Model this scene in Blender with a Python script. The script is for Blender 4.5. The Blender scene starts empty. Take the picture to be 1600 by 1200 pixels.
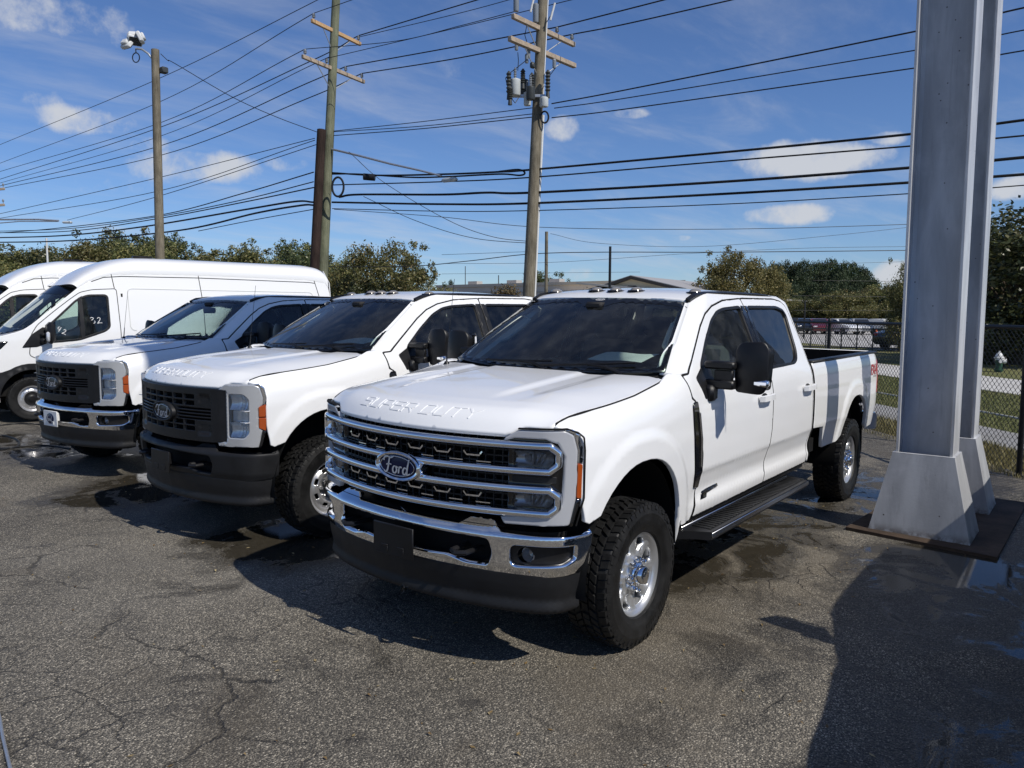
import bpy, bmesh, math, random
import numpy as np
from mathutils import Vector, Matrix
from mathutils.geometry import delaunay_2d_cdt
random.seed(7); RNG = np.random.default_rng(7)
SC = bpy.context.scene
COL = SC.collection
# ------------------------------------------------------------------ camera
CAM_POS = np.array([3.929, 3.0376, 1.8844]); YAW, PITCH, ROLL = np.radians([217.114, 5.182, 0.1985])
FPX = 1235.25
_F = np.array([math.cos(YAW) * math.cos(PITCH), math.sin(YAW) * math.cos(PITCH), -math.sin(PITCH)])
_R = np.cross(_F, [0, 0, 1]); _R /= np.linalg.norm(_R); _U = np.cross(_R, _F)
_R2 = _R * math.cos(ROLL) + _U * math.sin(ROLL); _U2 = _U * math.cos(ROLL) - _R * math.sin(ROLL)
cam_data = bpy.data.cameras.new('camera'); cam = bpy.data.objects.new('camera', cam_data); COL.objects.link(cam)
m = Matrix.Identity(4)
for i in range(3):
    m[i][0], m[i][1], m[i][2], m[i][3] = _R2[i], _U2[i], -_F[i], CAM_POS[i]
cam.matrix_world = m
cam_data.sensor_width = 36; cam_data.lens = 36 * FPX / 1600; cam_data.clip_start = 0.05; cam_data.clip_end = 3000
SC.camera = cam
# ------------------------------------------------------------------ sun and sky
SUN_DIR = np.array([0.085, 1.0, 1.07]); SUN_DIR /= np.linalg.norm(SUN_DIR)     # towards the sun
SUN_EL = math.asin(SUN_DIR[2]); SUN_AZ = math.atan2(SUN_DIR[0], SUN_DIR[1])    # from +Y towards +X
sun_data = bpy.data.lights.new('sun', 'SUN'); sun_data.energy = 3.75; sun_data.angle = math.radians(0.53)
sun_data.color = (1.0, 0.945, 0.86)
sun = bpy.data.objects.new('sun', sun_data); COL.objects.link(sun); sun.location = (0, 20, 40)
sun.rotation_euler = Vector(-SUN_DIR).to_track_quat('-Z', 'Y').to_euler()
world = bpy.data.worlds.new('World'); SC.world = world; world.use_nodes = True
SKY_STRENGTH = 0.067
SC.view_settings.view_transform = 'Standard'; SC.view_settings.look = 'None'
SC.view_settings.gamma = 1; SC.view_settings.use_curve_mapping = False
SC.view_settings.exposure = 0.18

def build_world():
    nt = world.node_tree; N = nt.nodes; L = nt.links; N.clear()
    out = N.new('ShaderNodeOutputWorld'); bg = N.new('ShaderNodeBackground'); L.new(bg.outputs[0], out.inputs[0])
    bg.inputs['Strength'].default_value = SKY_STRENGTH
    sky = N.new('ShaderNodeTexSky'); sky.sky_type = 'NISHITA'; sky.sun_disc = False
    sky.sun_elevation = SUN_EL; sky.sun_rotation = SUN_AZ
    sky.altitude = 300; sky.air_density = 1.0; sky.dust_density = 0.0; sky.ozone_density = 3.0
    tc = N.new('ShaderNodeTexCoord')
    def math_(op, a, b=None, clamp=False):
        n = N.new('ShaderNodeMath'); n.operation = op; n.use_clamp = clamp
        for k, x in enumerate((a, b)):
            if x is None: continue
            if isinstance(x, (int, float)): n.inputs[k].default_value = x
            else: L.new(x, n.inputs[k])
        return n.outputs[0]
    nrm = N.new('ShaderNodeVectorMath'); nrm.operation = 'NORMALIZE'; L.new(tc.outputs['Generated'], nrm.inputs[0])
    sep = N.new('ShaderNodeSeparateXYZ'); L.new(nrm.outputs[0], sep.inputs[0])
    # cloud layer: the view direction projected on a plane overhead, so clouds flatten towards the horizon
    zc = math_('ADD', math_('MAXIMUM', sep.outputs[2], 0.0), 0.10)
    cx = math_('DIVIDE', sep.outputs[0], zc); cy = math_('DIVIDE', sep.outputs[1], zc)
    comb = N.new('ShaderNodeCombineXYZ'); L.new(math_('ADD', cx, math_('MULTIPLY', cy, 0.6)), comb.inputs[0]); L.new(math_('MULTIPLY', cy, 2.2), comb.inputs[1])
    n1 = N.new('ShaderNodeTexNoise'); n1.inputs['Scale'].default_value = 1.5; n1.inputs['Detail'].default_value = 9; n1.inputs['Roughness'].default_value = 0.62
    n1.inputs['Distortion'].default_value = 0.4; L.new(comb.outputs[0], n1.inputs['Vector'])
    n2 = N.new('ShaderNodeTexNoise'); n2.inputs['Scale'].default_value = 0.42; n2.inputs['Detail'].default_value = 4; L.new(comb.outputs[0], n2.inputs['Vector'])
    # the fair-weather clouds that stand in the sky: each a soft patch round a direction, frayed by noise
    def ray(u, v):
        d = _F + _R2 * (u - 800) / FPX - _U2 * (v - 600) / FPX
        return d / np.linalg.norm(d)
    n3 = N.new('ShaderNodeTexNoise'); n3.inputs['Scale'].default_value = 13; n3.inputs['Detail'].default_value = 7; n3.inputs['Roughness'].default_value = 0.62
    L.new(nrm.outputs[0], n3.inputs['Vector'])
    n4 = N.new('ShaderNodeTexNoise'); n4.inputs['Scale'].default_value = 5; n4.inputs['Detail'].default_value = 5
    L.new(nrm.outputs[0], n4.inputs['Vector'])
    clouds = [(70, 22, 95, 26, .75), (165, 48, 50, 20, .6), (20, 0, 70, 25, .6), (140, 190, 60, 18, .75), (300, 258, 80, 24, .85), (235, 228, 34, 14, .7), (450, 255, 36, 12, .6),
              (878, 200, 26, 20, .85), (985, 178, 32, 8, .8), (1265, 250, 82, 24, .95), (1385, 215, 26, 9, .6), (1228, 335, 58, 15, 1.0), (1290, 315, 12, 8, .4),
              (1590, 293, 34, 16, 1.0), (685, 383, 30, 8, .75), (730, 420, 20, 10, .75), (1062, 372, 18, 5, .6), (1420, 432, 40, 20, .85), (1340, 186, 10, 9, .3),
              (905, 428, 30, 10, .5), (60, 175, 100, 30, .3), (100, 265, 110, 26, .35), (1080, 415, 40, 10, .4), (1040, 60, 150, 30, .16), (780, 110, 90, 26, .16), (1220, 130, 90, 22, .16)]
    tot = None
    for (u, v, ru, rv, a) in clouds:
        d = ray(u, v); rt = np.cross(d, [0, 0, 1]); rt /= np.linalg.norm(rt); up = np.cross(rt, d)
        def dot(vec, s):
            n = N.new('ShaderNodeVectorMath'); n.operation = 'DOT_PRODUCT'; L.new(nrm.outputs[0], n.inputs[0])
            n.inputs[1].default_value = tuple(np.array(vec) * s); return n.outputs['Value']
        a1 = dot(rt, FPX / ru); a2 = dot(up, FPX / rv)
        q = math_('ADD', math_('POWER', a1, 2.0), math_('POWER', a2, 2.0))
        front = math_('GREATER_THAN', dot(d, 1.0), 0.5)
        g = math_('MULTIPLY', math_('MULTIPLY', math_('SUBTRACT', 1.25, math_('MULTIPLY', q, 0.55), True), a), front)
        tot = g if tot is None else math_('MAXIMUM', tot, g)
    fray = math_('ADD', math_('MULTIPLY', math_('SUBTRACT', n3.outputs[0], 0.5), 2.3), math_('MULTIPLY', math_('SUBTRACT', n4.outputs[0], 0.5), 1.2))
    local = math_('MULTIPLY', math_('ADD', math_('ADD', math_('MULTIPLY', fray, 1.55), math_('MULTIPLY', tot, 1.6)), -0.72, True), math_('MINIMUM', math_('MULTIPLY', tot, 4.0), 1.0), True)
    def smooth(x, lo, hi):
        mr = N.new('ShaderNodeMapRange'); mr.interpolation_type = 'SMOOTHSTEP'; L.new(x, mr.inputs[0])
        mr.inputs[1].default_value = lo; mr.inputs[2].default_value = hi; return mr.outputs[0]
    local = smooth(local, 0.0, 1.05)
    veil = math_('MULTIPLY', smooth(math_('ADD', math_('MULTIPLY', n1.outputs[0], 0.6), math_('MULTIPLY', n2.outputs[0], 0.5)), 0.48, 0.82), 0.40)
    cover = math_('MAXIMUM', math_('MULTIPLY', local, 0.93), veil)
    mix = N.new('ShaderNodeMix'); mix.data_type = 'RGBA'; L.new(cover, mix.inputs[0])
    hs = N.new('ShaderNodeHueSaturation'); hs.inputs['Saturation'].default_value = 1.0; tint = N.new('ShaderNodeVectorMath'); tint.operation = 'MULTIPLY'; tint.inputs[1].default_value = (.78, .97, 1.32); L.new(sky.outputs[0], tint.inputs[0]); L.new(tint.outputs[0], hs.inputs['Color'])
    L.new(hs.outputs[0], mix.inputs[6]); mix.inputs[7].default_value = (8.0, 8.3, 8.9, 1)
    L.new(mix.outputs[2], bg.inputs['Color'])
    return sky
build_world()
# ------------------------------------------------------------------ materials
def nodes_of(name):
    mt = bpy.data.materials.new(name); mt.use_nodes = True
    nt = mt.node_tree; b = nt.nodes['Principled BSDF']
    return mt, nt, nt.nodes, nt.links, b
def pbr(name, col, rough=.5, metal=0, spec=.5, coat=0, coat_rough=.03, var=0, scale=4, bump=0, bscale=60, rvar=0, emit=None, alpha=None):
    mt, nt, N, L, b = nodes_of(name)
    b.inputs['Base Color'].default_value = (*col, 1); b.inputs['Roughness'].default_value = rough
    b.inputs['Metallic'].default_value = metal; b.inputs['Specular IOR Level'].default_value = spec
    b.inputs['Coat Weight'].default_value = coat; b.inputs['Coat Roughness'].default_value = coat_rough
    if var or bump or rvar:
        tc = N.new('ShaderNodeTexCoord')
        nz = N.new('ShaderNodeTexNoise'); nz.inputs['Scale'].default_value = scale; nz.inputs['Detail'].default_value = 6; nz.inputs['Roughness'].default_value = .65
        L.new(tc.outputs['Object'], nz.inputs['Vector'])
        if var:
            mr = N.new('ShaderNodeMapRange'); L.new(nz.outputs[0], mr.inputs[0]); mr.inputs[1].default_value = .3; mr.inputs[2].default_value = .7
            mr.inputs[3].default_value = 1 - var; mr.inputs[4].default_value = 1 + var
            mx = N.new('ShaderNodeVectorMath'); mx.operation = 'SCALE'; mx.inputs[0].default_value = col; L.new(mr.outputs[0], mx.inputs['Scale'])
            L.new(mx.outputs[0], b.inputs['Base Color'])
        if rvar:
            mr = N.new('ShaderNodeMapRange'); L.new(nz.outputs[0], mr.inputs[0]); mr.inputs[1].default_value = .3; mr.inputs[2].default_value = .7
            mr.inputs[3].default_value = max(.02, rough - rvar); mr.inputs[4].default_value = rough + rvar; L.new(mr.outputs[0], b.inputs['Roughness'])
        if bump:
            n2 = N.new('ShaderNodeTexNoise'); n2.inputs['Scale'].default_value = bscale; n2.inputs['Detail'].default_value = 4; L.new(tc.outputs['Object'], n2.inputs['Vector'])
            bp = N.new('ShaderNodeBump'); bp.inputs['Strength'].default_value = bump; bp.inputs['Distance'].default_value = .01
            L.new(n2.outputs[0], bp.inputs['Height']); L.new(bp.outputs[0], b.inputs['Normal'])
    return mt
def glass(name, tint, refl=1.0, rough=.0, dirt=0.02):
    mt = bpy.data.materials.new(name); mt.use_nodes = True; nt = mt.node_tree; N = nt.nodes; L = nt.links; N.clear()
    out = N.new('ShaderNodeOutputMaterial'); mix = N.new('ShaderNodeMixShader'); tr = N.new('ShaderNodeBsdfTransparent'); gl = N.new('ShaderNodeBsdfGlossy')
    fr = N.new('ShaderNodeFresnel'); fr.inputs['IOR'].default_value = 1.5
    tr.inputs[0].default_value = (*tint, 1); gl.inputs['Roughness'].default_value = rough; gl.inputs['Color'].default_value = (refl, refl, refl, 1)
    mu = N.new('ShaderNodeMath'); mu.operation = 'MULTIPLY'; mu.use_clamp = True; mu.inputs[1].default_value = 1.0; L.new(fr.outputs[0], mu.inputs[0])
    L.new(mu.outputs[0], mix.inputs[0]); L.new(tr.outputs[0], mix.inputs[1]); L.new(gl.outputs[0], mix.inputs[2])
    df = N.new('ShaderNodeBsdfDiffuse'); df.inputs[0].default_value = (.5, .52, .5, 1)
    mix2 = N.new('ShaderNodeMixShader'); mix2.inputs[0].default_value = dirt
    tc = N.new('ShaderNodeTexCoord'); nz = N.new('ShaderNodeTexNoise'); nz.inputs['Scale'].default_value = 9; nz.inputs['Detail'].default_value = 8
    L.new(tc.outputs['Object'], nz.inputs['Vector']); mr = N.new('ShaderNodeMapRange'); L.new(nz.outputs[0], mr.inputs[0])
    mr.inputs[1].default_value = .45; mr.inputs[2].default_value = .8; mr.inputs[3].default_value = dirt * .4; mr.inputs[4].default_value = dirt * 2.5; L.new(mr.outputs[0], mix2.inputs[0])
    L.new(mix.outputs[0], mix2.inputs[1]); L.new(df.outputs[0], mix2.inputs[2])
    # slight waviness of real panes
    n2 = N.new('ShaderNodeTexNoise'); n2.inputs['Scale'].default_value = 2.2; n2.inputs['Detail'].default_value = 1; L.new(tc.outputs['Object'], n2.inputs['Vector'])
    bp = N.new('ShaderNodeBump'); bp.inputs['Strength'].default_value = .12; bp.inputs['Distance'].default_value = .02; L.new(n2.outputs[0], bp.inputs['Height'])
    L.new(bp.outputs[0], gl.inputs['Normal'])
    L.new(mix2.outputs[0], out.inputs[0])
    return mt
M = {}
def paint(name, col):
    mt, nt, N, L, b = nodes_of(name)
    b.inputs['Base Color'].default_value = (*col, 1); b.inputs['Roughness'].default_value = .38; b.inputs['Specular IOR Level'].default_value = .35
    b.inputs['Coat Weight'].default_value = .9; b.inputs['Coat Roughness'].default_value = .035; b.inputs['Coat IOR'].default_value = 1.45
    tc = N.new('ShaderNodeTexCoord')
    # faint orange peel and drying water spots
    n2 = N.new('ShaderNodeTexNoise'); n2.inputs['Scale'].default_value = 90; n2.inputs['Detail'].default_value = 2; L.new(tc.outputs['Object'], n2.inputs['Vector'])
    vo = N.new('ShaderNodeTexVoronoi'); vo.inputs['Scale'].default_value = 75; vo.inputs['Randomness'].default_value = 1; L.new(tc.outputs['Object'], vo.inputs['Vector'])
    sp = N.new('ShaderNodeSeparateColor'); L.new(vo.outputs['Color'], sp.inputs[0])
    big = N.new('ShaderNodeTexNoise'); big.inputs['Scale'].default_value = 1.6; big.inputs['Detail'].default_value = 3; L.new(tc.outputs['Object'], big.inputs['Vector'])
    bsel = N.new('ShaderNodeMapRange'); L.new(big.outputs[0], bsel.inputs[0]); bsel.inputs[1].default_value = .45; bsel.inputs[2].default_value = .65
    sel = N.new('ShaderNodeMath'); sel.operation = 'GREATER_THAN'; sel.inputs[1].default_value = .90; L.new(sp.outputs[0], sel.inputs[0])
    rad = N.new('ShaderNodeMapRange'); L.new(vo.outputs['Distance'], rad.inputs[0]); rad.inputs[1].default_value = .12; rad.inputs[2].default_value = .30; rad.inputs[3].default_value = 1; rad.inputs[4].default_value = 0
    dr = N.new('ShaderNodeMath'); dr.operation = 'MULTIPLY'; L.new(sel.outputs[0], dr.inputs[0]); L.new(rad.outputs[0], dr.inputs[1])
    dr2 = N.new('ShaderNodeMath'); dr2.operation = 'MULTIPLY'; L.new(dr.outputs[0], dr2.inputs[0]); L.new(bsel.outputs[0], dr2.inputs[1])
    ad = N.new('ShaderNodeMath'); ad.operation = 'MULTIPLY_ADD'; ad.inputs[1].default_value = .03; L.new(n2.outputs[0], ad.inputs[0]); L.new(dr2.outputs[0], ad.inputs[2])
    bp = N.new('ShaderNodeBump'); bp.inputs['Strength'].default_value = .25; bp.inputs['Distance'].default_value = .002; L.new(ad.outputs[0], bp.inputs['Height'])
    L.new(bp.outputs[0], b.inputs['Coat Normal'])
    return mt
M['paint'] = paint('white_paint', (.80, .805, .80))
M['chrome'] = pbr('chrome', (.83, .84, .86), .05, 1.0)
M['satin_chrome'] = pbr('satin_chrome', (.62, .62, .62), .22, 1.0)
M['alu'] = pbr('cast_aluminium', (.58, .59, .60), .30, 0.75, var=.04, scale=8)
M['steel'] = pbr('wheel_steel', (.62, .62, .63), .30, 0.8)
M['black_plastic'] = pbr('black_plastic', (.010, .010, .011), .40, 0, .32, var=.25, scale=6, bump=.08, bscale=300, rvar=.1)
M['grey_plastic'] = pbr('dark_grey_plastic', (.013, .0135, .015), .5, 0, .30, var=.2, scale=7, bump=.1, bscale=200, rvar=.08)
M['gloss_black'] = pbr('gloss_black', (.006, .006, .007), .08, 0, .5, coat=.5)
M['rubber'] = pbr('tyre_rubber', (.010, .010, .010), .55, 0, .3, var=.35, scale=9, bump=.15, bscale=120, rvar=.2)
M['under'] = pbr('underbody_black', (.008, .008, .008), .8, 0, .2)
M['lens'] = glass('clear_lens', (.93, .95, .96), dirt=.005)
M['drl'] = pbr('frosted_light_guide', (.40, .41, .43), .25, 0, .5, coat=.5)
M['silver_plastic'] = pbr('silver_plastic', (.50, .51, .52), .22, .35, .5, coat=.5)
M['reflector'] = pbr('lamp_reflector', (.80, .81, .83), .18, .35, .6, var=.06, scale=30, bump=.35, bscale=26, coat=.5)
M['marker'] = pbr('marker_lamp', (.30, .28, .25), .15, .3, .5, coat=.6)
M['lamp_dark'] = pbr('lamp_smoked', (.34, .34, .35), .2, .6, .5, var=.1, scale=30, bump=.3, bscale=30)
M['amber'] = pbr('amber_lens', (.36, .062, .007), .15, 0, .6, coat=.8)
M['red'] = pbr('red_lens', (.34, .012, .014), .15, 0, .6, coat=.8)
M['badge_blue'] = pbr('badge_blue', (.008, .014, .055), .2, 0, .3)
M['badge_silver'] = pbr('badge_silver', (.66, .67, .69), .3, .3)
M['badge_black'] = pbr('badge_dark', (.012, .012, .014), .3, 0, .5)
M['glass'] = glass('windscreen_glass', (.84, .95, .90), dirt=.016)
M['side_glass'] = glass('door_glass', (.64, .76, .71), dirt=.02)
M['tint'] = glass('privacy_glass', (.045, .05, .05), dirt=.012)
M['interior'] = pbr('interior_dark', (.022, .021, .021), .7, 0, .3)
M['interior_grey'] = pbr('interior_grey_trim', (.58, .59, .57), .6, 0, .3)
M['seat'] = pbr('seat_cloth', (.07, .068, .068), .85, 0, .2, bump=.2, bscale=150)
M['frit'] = pbr('black_frit', (.004, .004, .004), .2, 0, .5)
M['white_print'] = pbr('white_print', (.75, .75, .74), .5)
M['red_print'] = pbr('red_print', (.30, .006, .008), .4)
M['ground_dark'] = M['under']
M['plate_white'] = pbr('plate_white', (.72, .72, .71), .45)
def paper_mat():
    mt, nt, N, L, b = nodes_of('sticker_paper'); tc = N.new('ShaderNodeTexCoord')
    br = N.new('ShaderNodeTexBrick'); br.inputs['Scale'].default_value = 26; br.inputs['Mortar Size'].default_value = .03
    br.inputs['Color1'].default_value = (.78, .80, .78, 1); br.inputs['Color2'].default_value = (.82, .84, .82, 1); br.inputs['Mortar'].default_value = (.25, .33, .35, 1)
    L.new(tc.outputs['Object'], br.inputs['Vector']); L.new(br.outputs[0], b.inputs['Base Color']); b.inputs['Roughness'].default_value = .7
    return mt
M['paper'] = paper_mat()
# ------------------------------------------------------------------ helpers
def set_props(o, label=None, cat=None, group=None, kind=None):
    if label: o['label'] = label
    if cat: o['category'] = cat
    if group: o['group'] = group
    if kind: o['kind'] = kind
    return o
def empty(name, loc=(0, 0, 0), rot=(0, 0, 0), label=None, cat=None, group=None, parent=None, kind=None):
    o = bpy.data.objects.new(name, None); COL.objects.link(o); o.location = loc; o.rotation_euler = rot; o.empty_display_size = .2
    if parent: o.parent = parent
    return set_props(o, label, cat, group, kind)
def link(name, me, parent=None, loc=None, rot=None, label=None, cat=None, group=None, kind=None, scale=None):
    o = bpy.data.objects.new(name, me); COL.objects.link(o)
    if parent: o.parent = parent
    if loc is not None: o.location = loc
    if rot is not None: o.rotation_euler = rot
    if scale is not None: o.scale = scale
    return set_props(o, label, cat, group, kind)
def copy_tree(o, parent=None):
    c = o.copy(); COL.objects.link(c); c.parent = parent
    for ch in list(o.children): copy_tree(ch, c)
    return c
def mesh(name, V, Fc, mat, smooth=True, angle=38, normals=None):
    me = bpy.data.meshes.new(name); me.from_pydata([tuple(map(float, v)) for v in V], [], [tuple(map(int, f)) for f in Fc]); me.update()
    if mat is not None: me.materials.append(M[mat] if isinstance(mat, str) else mat)
    if smooth:
        me.polygons.foreach_set('use_smooth', [True] * len(me.polygons))
        if normals is not None: me.normals_split_custom_set_from_vertices([tuple(map(float, n)) for n in normals])
        else: me.set_sharp_from_angle(angle=math.radians(angle))
    return me
class MB:
    def __init__(s): s.v = []; s.f = []
    def add(s, V, Fc):
        o = len(s.v); s.v.extend([tuple(map(float, p)) for p in V]); s.f.extend([tuple(i + o for i in f) for f in Fc]); return s
    def box(s, c, d, bev=0, rot=None, taper=None):
        c = np.array(c, float); d = np.array(d, float) / 2
        if bev <= 0:
            V = np.array([[x, y, z] for z in (-1, 1) for y in (-1, 1) for x in (-1, 1)], float) * d
            Fc = [(0, 2, 3, 1), (4, 5, 7, 6), (0, 1, 5, 4), (2, 6, 7, 3), (0, 4, 6, 2), (1, 3, 7, 5)]
        else:
            b = min(bev, min(d) * .95); V = []; ids = {}
            for sx in (-1, 1):
                for sy in (-1, 1):
                    for sz in (-1, 1):
                        for ax in range(3):
                            p = np.array([sx, sy, sz], float) * (d - b); p[ax] += (sx, sy, sz)[ax] * b
                            ids[(sx, sy, sz, ax)] = len(V); V.append(p)
            V = np.array(V); Fc = []
            for ax in range(3):
                o1, o2 = [a for a in range(3) if a != ax]
                for sg in (-1, 1):
                    q = []
                    for a, bb in ((-1, -1), (1, -1), (1, 1), (-1, 1)):
                        k = [0, 0, 0]; k[ax] = sg; k[o1] = a; k[o2] = bb; q.append(ids[(*k, ax)])
                    Fc.append(q)
                for a in (-1, 1):
                    for bb in (-1, 1):
                        k0 = [0, 0, 0]; k1 = [0, 0, 0]; k0[ax] = -1; k1[ax] = 1; k0[o1] = k1[o1] = a; k0[o2] = k1[o2] = bb
                        Fc.append([ids[(*k0, o1)], ids[(*k1, o1)], ids[(*k1, o2)], ids[(*k0, o2)]])
            for k in [(a, b_, c_) for a in (-1, 1) for b_ in (-1, 1) for c_ in (-1, 1)]:
                Fc.append([ids[(*k, 0)], ids[(*k, 1)], ids[(*k, 2)]])
            # orient outwards
            for i, f in enumerate(Fc):
                P = V[f]; n = np.cross(P[1] - P[0], P[2] - P[0])
                if n @ P.mean(0) < 0: Fc[i] = f[::-1]
        if taper is not None:
            t = (V[:, 2] / max(d[2], 1e-9) + 1) / 2; k = 1 + (np.array(taper)[None, :] - 1) * t[:, None]; V[:, :2] *= k
        if rot is not None:
            V = V @ np.array(Matrix(rot).to_3x3() if not isinstance(rot, np.ndarray) else rot).T
        return s.add(V + c, Fc)
    def tube(s, pts, r, n=8, caps=True):
        P = np.array(pts, float); m_ = len(P); r = np.broadcast_to(np.array(r, float), (m_,))
        T = np.gradient(P, axis=0) if m_ > 2 else np.array([P[1] - P[0]] * 2); T /= np.linalg.norm(T, axis=1)[:, None] + 1e-12
        a = np.array([0, 0, 1.]) if abs(T[0][2]) < .9 else np.array([1., 0, 0]); V = []
        x = np.cross(T[0], a); x /= np.linalg.norm(x)
        ang = np.arange(n) * 2 * math.pi / n
        for i in range(m_):
            x = x - T[i] * (x @ T[i]); x /= np.linalg.norm(x); y = np.cross(T[i], x)
            V.extend(P[i] + r[i] * (np.cos(ang)[:, None] * x + np.sin(ang)[:, None] * y))
        Fc = [(i * n + j, i * n + (j + 1) % n, (i + 1) * n + (j + 1) % n, (i + 1) * n + j) for i in range(m_ - 1) for j in range(n)]
        if caps: Fc += [tuple(range(n))[::-1], tuple(range((m_ - 1) * n, m_ * n))]
        return s.add(V, Fc)
    def lathe(s, prof, n=48, axis='y', c=(0, 0, 0), close=False):
        # prof: (radius, axial)
        V = []; k = len(prof)
        for j in range(n):
            a = 2 * math.pi * j / n; ca, sa = math.cos(a), math.sin(a)
            for r, h in prof: V.append((r * ca + c[0], h + c[1], r * sa + c[2]) if axis == 'y' else (r * ca + c[0], r * sa + c[1], h + c[2]))
        Fc = []
        for j in range(n):
            j2 = (j + 1) % n
            for i in range(k - 1 + (1 if close else 0)):
                i2 = (i + 1) % k; f = (j * k + i, j2 * k + i, j2 * k + i2, j * k + i2)
                Fc.append(f if axis == 'z' else f[::-1])
        return s.add(V, Fc)
    def poly(s, P, ext):
        # closed planar outline P (Nx3) extruded by vector ext (both caps as n-gons)
        P = np.array(P, float); n = len(P); ext = np.array(ext, float)
        V = np.concatenate([P, P + ext]); Fc = [tuple(range(n))[::-1], tuple(range(n, 2 * n))] + [(i, (i + 1) % n, n + (i + 1) % n, n + i) for i in range(n)]
        nn = np.zeros(3)
        for i in range(n): nn += np.cross(P[i], P[(i + 1) % n])
        if nn @ ext < 0: Fc = [f[::-1] for f in Fc]
        return s.add(V, Fc)
    def me(s, name, mat, smooth=True, angle=38): return mesh(name, s.v, s.f, mat, smooth, angle)
    def obj(s, name, mat, parent=None, smooth=True, angle=38, **k): return link(name, s.me(name, mat, smooth, angle), parent, **k)
def mirror_y(V): V = np.array(V, float).copy(); V[:, 1] *= -1; return V
def resample(P, step, closed=True):
    P = np.array(P, float); Q = []; n = len(P)
    for i in range(n if closed else n - 1):
        a, b = P[i], P[(i + 1) % n]; k = max(1, int(math.ceil(np.linalg.norm(b - a) / step)))
        for j in range(k): Q.append(a + (b - a) * j / k)
    if not closed: Q.append(P[-1])
    return np.array(Q)
def roundpoly(P, r, seg=4):
    # corner radii r (scalar or per point)
    P = np.array(P, float); n = len(P); rr = np.broadcast_to(np.array(r, float), (n,)); Q = []
    for i in range(n):
        a, b, c = P[i - 1], P[i], P[(i + 1) % n]; u = a - b; w = c - b; lu, lw = np.linalg.norm(u), np.linalg.norm(w)
        d = min(rr[i], lu * .45, lw * .45)
        if d < 1e-5: Q.append(b); continue
        p0 = b + u / lu * d; p1 = b + w / lw * d
        for t in np.linspace(0, 1, seg + 1): Q.append((1 - t) ** 2 * p0 + 2 * t * (1 - t) * b + t * t * p1)
    return np.array(Q)
def inside(pts, poly):
    x, y = pts[:, 0][:, None], pts[:, 1][:, None]; a = poly; b = np.roll(poly, -1, 0)
    c = ((a[:, 1] > y) != (b[:, 1] > y)) & (x < (b[:, 0] - a[:, 0]) * (y - a[:, 1]) / (b[:, 1] - a[:, 1] + 1e-15) + a[:, 0])
    return c.sum(1) % 2 == 1
def dist(pts, poly):
    a = poly; ab = np.roll(poly, -1, 0) - poly; out = np.empty(len(pts))
    for k in range(0, len(pts), 800):
        p = pts[k:k + 800]; ap = p[:, None] - a[None]; t = np.clip((ap * ab).sum(2) / ((ab ** 2).sum(1) + 1e-15), 0, 1)
        out[k:k + 800] = np.linalg.norm(ap - t[..., None] * ab, axis=2).min(1)
    return out
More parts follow.
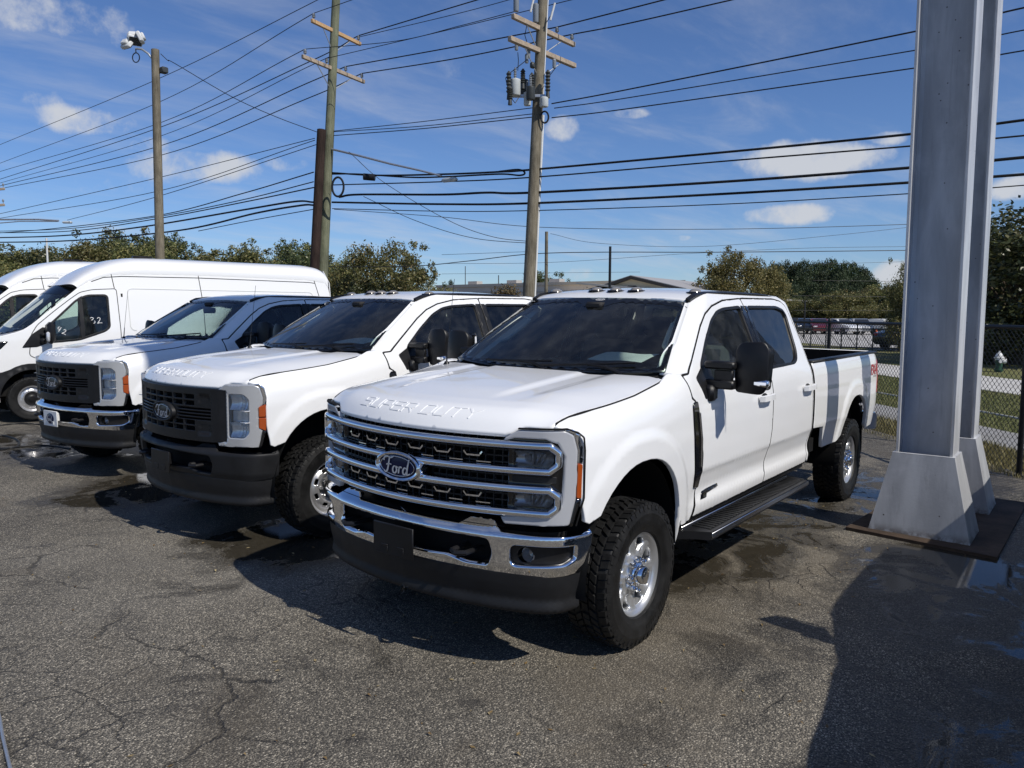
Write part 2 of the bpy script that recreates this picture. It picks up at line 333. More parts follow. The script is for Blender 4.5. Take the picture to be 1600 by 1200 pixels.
def panel(outline, lift, out, holes=(), step=(.05, .03), flange=.02, er=.006, lines=(), bstep=None, closed_back=False):
    """a sheet-metal panel: 2D outline (and holes) triangulated, lifted to 3D, with rolled edges turned inwards by `flange`"""
    bstep = bstep or min(step) * 1.2
    loops = [resample(np.array(outline, float), bstep)] + [resample(np.array(h, float), bstep) for h in holes]
    out = np.array(out, float)
    lo, hi = loops[0].min(0), loops[0].max(0)
    gx = np.arange(lo[0] + step[0] * .5, hi[0], step[0]); gy = np.arange(lo[1] + step[1] * .5, hi[1], step[1])
    G = np.array([[x + (step[0] * .5 if j % 2 else 0), y] for j, y in enumerate(gy) for x in gx]) if len(gx) and len(gy) else np.zeros((0, 2))
    for ln in lines: G = np.concatenate([G, resample(np.array(ln, float), step[0], False)])
    rings = []
    for lp in loops:
        prv = np.roll(lp, 1, 0); nx = np.roll(lp, -1, 0); tg = nx - prv; tg /= np.linalg.norm(tg, axis=1)[:, None] + 1e-12
        nn = np.stack([-tg[:, 1], tg[:, 0]], 1)
        area = ((lp[:, 0] * nx[:, 1] - nx[:, 0] * lp[:, 1]).sum())
        if (area < 0) != (lp is not loops[0]): nn = -nn
        rings.append(lp + nn * er)
    def ok(p, dmin):
        if not len(p): return np.zeros(0, bool)
        k = inside(p, loops[0])
        for h in loops[1:]: k &= ~inside(p, h)
        for lp in loops: k &= dist(p, lp) > dmin
        return k
    R = np.concatenate(rings); R = R[ok(R, er * .7)]
    G = G[ok(G, er * 1.8)] if len(G) else G
    verts = []; edges = []
    for lp in loops:
        o = len(verts); verts += [Vector(p) for p in lp]; edges += [(o + i, o + (i + 1) % len(lp)) for i in range(len(lp))]
    nb = len(verts)
    verts += [Vector(p) for p in R] + [Vector(p) for p in G]
    rv, re_, rf, *_ = delaunay_2d_cdt(verts, edges, [], 0, 1e-6)
    A = np.array([tuple(v) for v in rv]); T = np.array([tuple(f) for f in rf if len(f) == 3])
    cen = A[T].mean(1); k = inside(cen, loops[0])
    for h in loops[1:]: k &= ~inside(cen, h)
    T = T[k]
    e1, e2 = A[T[:, 1]] - A[T[:, 0]], A[T[:, 2]] - A[T[:, 0]]; T = T[np.abs(e1[:, 0] * e2[:, 1] - e1[:, 1] * e2[:, 0]) > 1e-10]
    used = np.unique(T); mp = -np.ones(len(A), int); mp[used] = np.arange(len(used)); A = A[used]; T = mp[T]
    h = 1e-4; P = lift(A[:, 0], A[:, 1])
    dA = (lift(A[:, 0] + h, A[:, 1]) - lift(A[:, 0] - h, A[:, 1])); dB = (lift(A[:, 0], A[:, 1] + h) - lift(A[:, 0], A[:, 1] - h))
    Nn = np.cross(dA, dB); Nn /= np.linalg.norm(Nn, axis=1)[:, None] + 1e-15
    if (Nn @ out).sum() < 0: Nn = -Nn
    fn = np.cross(P[T[:, 1]] - P[T[:, 0]], P[T[:, 2]] - P[T[:, 0]])
    flip = (fn * Nn[T].mean(1)).sum(1) < 0; T[flip] = T[flip][:, ::-1]
    cnt = {}
    for t in T:
        for i in range(3):
            a, b = int(t[i]), int(t[(i + 1) % 3]); cnt[(a, b)] = cnt.get((a, b), 0) + 1
    B = [(a, b) for (a, b) in cnt if (b, a) not in cnt]
    outw = np.zeros_like(P)
    for a, b in B:
        d = P[b] - P[a]; o = np.cross(d, Nn[a] + Nn[b]); o /= np.linalg.norm(o) + 1e-15; outw[a] += o; outw[b] += o
    bi = np.array(sorted({i for e in B for i in e})); outw[bi] /= np.linalg.norm(outw[bi], axis=1)[:, None] + 1e-15
    V = P.copy(); NV = Nn.copy(); V[bi] -= Nn[bi] * er * .55
    nb_ = (Nn[bi] + outw[bi]); NV[bi] = nb_ / (np.linalg.norm(nb_, axis=1)[:, None] + 1e-15)
    Fc = [tuple(t) for t in T]
    if flange > 0:
        m2 = {int(i): len(V) + k for k, i in enumerate(bi)}
        V = np.concatenate([V, P[bi] - Nn[bi] * flange]); NV = np.concatenate([NV, outw[bi]])
        Fc += [(b, a, m2[a], m2[b]) for a, b in B]
        if closed_back:
            o = len(V); keep = {int(i): m2[int(i)] for i in bi}
            idx = [i for i in range(len(P)) if i not in keep]
            for k2, i in enumerate(idx): keep[i] = o + k2
            V = np.concatenate([V, P[idx] - Nn[idx] * flange]); NV = np.concatenate([NV, -Nn[idx]])
            Fc += [(keep[t[0]], keep[t[2]], keep[t[1]]) for t in T]
    return V, Fc, NV
def sweep(path, prof, normals, closed=False, name=None):
    """profile points (a along normal, b along binormal) carried along a path; normals give the 'a' direction"""
    P = np.array(path, float); n = len(P); Nn = np.array(normals, float)
    T = (np.roll(P, -1, 0) - np.roll(P, 1, 0)) if closed else np.gradient(P, axis=0)
    T /= np.linalg.norm(T, axis=1)[:, None] + 1e-12
    Nn = Nn - T * (Nn * T).sum(1)[:, None]; Nn /= np.linalg.norm(Nn, axis=1)[:, None] + 1e-12
    Bn = np.cross(T, Nn); k = len(prof); V = []
    for i in range(n):
        for a, b in prof: V.append(P[i] + Nn[i] * a + Bn[i] * b)
    Fc = []
    for i in range(n if closed else n - 1):
        i2 = (i + 1) % n
        for j in range(k):
            j2 = (j + 1) % k; Fc.append((i * k + j, i * k + j2, i2 * k + j2, i2 * k + j))
    if not closed: Fc += [tuple(range(k))[::-1], tuple(range((n - 1) * k, n * k))]
    V = np.array(V)
    # orient outwards
    f = Fc[0]; c = V[:k].mean(0); nn = np.cross(V[f[1]] - V[f[0]], V[f[2]] - V[f[0]])
    if nn @ (V[list(f)].mean(0) - c) < 0: Fc = [g[::-1] for g in Fc]
    return V, Fc
def grid_surf(fn, us, vs, out):
    U, W = np.meshgrid(us, vs, indexing='ij'); P = fn(U.ravel(), W.ravel()); h = 1e-4
    dA = fn(U.ravel() + h, W.ravel()) - fn(U.ravel() - h, W.ravel()); dB = fn(U.ravel(), W.ravel() + h) - fn(U.ravel(), W.ravel() - h)
    Nn = np.cross(dA, dB); Nn /= np.linalg.norm(Nn, axis=1)[:, None] + 1e-15; sg = 1 if (Nn @ np.array(out)).sum() > 0 else -1
    nu, nv = len(us), len(vs)
    Fc = [(i * nv + j, (i + 1) * nv + j, (i + 1) * nv + j + 1, i * nv + j + 1) for i in range(nu - 1) for j in range(nv - 1)]
    if sg < 0: Fc = [f[::-1] for f in Fc]
    return P, Fc, Nn * sg
def sm(t): t = np.clip(t, 0, 1); return t * t * (3 - 2 * t)
def table(knots, sig=.012, lo=None, hi=None):
    k = np.array(knots, float); lo = k[0, 0] if lo is None else lo; hi = k[-1, 0] if hi is None else hi
    z = np.arange(lo - .3, hi + .3, .002); y = np.interp(z, k[:, 0], k[:, 1])
    s0 = (k[1, 1] - k[0, 1]) / (k[1, 0] - k[0, 0]); s1 = (k[-1, 1] - k[-2, 1]) / (k[-1, 0] - k[-2, 0])
    y = np.where(z < k[0, 0], k[0, 1] + s0 * (z - k[0, 0]), y); y = np.where(z > k[-1, 0], k[-1, 1] + s1 * (z - k[-1, 0]), y)
    w = np.arange(-int(4 * sig / .002), int(4 * sig / .002) + 1) * .002; g = np.exp(-.5 * (w / sig) ** 2); g /= g.sum()
    y2 = np.convolve(np.pad(y, len(w) // 2, mode='edge'), g, 'valid')
    return lambda q: np.interp(q, z, y2)
def text_mesh(body, size=1, shear=0, extrude=0, width=1, align='CENTER', offset=0):
    cu = bpy.data.curves.new('lettering', 'FONT'); cu.body = body; cu.size = size; cu.shear = shear; cu.extrude = extrude; cu.align_x = align; cu.align_y = 'CENTER'; cu.resolution_u = 3; cu.offset = offset
    o = bpy.data.objects.new('lettering', cu); COL.objects.link(o); dg = bpy.context.evaluated_depsgraph_get()
    me = bpy.data.meshes.new_from_object(o.evaluated_get(dg)); V = np.array([tuple(v.co) for v in me.vertices]).reshape(-1, 3); Fc = [tuple(p.vertices) for p in me.polygons]
    bpy.data.objects.remove(o); bpy.data.curves.remove(cu); bpy.data.meshes.remove(me)
    V[:, 0] *= width; return V, Fc
def px(u, v, D):
    """a point of the place at camera depth D, from a sight line"""
    return CAM_POS + (_F + _R2 * (u - 800) / FPX - _U2 * (v - 600) / FPX) * D
def px_z(u, v, z):
    d = _F + _R2 * (u - 800) / FPX - _U2 * (v - 600) / FPX; return CAM_POS + d * (z - CAM_POS[2]) / d[2]
# ------------------------------------------------------------------ ground
def gz(y): return np.interp(y, [-60, -6, -3, -1, .9, 2.5, 5, 40], [.045, .045, .035, .026, 0, -.020, -.045, -.10])
E_F = np.array([-.7413, -.6712]); N_F = np.array([-.6712, .7413]); O_F = np.array([-7.0, 2.25])     # fence line: along, away from the lot, origin
def fpt(s, t, z=0.0): p = O_F + N_F * s + E_F * t; return (p[0], p[1], z)
def nd(N, t, **k):
    n = N.new(t)
    for a, b in k.items(): setattr(n, a, b)
    return n
def mk(N, L):
    def mth(op, a, b=None, c=None, clamp=False):
        n = N.new('ShaderNodeMath'); n.operation = op; n.use_clamp = clamp
        for k, x in enumerate((a, b, c)):
            if x is None: continue
            if isinstance(x, (int, float)): n.inputs[k].default_value = x
            else: L.new(x, n.inputs[k])
        return n.outputs[0]
    def noise(vec, sc, det=5, ro=.6, dist=0):
        n = N.new('ShaderNodeTexNoise'); n.inputs['Scale'].default_value = sc; n.inputs['Detail'].default_value = det; n.inputs['Roughness'].default_value = ro; n.inputs['Distortion'].default_value = dist
        L.new(vec, n.inputs['Vector']); return n
    def vor(vec, sc, feat='F1', rnd=1):
        n = N.new('ShaderNodeTexVoronoi'); n.feature = feat; n.inputs['Scale'].default_value = sc; n.inputs['Randomness'].default_value = rnd; L.new(vec, n.inputs['Vector']); return n
    def rng(x, a, b, c=0., d=1., smooth=True):
        n = N.new('ShaderNodeMapRange'); n.interpolation_type = 'SMOOTHSTEP' if smooth else 'LINEAR'
        L.new(x, n.inputs[0]); n.inputs[1].default_value = a; n.inputs[2].default_value = b; n.inputs[3].default_value = c; n.inputs[4].default_value = d; return n.outputs[0]
    def ramp(x, stops):
        n = N.new('ShaderNodeValToRGB'); L.new(x, n.inputs[0]); e = n.color_ramp.elements
        while len(e) > 1: e.remove(e[0])
        e[0].position = stops[0][0]; e[0].color = (*stops[0][1], 1)
        for p, c in stops[1:]: q = e.new(p); q.color = (*c, 1)
        return n.outputs[0]
    def mix(f, a, b):
        n = N.new('ShaderNodeMix'); n.data_type = 'RGBA'
        if isinstance(f, (int, float)): n.inputs[0].default_value = f
        else: L.new(f, n.inputs[0])
        for k, x in ((6, a), (7, b)):
            if isinstance(x, tuple): n.inputs[k].default_value = (*x, 1)
            else: L.new(x, n.inputs[k])
        return n.outputs[2]
    return mth, noise, vor, rng, ramp, mix
def asphalt_mat():
    mt, nt, N, L, b = nodes_of('old_asphalt'); mth, noise, vor, rng, ramp, mix = mk(N, L)
    geo = N.new('ShaderNodeNewGeometry'); P = geo.outputs['Position']
    v1 = vor(P, 105); sep = N.new('ShaderNodeSeparateColor'); L.new(v1.outputs['Color'], sep.inputs[0])
    v2 = vor(P, 210); sep2 = N.new('ShaderNodeSeparateColor'); L.new(v2.outputs['Color'], sep2.inputs[0])
    stone = ramp(sep.outputs[0], [(0, (.042, .040, .036)), (.35, (.080, .075, .066)), (.60, (.15, .140, .120)), (.82, (.27, .25, .21)), (1, (.46, .43, .365))])
    fines = ramp(sep2.outputs[0], [(0, (.020, .020, .019)), (.6, (.060, .057, .050)), (1, (.22, .205, .175))])
    base = mix(rng(v1.outputs['Distance'], .25, .62), stone, fines)
    # broad fading, oil and dirt
    nb = noise(P, .35, 6, .62); n2 = noise(P, 1.7, 7, .68); n3 = noise(P, .8, 5, .6, .6)
    tone = mth('ADD', rng(nb.outputs[0], .3, .7, 1.0, 1.42), rng(n2.outputs[0], .25, .75, -.16, .16))
    sc = N.new('ShaderNodeVectorMath'); sc.operation = 'SCALE'; wm = N.new('ShaderNodeVectorMath'); wm.operation = 'MULTIPLY'; wm.inputs[1].default_value = (1.04, 1.0, .935); L.new(base, wm.inputs[0]); L.new(wm.outputs[0], sc.inputs[0]); L.new(tone, sc.inputs['Scale'])
    brown = mix(mth('MULTIPLY', rng(n3.outputs[0], .52, .72), .38), sc.outputs[0], (.070, .056, .038))
    # silt left by the hosing, oil drips
    sx = N.new('ShaderNodeSeparateXYZ'); L.new(P, sx.inputs[0]); X, Y = sx.outputs[0], sx.outputs[1]
    def blob0(x, y, rx, ry): return mth('SUBTRACT', 1.15, mth('ADD', mth('POWER', mth('DIVIDE', mth('SUBTRACT', X, x), rx), 2.), mth('POWER', mth('DIVIDE', mth('SUBTRACT', Y, y), ry), 2.)), None, True)
    ns = noise(P, 1.15, 8, .68, .9); zone = mth('MAXIMUM', mth('MAXIMUM', blob0(-1.3, 1.0, 2.6, 1.0), blob0(.6, 1.25, 1.0, .8)), mth('MAXIMUM', blob0(-.2, -1.9, 1.2, .9), blob0(-.5, -5.0, 1.3, 1.0)))
    silt = rng(mth('ADD', zone, mth('MULTIPLY', mth('SUBTRACT', ns.outputs[0], .5), 2.4)), .45, 1.15)
    brown = mix(mth('MULTIPLY', silt, .48), brown, (.135, .112, .078))
    vd = vor(P, 1.7); sd = N.new('ShaderNodeSeparateColor'); L.new(vd.outputs['Color'], sd.inputs[0])
    drip = mth('MULTIPLY', mth('GREATER_THAN', sd.outputs[0], .72), rng(mth('ADD', vd.outputs['Distance'], mth('MULTIPLY', mth('SUBTRACT', noise(P, 9, 5, .7).outputs[0], .5), .22)), .05, .17, 1., 0.))
    brown = mix(mth('MULTIPLY', drip, .45), brown, (.022, .020, .019))
    pale = rng(noise(P, .23, 5, .6, .5).outputs[0], .52, .70); brown = mix(mth('MULTIPLY', pale, .22), brown, (.27, .255, .225))
    # cracks
    wv = N.new('ShaderNodeVectorMath'); wv.operation = 'MULTIPLY_ADD'; nz = noise(P, 2.4, 5, .6); L.new(nz.outputs['Color'], wv.inputs[0]); wv.inputs[1].default_value = (.38, .38, 0); L.new(P, wv.inputs[2])
    c1 = vor(wv.outputs[0], .85, 'DISTANCE_TO_EDGE'); c2 = vor(wv.outputs[0], 3.0, 'DISTANCE_TO_EDGE')
    msk = rng(noise(P, .55, 3).outputs[0], .47, .64)
    ck1 = mth('MULTIPLY', mth('MULTIPLY', rng(c1.outputs['Distance'], .003, .009, 1., 0.), rng(noise(P, .8, 3).outputs[0], .50, .62)), .75)
    ck2 = mth('MULTIPLY', mth('MULTIPLY', rng(c2.outputs['Distance'], .006, .028, 1., 0.), msk), .6)
    crack = mth('MAXIMUM', ck1, ck2)
    # where the lot was hosed down: a band under and in front of the trucks, and low spots
    nw = noise(P, 1.5, 9, .72, .8); nw2 = noise(P, .42, 4, .6)
    def blob(x, y, rx, ry, a=1.):
        q = mth('ADD', mth('POWER', mth('DIVIDE', mth('SUBTRACT', X, x), rx), 2.), mth('POWER', mth('DIVIDE', mth('SUBTRACT', Y, y), ry), 2.)); return mth('MULTIPLY', mth('SUBTRACT', 1.15, q, None, True), a)
    wet = None
    for a in ((-1.9, -1.9, 3.2, .75, 1.), (-.2, -2.2, 1.15, .9, 1.1), (-.6, -4.9, 1.5, 1.1, 1.1), (-2.2, -8.6, 3.2, 2.2, 1.0), (-2.6, .7, 2.6, .75, .7), (-2.5, 2.2, 1.7, .9, .85), (-1.6, 3.0, 1.6, .6, .8), (.6, 2.65, 1.5, .6, .8), (-.55, 1.55, 1.1, .5, .45), (-5.6, 1.5, 2.6, 1.0, .8), (.5, 1.4, .7, .5, .3)):
        g = blob(*a); wet = g if wet is None else mth('MAXIMUM', wet, g)
    wetn = mth('ADD', wet, mth('MULTIPLY', mth('SUBTRACT', nw.outputs[0], .5), 3.0))
    damp = rng(wetn, .10, .60); pud = rng(mth('ADD', wetn, mth('MULTIPLY', mth('SUBTRACT', nw2.outputs[0], .5), .9)), .66, .86)
    dk = mth('SUBTRACT', 1., mth('MULTIPLY', damp, .48))
    d2 = N.new('ShaderNodeVectorMath'); d2.operation = 'SCALE'; L.new(brown, d2.inputs[0]); L.new(dk, d2.inputs['Scale'])
    col = mix(mth('MULTIPLY', crack, .82), d2.outputs[0], (.010, .009, .008))
    col = mix(mth('MULTIPLY', pud, .72), col, (.030, .026, .019))
    # pale dusty scuffs
    sc2 = mth('MULTIPLY', mth('MULTIPLY', rng(noise(P, 1.3, 6, .7).outputs[0], .66, .78), .35), mth('SUBTRACT', 1., damp))
    col = mix(sc2, col, (.30, .28, .25))
    L.new(col, b.inputs['Base Color'])
    ro = mth('SUBTRACT', mth('ADD', .78, mth('MULTIPLY', sep.outputs[1], .15)), mth('MULTIPLY', damp, .30))
    ro2 = N.new('ShaderNodeMix'); L.new(pud, ro2.inputs[0]); L.new(ro, ro2.inputs[2]); ro2.inputs[3].default_value = .03; L.new(ro2.outputs[0], b.inputs['Roughness'])
    b.inputs['Specular IOR Level'].default_value = .42
    hgt = mth('SUBTRACT', mth('ADD', mth('MULTIPLY', mth('SUBTRACT', 1., v1.outputs['Distance']), .006), mth('MULTIPLY', n2.outputs[0], .012)), mth('MULTIPLY', crack, .012))
    bp = N.new('ShaderNodeBump'); bp.inputs['Distance'].default_value = 1.0; L.new(hgt, bp.inputs['Height']); L.new(mth('SUBTRACT', .9, mth('MULTIPLY', pud, .885)), bp.inputs['Strength']); L.new(bp.outputs[0], b.inputs['Normal'])
    return mt
def ground_mat(name, stops, scale=6, bump=.4, bscale=40, patch=.4, pcol=None, pamt=.5):
    mt, nt, N, L, b = nodes_of(name); mth, noise, vor, rng, ramp, mix = mk(N, L); P = N.new('ShaderNodeNewGeometry').outputs['Position']
    c = ramp(noise(P, scale, 9, .75).outputs[0], stops)
    if pcol: c = mix(mth('MULTIPLY', rng(noise(P, patch, 6, .65).outputs[0], .42, .66), pamt), c, pcol)
    L.new(c, b.inputs['Base Color']); b.inputs['Roughness'].default_value = .9; b.inputs['Specular IOR Level'].default_value = .2
    bp = N.new('ShaderNodeBump'); bp.inputs['Strength'].default_value = bump; bp.inputs['Distance'].default_value = .05; L.new(noise(P, bscale, 5).outputs[0], bp.inputs['Height']); L.new(bp.outputs[0], b.inputs['Normal'])
    return mt
M['asphalt'] = asphalt_mat()
M['turf'] = ground_mat('mown_grass', [(.25, (.075, .088, .028)), (.5, (.13, .14, .05)), (.75, (.21, .20, .085))], 9, .6, 60, .25, (.26, .225, .12), .5)
M['dry_turf'] = ground_mat('dry_grass', [(.25, (.075, .070, .025)), (.5, (.15, .135, .055)), (.8, (.26, .22, .11))], 12, .7, 70, .8, (.10, .085, .045), .6)
M['gravel'] = ground_mat('pale_gravel', [(.2, (.16, .155, .15)), (.5, (.34, .335, .325)), (.8, (.52, .51, .49))], 22, .8, 50, .6, (.20, .19, .15), .35)
M['concrete'] = ground_mat('pale_concrete', [(.3, (.46, .45, .43)), (.7, (.56, .55, .52))], 3, .15, 80, .3, (.36, .34, .31), .4)
M['lot'] = ground_mat('worn_lot', [(.3, (.38, .37, .355)), (.7, (.47, .46, .44))], 1.5, .1, 60, .1, (.26, .25, .24), .4)
M['terrain'] = ground_mat('rough_terrain', [(.3, (.04, .048, .018)), (.7, (.085, .085, .035))], 1.2, .3, 20, .05, (.10, .09, .05), .4)
def sheet(name, quad, mat, n=1, **k):
    b = MB(); b.add(quad, [tuple(range(len(quad)))]); return b.obj(name, mat, None, smooth=False, kind='structure', **k)
# the lot: one sheet with its slight cross fall, ending at the fence
ys = np.array([-70, -30, -12, -9, -6, -4.5, -3, -2, -1, 0, .9, 1.7, 2.5, 3.5, 5, 9, 20, 45])
b = MB(); V = []; Fc = []
for y in ys:
    xe = O_F[0] + (y - O_F[1]) * (E_F[0] / E_F[1]); xe = max(min(xe, 40), -120)
    for x in (xe - .25, xe * .5 + 20, 60): V.append((x, y, float(gz(y))))
for i in range(len(ys) - 1):
    for j in (0, 1): Fc.append((i * 3 + j, i * 3 + j + 1, i * 3 + j + 4, i * 3 + j + 3))
lot = mesh('asphalt', V, Fc, 'asphalt', True, 180)
link('asphalt_ground', lot, kind='structure')
S_ = [(-900, -900, -.16), (900, -900, -.16), (900, 900, -.16), (-900, 900, -.16)]
sheet('terrain', S_, 'terrain')
def strip(name, s0, s1, t0, t1, z, mat): return sheet(name, [fpt(s0, t0, z), fpt(s0, t1, z), fpt(s1, t1, z), fpt(s1, t0, z)], mat)
b = MB()
strip('fence_verge', -.05, 1.2, -40, 90, -.05, 'dry_turf'); strip('gravel_strip', 1.2, 2.55, -40, 120, -.046, 'gravel'); strip('grass_verge', 2.55, 6.95, -60, 160, -.05, 'turf')
strip('pavement', 6.95, 10.1, -80, 220, -.040, 'concrete'); strip('far_grass', 10.1, 16.7, -80, 260, -.05, 'turf'); strip('far_parking_lot', 16.7, 62, -30, 210, -.045, 'lot')
kb = MB(); 
for k in range(16):
    a, c = fpt(3.85, -3 + k * 1.25), fpt(3.85, -3 + k * 1.25 + 1.2); kb.tube([(a[0], a[1], -.045), (c[0], c[1], -.045)], .03, 6)
kb.obj('edging_kerb', 'concrete', kind='structure')
# grass blades on the verge nearest the lot: nobody could count them
def blades(name, s0, s1, t0, t1, n, h, mat, seed):
    r = np.random.default_rng(seed); S = r.uniform(s0, s1, n); T = r.uniform(t0, t1, n); V = np.zeros((n, 3, 3)); hh = h * r.uniform(.4, 1.2, n); a = r.uniform(0, 2 * math.pi, n); w = .006 + .006 * r.random(n)
    base = O_F[None] + N_F[None] * S[:, None] + E_F[None] * T[:, None]; dx, dy = np.cos(a), np.sin(a); la = r.uniform(0, 2 * math.pi, n); le = hh * r.uniform(.1, .7, n)
    V[:, 0] = np.stack([base[:, 0] - dx * w, base[:, 1] - dy * w, np.full(n, -.055)], 1); V[:, 1] = np.stack([base[:, 0] + dx * w, base[:, 1] + dy * w, np.full(n, -.055)], 1)
    V[:, 2] = np.stack([base[:, 0] + np.cos(la) * le, base[:, 1] + np.sin(la) * le, -.055 + hh], 1)
    me = bpy.data.meshes.new(name); me.vertices.add(n * 3); me.vertices.foreach_set('co', V.ravel()); me.loops.add(n * 3); me.polygons.add(n)
    me.loops.foreach_set('vertex_index', np.arange(n * 3)); me.polygons.foreach_set('loop_start', np.arange(n) * 3); me.polygons.foreach_set('loop_total', np.full(n, 3)); me.update(calc_edges=True); me.materials.append(M[mat])
    return link(name, me, kind='stuff')
def leaf_mat(name, cols, trans=.25, rough=.55):
    mt = bpy.data.materials.new(name); mt.use_nodes = True; nt = mt.node_tree; N = nt.nodes; L = nt.links; N.clear(); mth, noise, vor, rng, ramp, mix = mk(N, L)
    out = N.new('ShaderNodeOutputMaterial'); g = N.new('ShaderNodeNewGeometry'); oi = N.new('ShaderNodeObjectInfo')
    r = ramp(g.outputs['Random Per Island'], cols)
    hs = N.new('ShaderNodeHueSaturation'); L.new(r, hs.inputs['Color']); L.new(rng(oi.outputs['Random'], 0, 1, .78, 1.22, False), hs.inputs['Value']); L.new(rng(oi.outputs['Random'], 0, 1, .485, .515, False), hs.inputs['Hue'])
    d = N.new('ShaderNodeBsdfPrincipled'); L.new(hs.outputs[0], d.inputs['Base Color']); d.inputs['Roughness'].default_value = rough; d.inputs['Specular IOR Level'].default_value = .35
    t = N.new('ShaderNodeBsdfTranslucent'); L.new(hs.outputs[0], t.inputs[0]); m_ = N.new('ShaderNodeMixShader'); m_.inputs[0].default_value = trans; L.new(d.outputs[0], m_.inputs[1]); L.new(t.outputs[0], m_.inputs[2]); L.new(m_.outputs[0], out.inputs[0])
    return mt
M['blade_dry'] = leaf_mat('dry_grass_blade', [(0, (.12, .10, .035)), (.5, (.22, .19, .08)), (1, (.34, .29, .15))]); M['blade'] = leaf_mat('grass_blade', [(0, (.085, .10, .03)), (.6, (.15, .165, .055)), (1, (.27, .24, .10))])
blades('grass', -.12, 1.3, -5, 7, 26000, .10, 'blade_dry', 5); blades('grass', 2.5, 7.0, -2, 16, 42000, .055, 'blade', 6)
# ------------------------------------------------------------------ pickup truck (x forward, y to its left, front axle at x=0)
CACHE = {}
def PT(name, key, build, mat, parent, mirror=False, label=None, smooth=True, angle=38):
    k = (key, mirror, mat)
    if k not in CACHE:
        r = build(); V, Fc = np.array(r[0], float), r[1]; Nn = r[2] if len(r) > 2 else None
        if mirror:
            V = mirror_y(V); Fc = [tuple(f)[::-1] for f in Fc]; Nn = mirror_y(Nn) if Nn is not None else None
        CACHE[k] = mesh(name, V, Fc, mat, smooth, angle, Nn)
    return link(name, CACHE[k], parent, label=label)
WB = 4.47
_door = table([(.50, .930), (.56, .955), (.60, .973), (.665, .982), (.715, .967), (.76, .965), (.86, .989), (.884, 1.0), (1.0, 1.0035), (1.15, 1.002), (1.28, .995), (1.36, .984), (1.42, .966), (1.46, .945), (1.60, .8865), (1.93, .743), (1.97, .722), (2.0, .702), (2.02, .687), (2.045, .660)], .009)
_fend = table([(-.06, .86), (-.03, .885), (0, .907), (.03, .936), (.07, .964), (.13, .985), (.22, .997), (.4, 1.0), (.6, .992), (.8, .975), (1.0, .955)], .016)
_bed = table([(.5, .945), (.64, .962), (.78, .982), (.86, .994), (.884, 1.0), (1.0, 1.003), (1.2, 1.0), (1.34, .990), (1.41, .976), (1.46, .955)], .010)
_zg = table([(-.75, 1.53), (-.5, 1.51), (-.3, 1.472), (0, 1.42), (.3, 1.392), (.50, 1.374), (.60, 1.358), (.66, 1.336), (.71, 1.312), (.80, 1.265)], .025)
def arch_r(x, z, xc, zc, a, b): return ((np.abs((x - xc) / a)) ** 2.3 + (np.abs(np.maximum(z - zc, 0) / b)) ** 2.3) ** (1 / 2.3)
FA = (.03, .45, .525, .622); RA = (-WB - .06, .45, .50, .615)
def flare(x, z, A):
    r = arch_r(x, z, *A) ; d = (r - 1) * .56
    return .015 * sm((.160 - d) / .07) * sm((z - .50) / .15 + .6)
def Ys(x, z):
    x = np.asarray(x, float); z = np.asarray(z, float)
    d = _door(z); f = _fend(_zg(x) - z); b = _bed(z)
    f = f - .052 * np.clip((x - .15) / .45, 0, 2) ** 2.2 + flare(x, z, FA)
    t = sm((x + .78) / .2)
    y = d * (1 - t) + f * t
    bb = b + flare(x, z, RA) - .03 * np.clip((-5.25 - x) / .25, 0, 1.2) ** 2.5
    y = np.where(x < -3.095, np.where(z > 1.46, d, bb), y)
    return y
def side(x, z): return np.stack([x, Ys(x, z), z], 1)
def frame_lift(x, z):
    y = Ys(np.maximum(x, -3.09), z)
    dx = np.clip(-3.045 - x, 0, .0785); y = y - (.08 - np.sqrt(.08 ** 2 - dx ** 2))
    # the pillar rolls in to meet the windscreen
    p0 = np.array([-.50, 1.522]); p1 = np.array([-1.21, 1.957]); dr = (p1 - p0) / np.linalg.norm(p1 - p0)
    dd = (x - p0[0]) * dr[1] - (z - p0[1]) * dr[0]; dd = np.where(dd < 0, -dd, 0)
    dd = np.abs((x - p0[0]) * dr[1] - (z - p0[1]) * dr[0])
    k = np.clip(1 - dd / .085, 0, 1) ** 2 * np.where(x > -1.35, 1, np.clip(1 - (-1.35 - x) / .2, 0, 1)) * .068
    return np.stack([x, y - k, z], 1)
def xf(y):
    a = np.abs(y); return .935 - .28 * a * a - 3.4 * np.maximum(0, a - .8) ** 2
SY = .9645      # lamps and grille were laid out a little wide
def xs(y): return xf(np.asarray(y) * SY)
# plan curve of the bumper
_pc = np.array([(.95, 0), (.942, .2), (.918, .4), (.88, .6), (.838, .75), (.802, .85), (.765, .92), (.71, .972), (.62, .998), (.50, 1.004), (.40, 1.004)])
_pc[:, 0] += -.04 - .02 * np.clip((_pc[:, 1] * .92 - .5) / .4, 0, 1) ** 2 * (_pc[:, 0] > .55); _pc[-2:, 0] = (.50, .40); _pc[:, 1] *= .92; _pc = np.vstack([_pc, [(.34, _pc[-1, 1])]])
_pd = resample(_pc, .004, False); _pk = np.ones(21) / 21
_pd = np.stack([np.convolve(np.pad(_pd[:, i], 10, mode='reflect', reflect_type='odd'), _pk, 'valid') for i in (0, 1)], 1)
_ps = np.concatenate([[0], np.cumsum(np.linalg.norm(np.diff(_pd, axis=0), axis=1))]); _pn = np.stack([np.gradient(_pd[:, 1]), -np.gradient(_pd[:, 0])], 1); _pn /= np.linalg.norm(_pn, axis=1)[:, None]
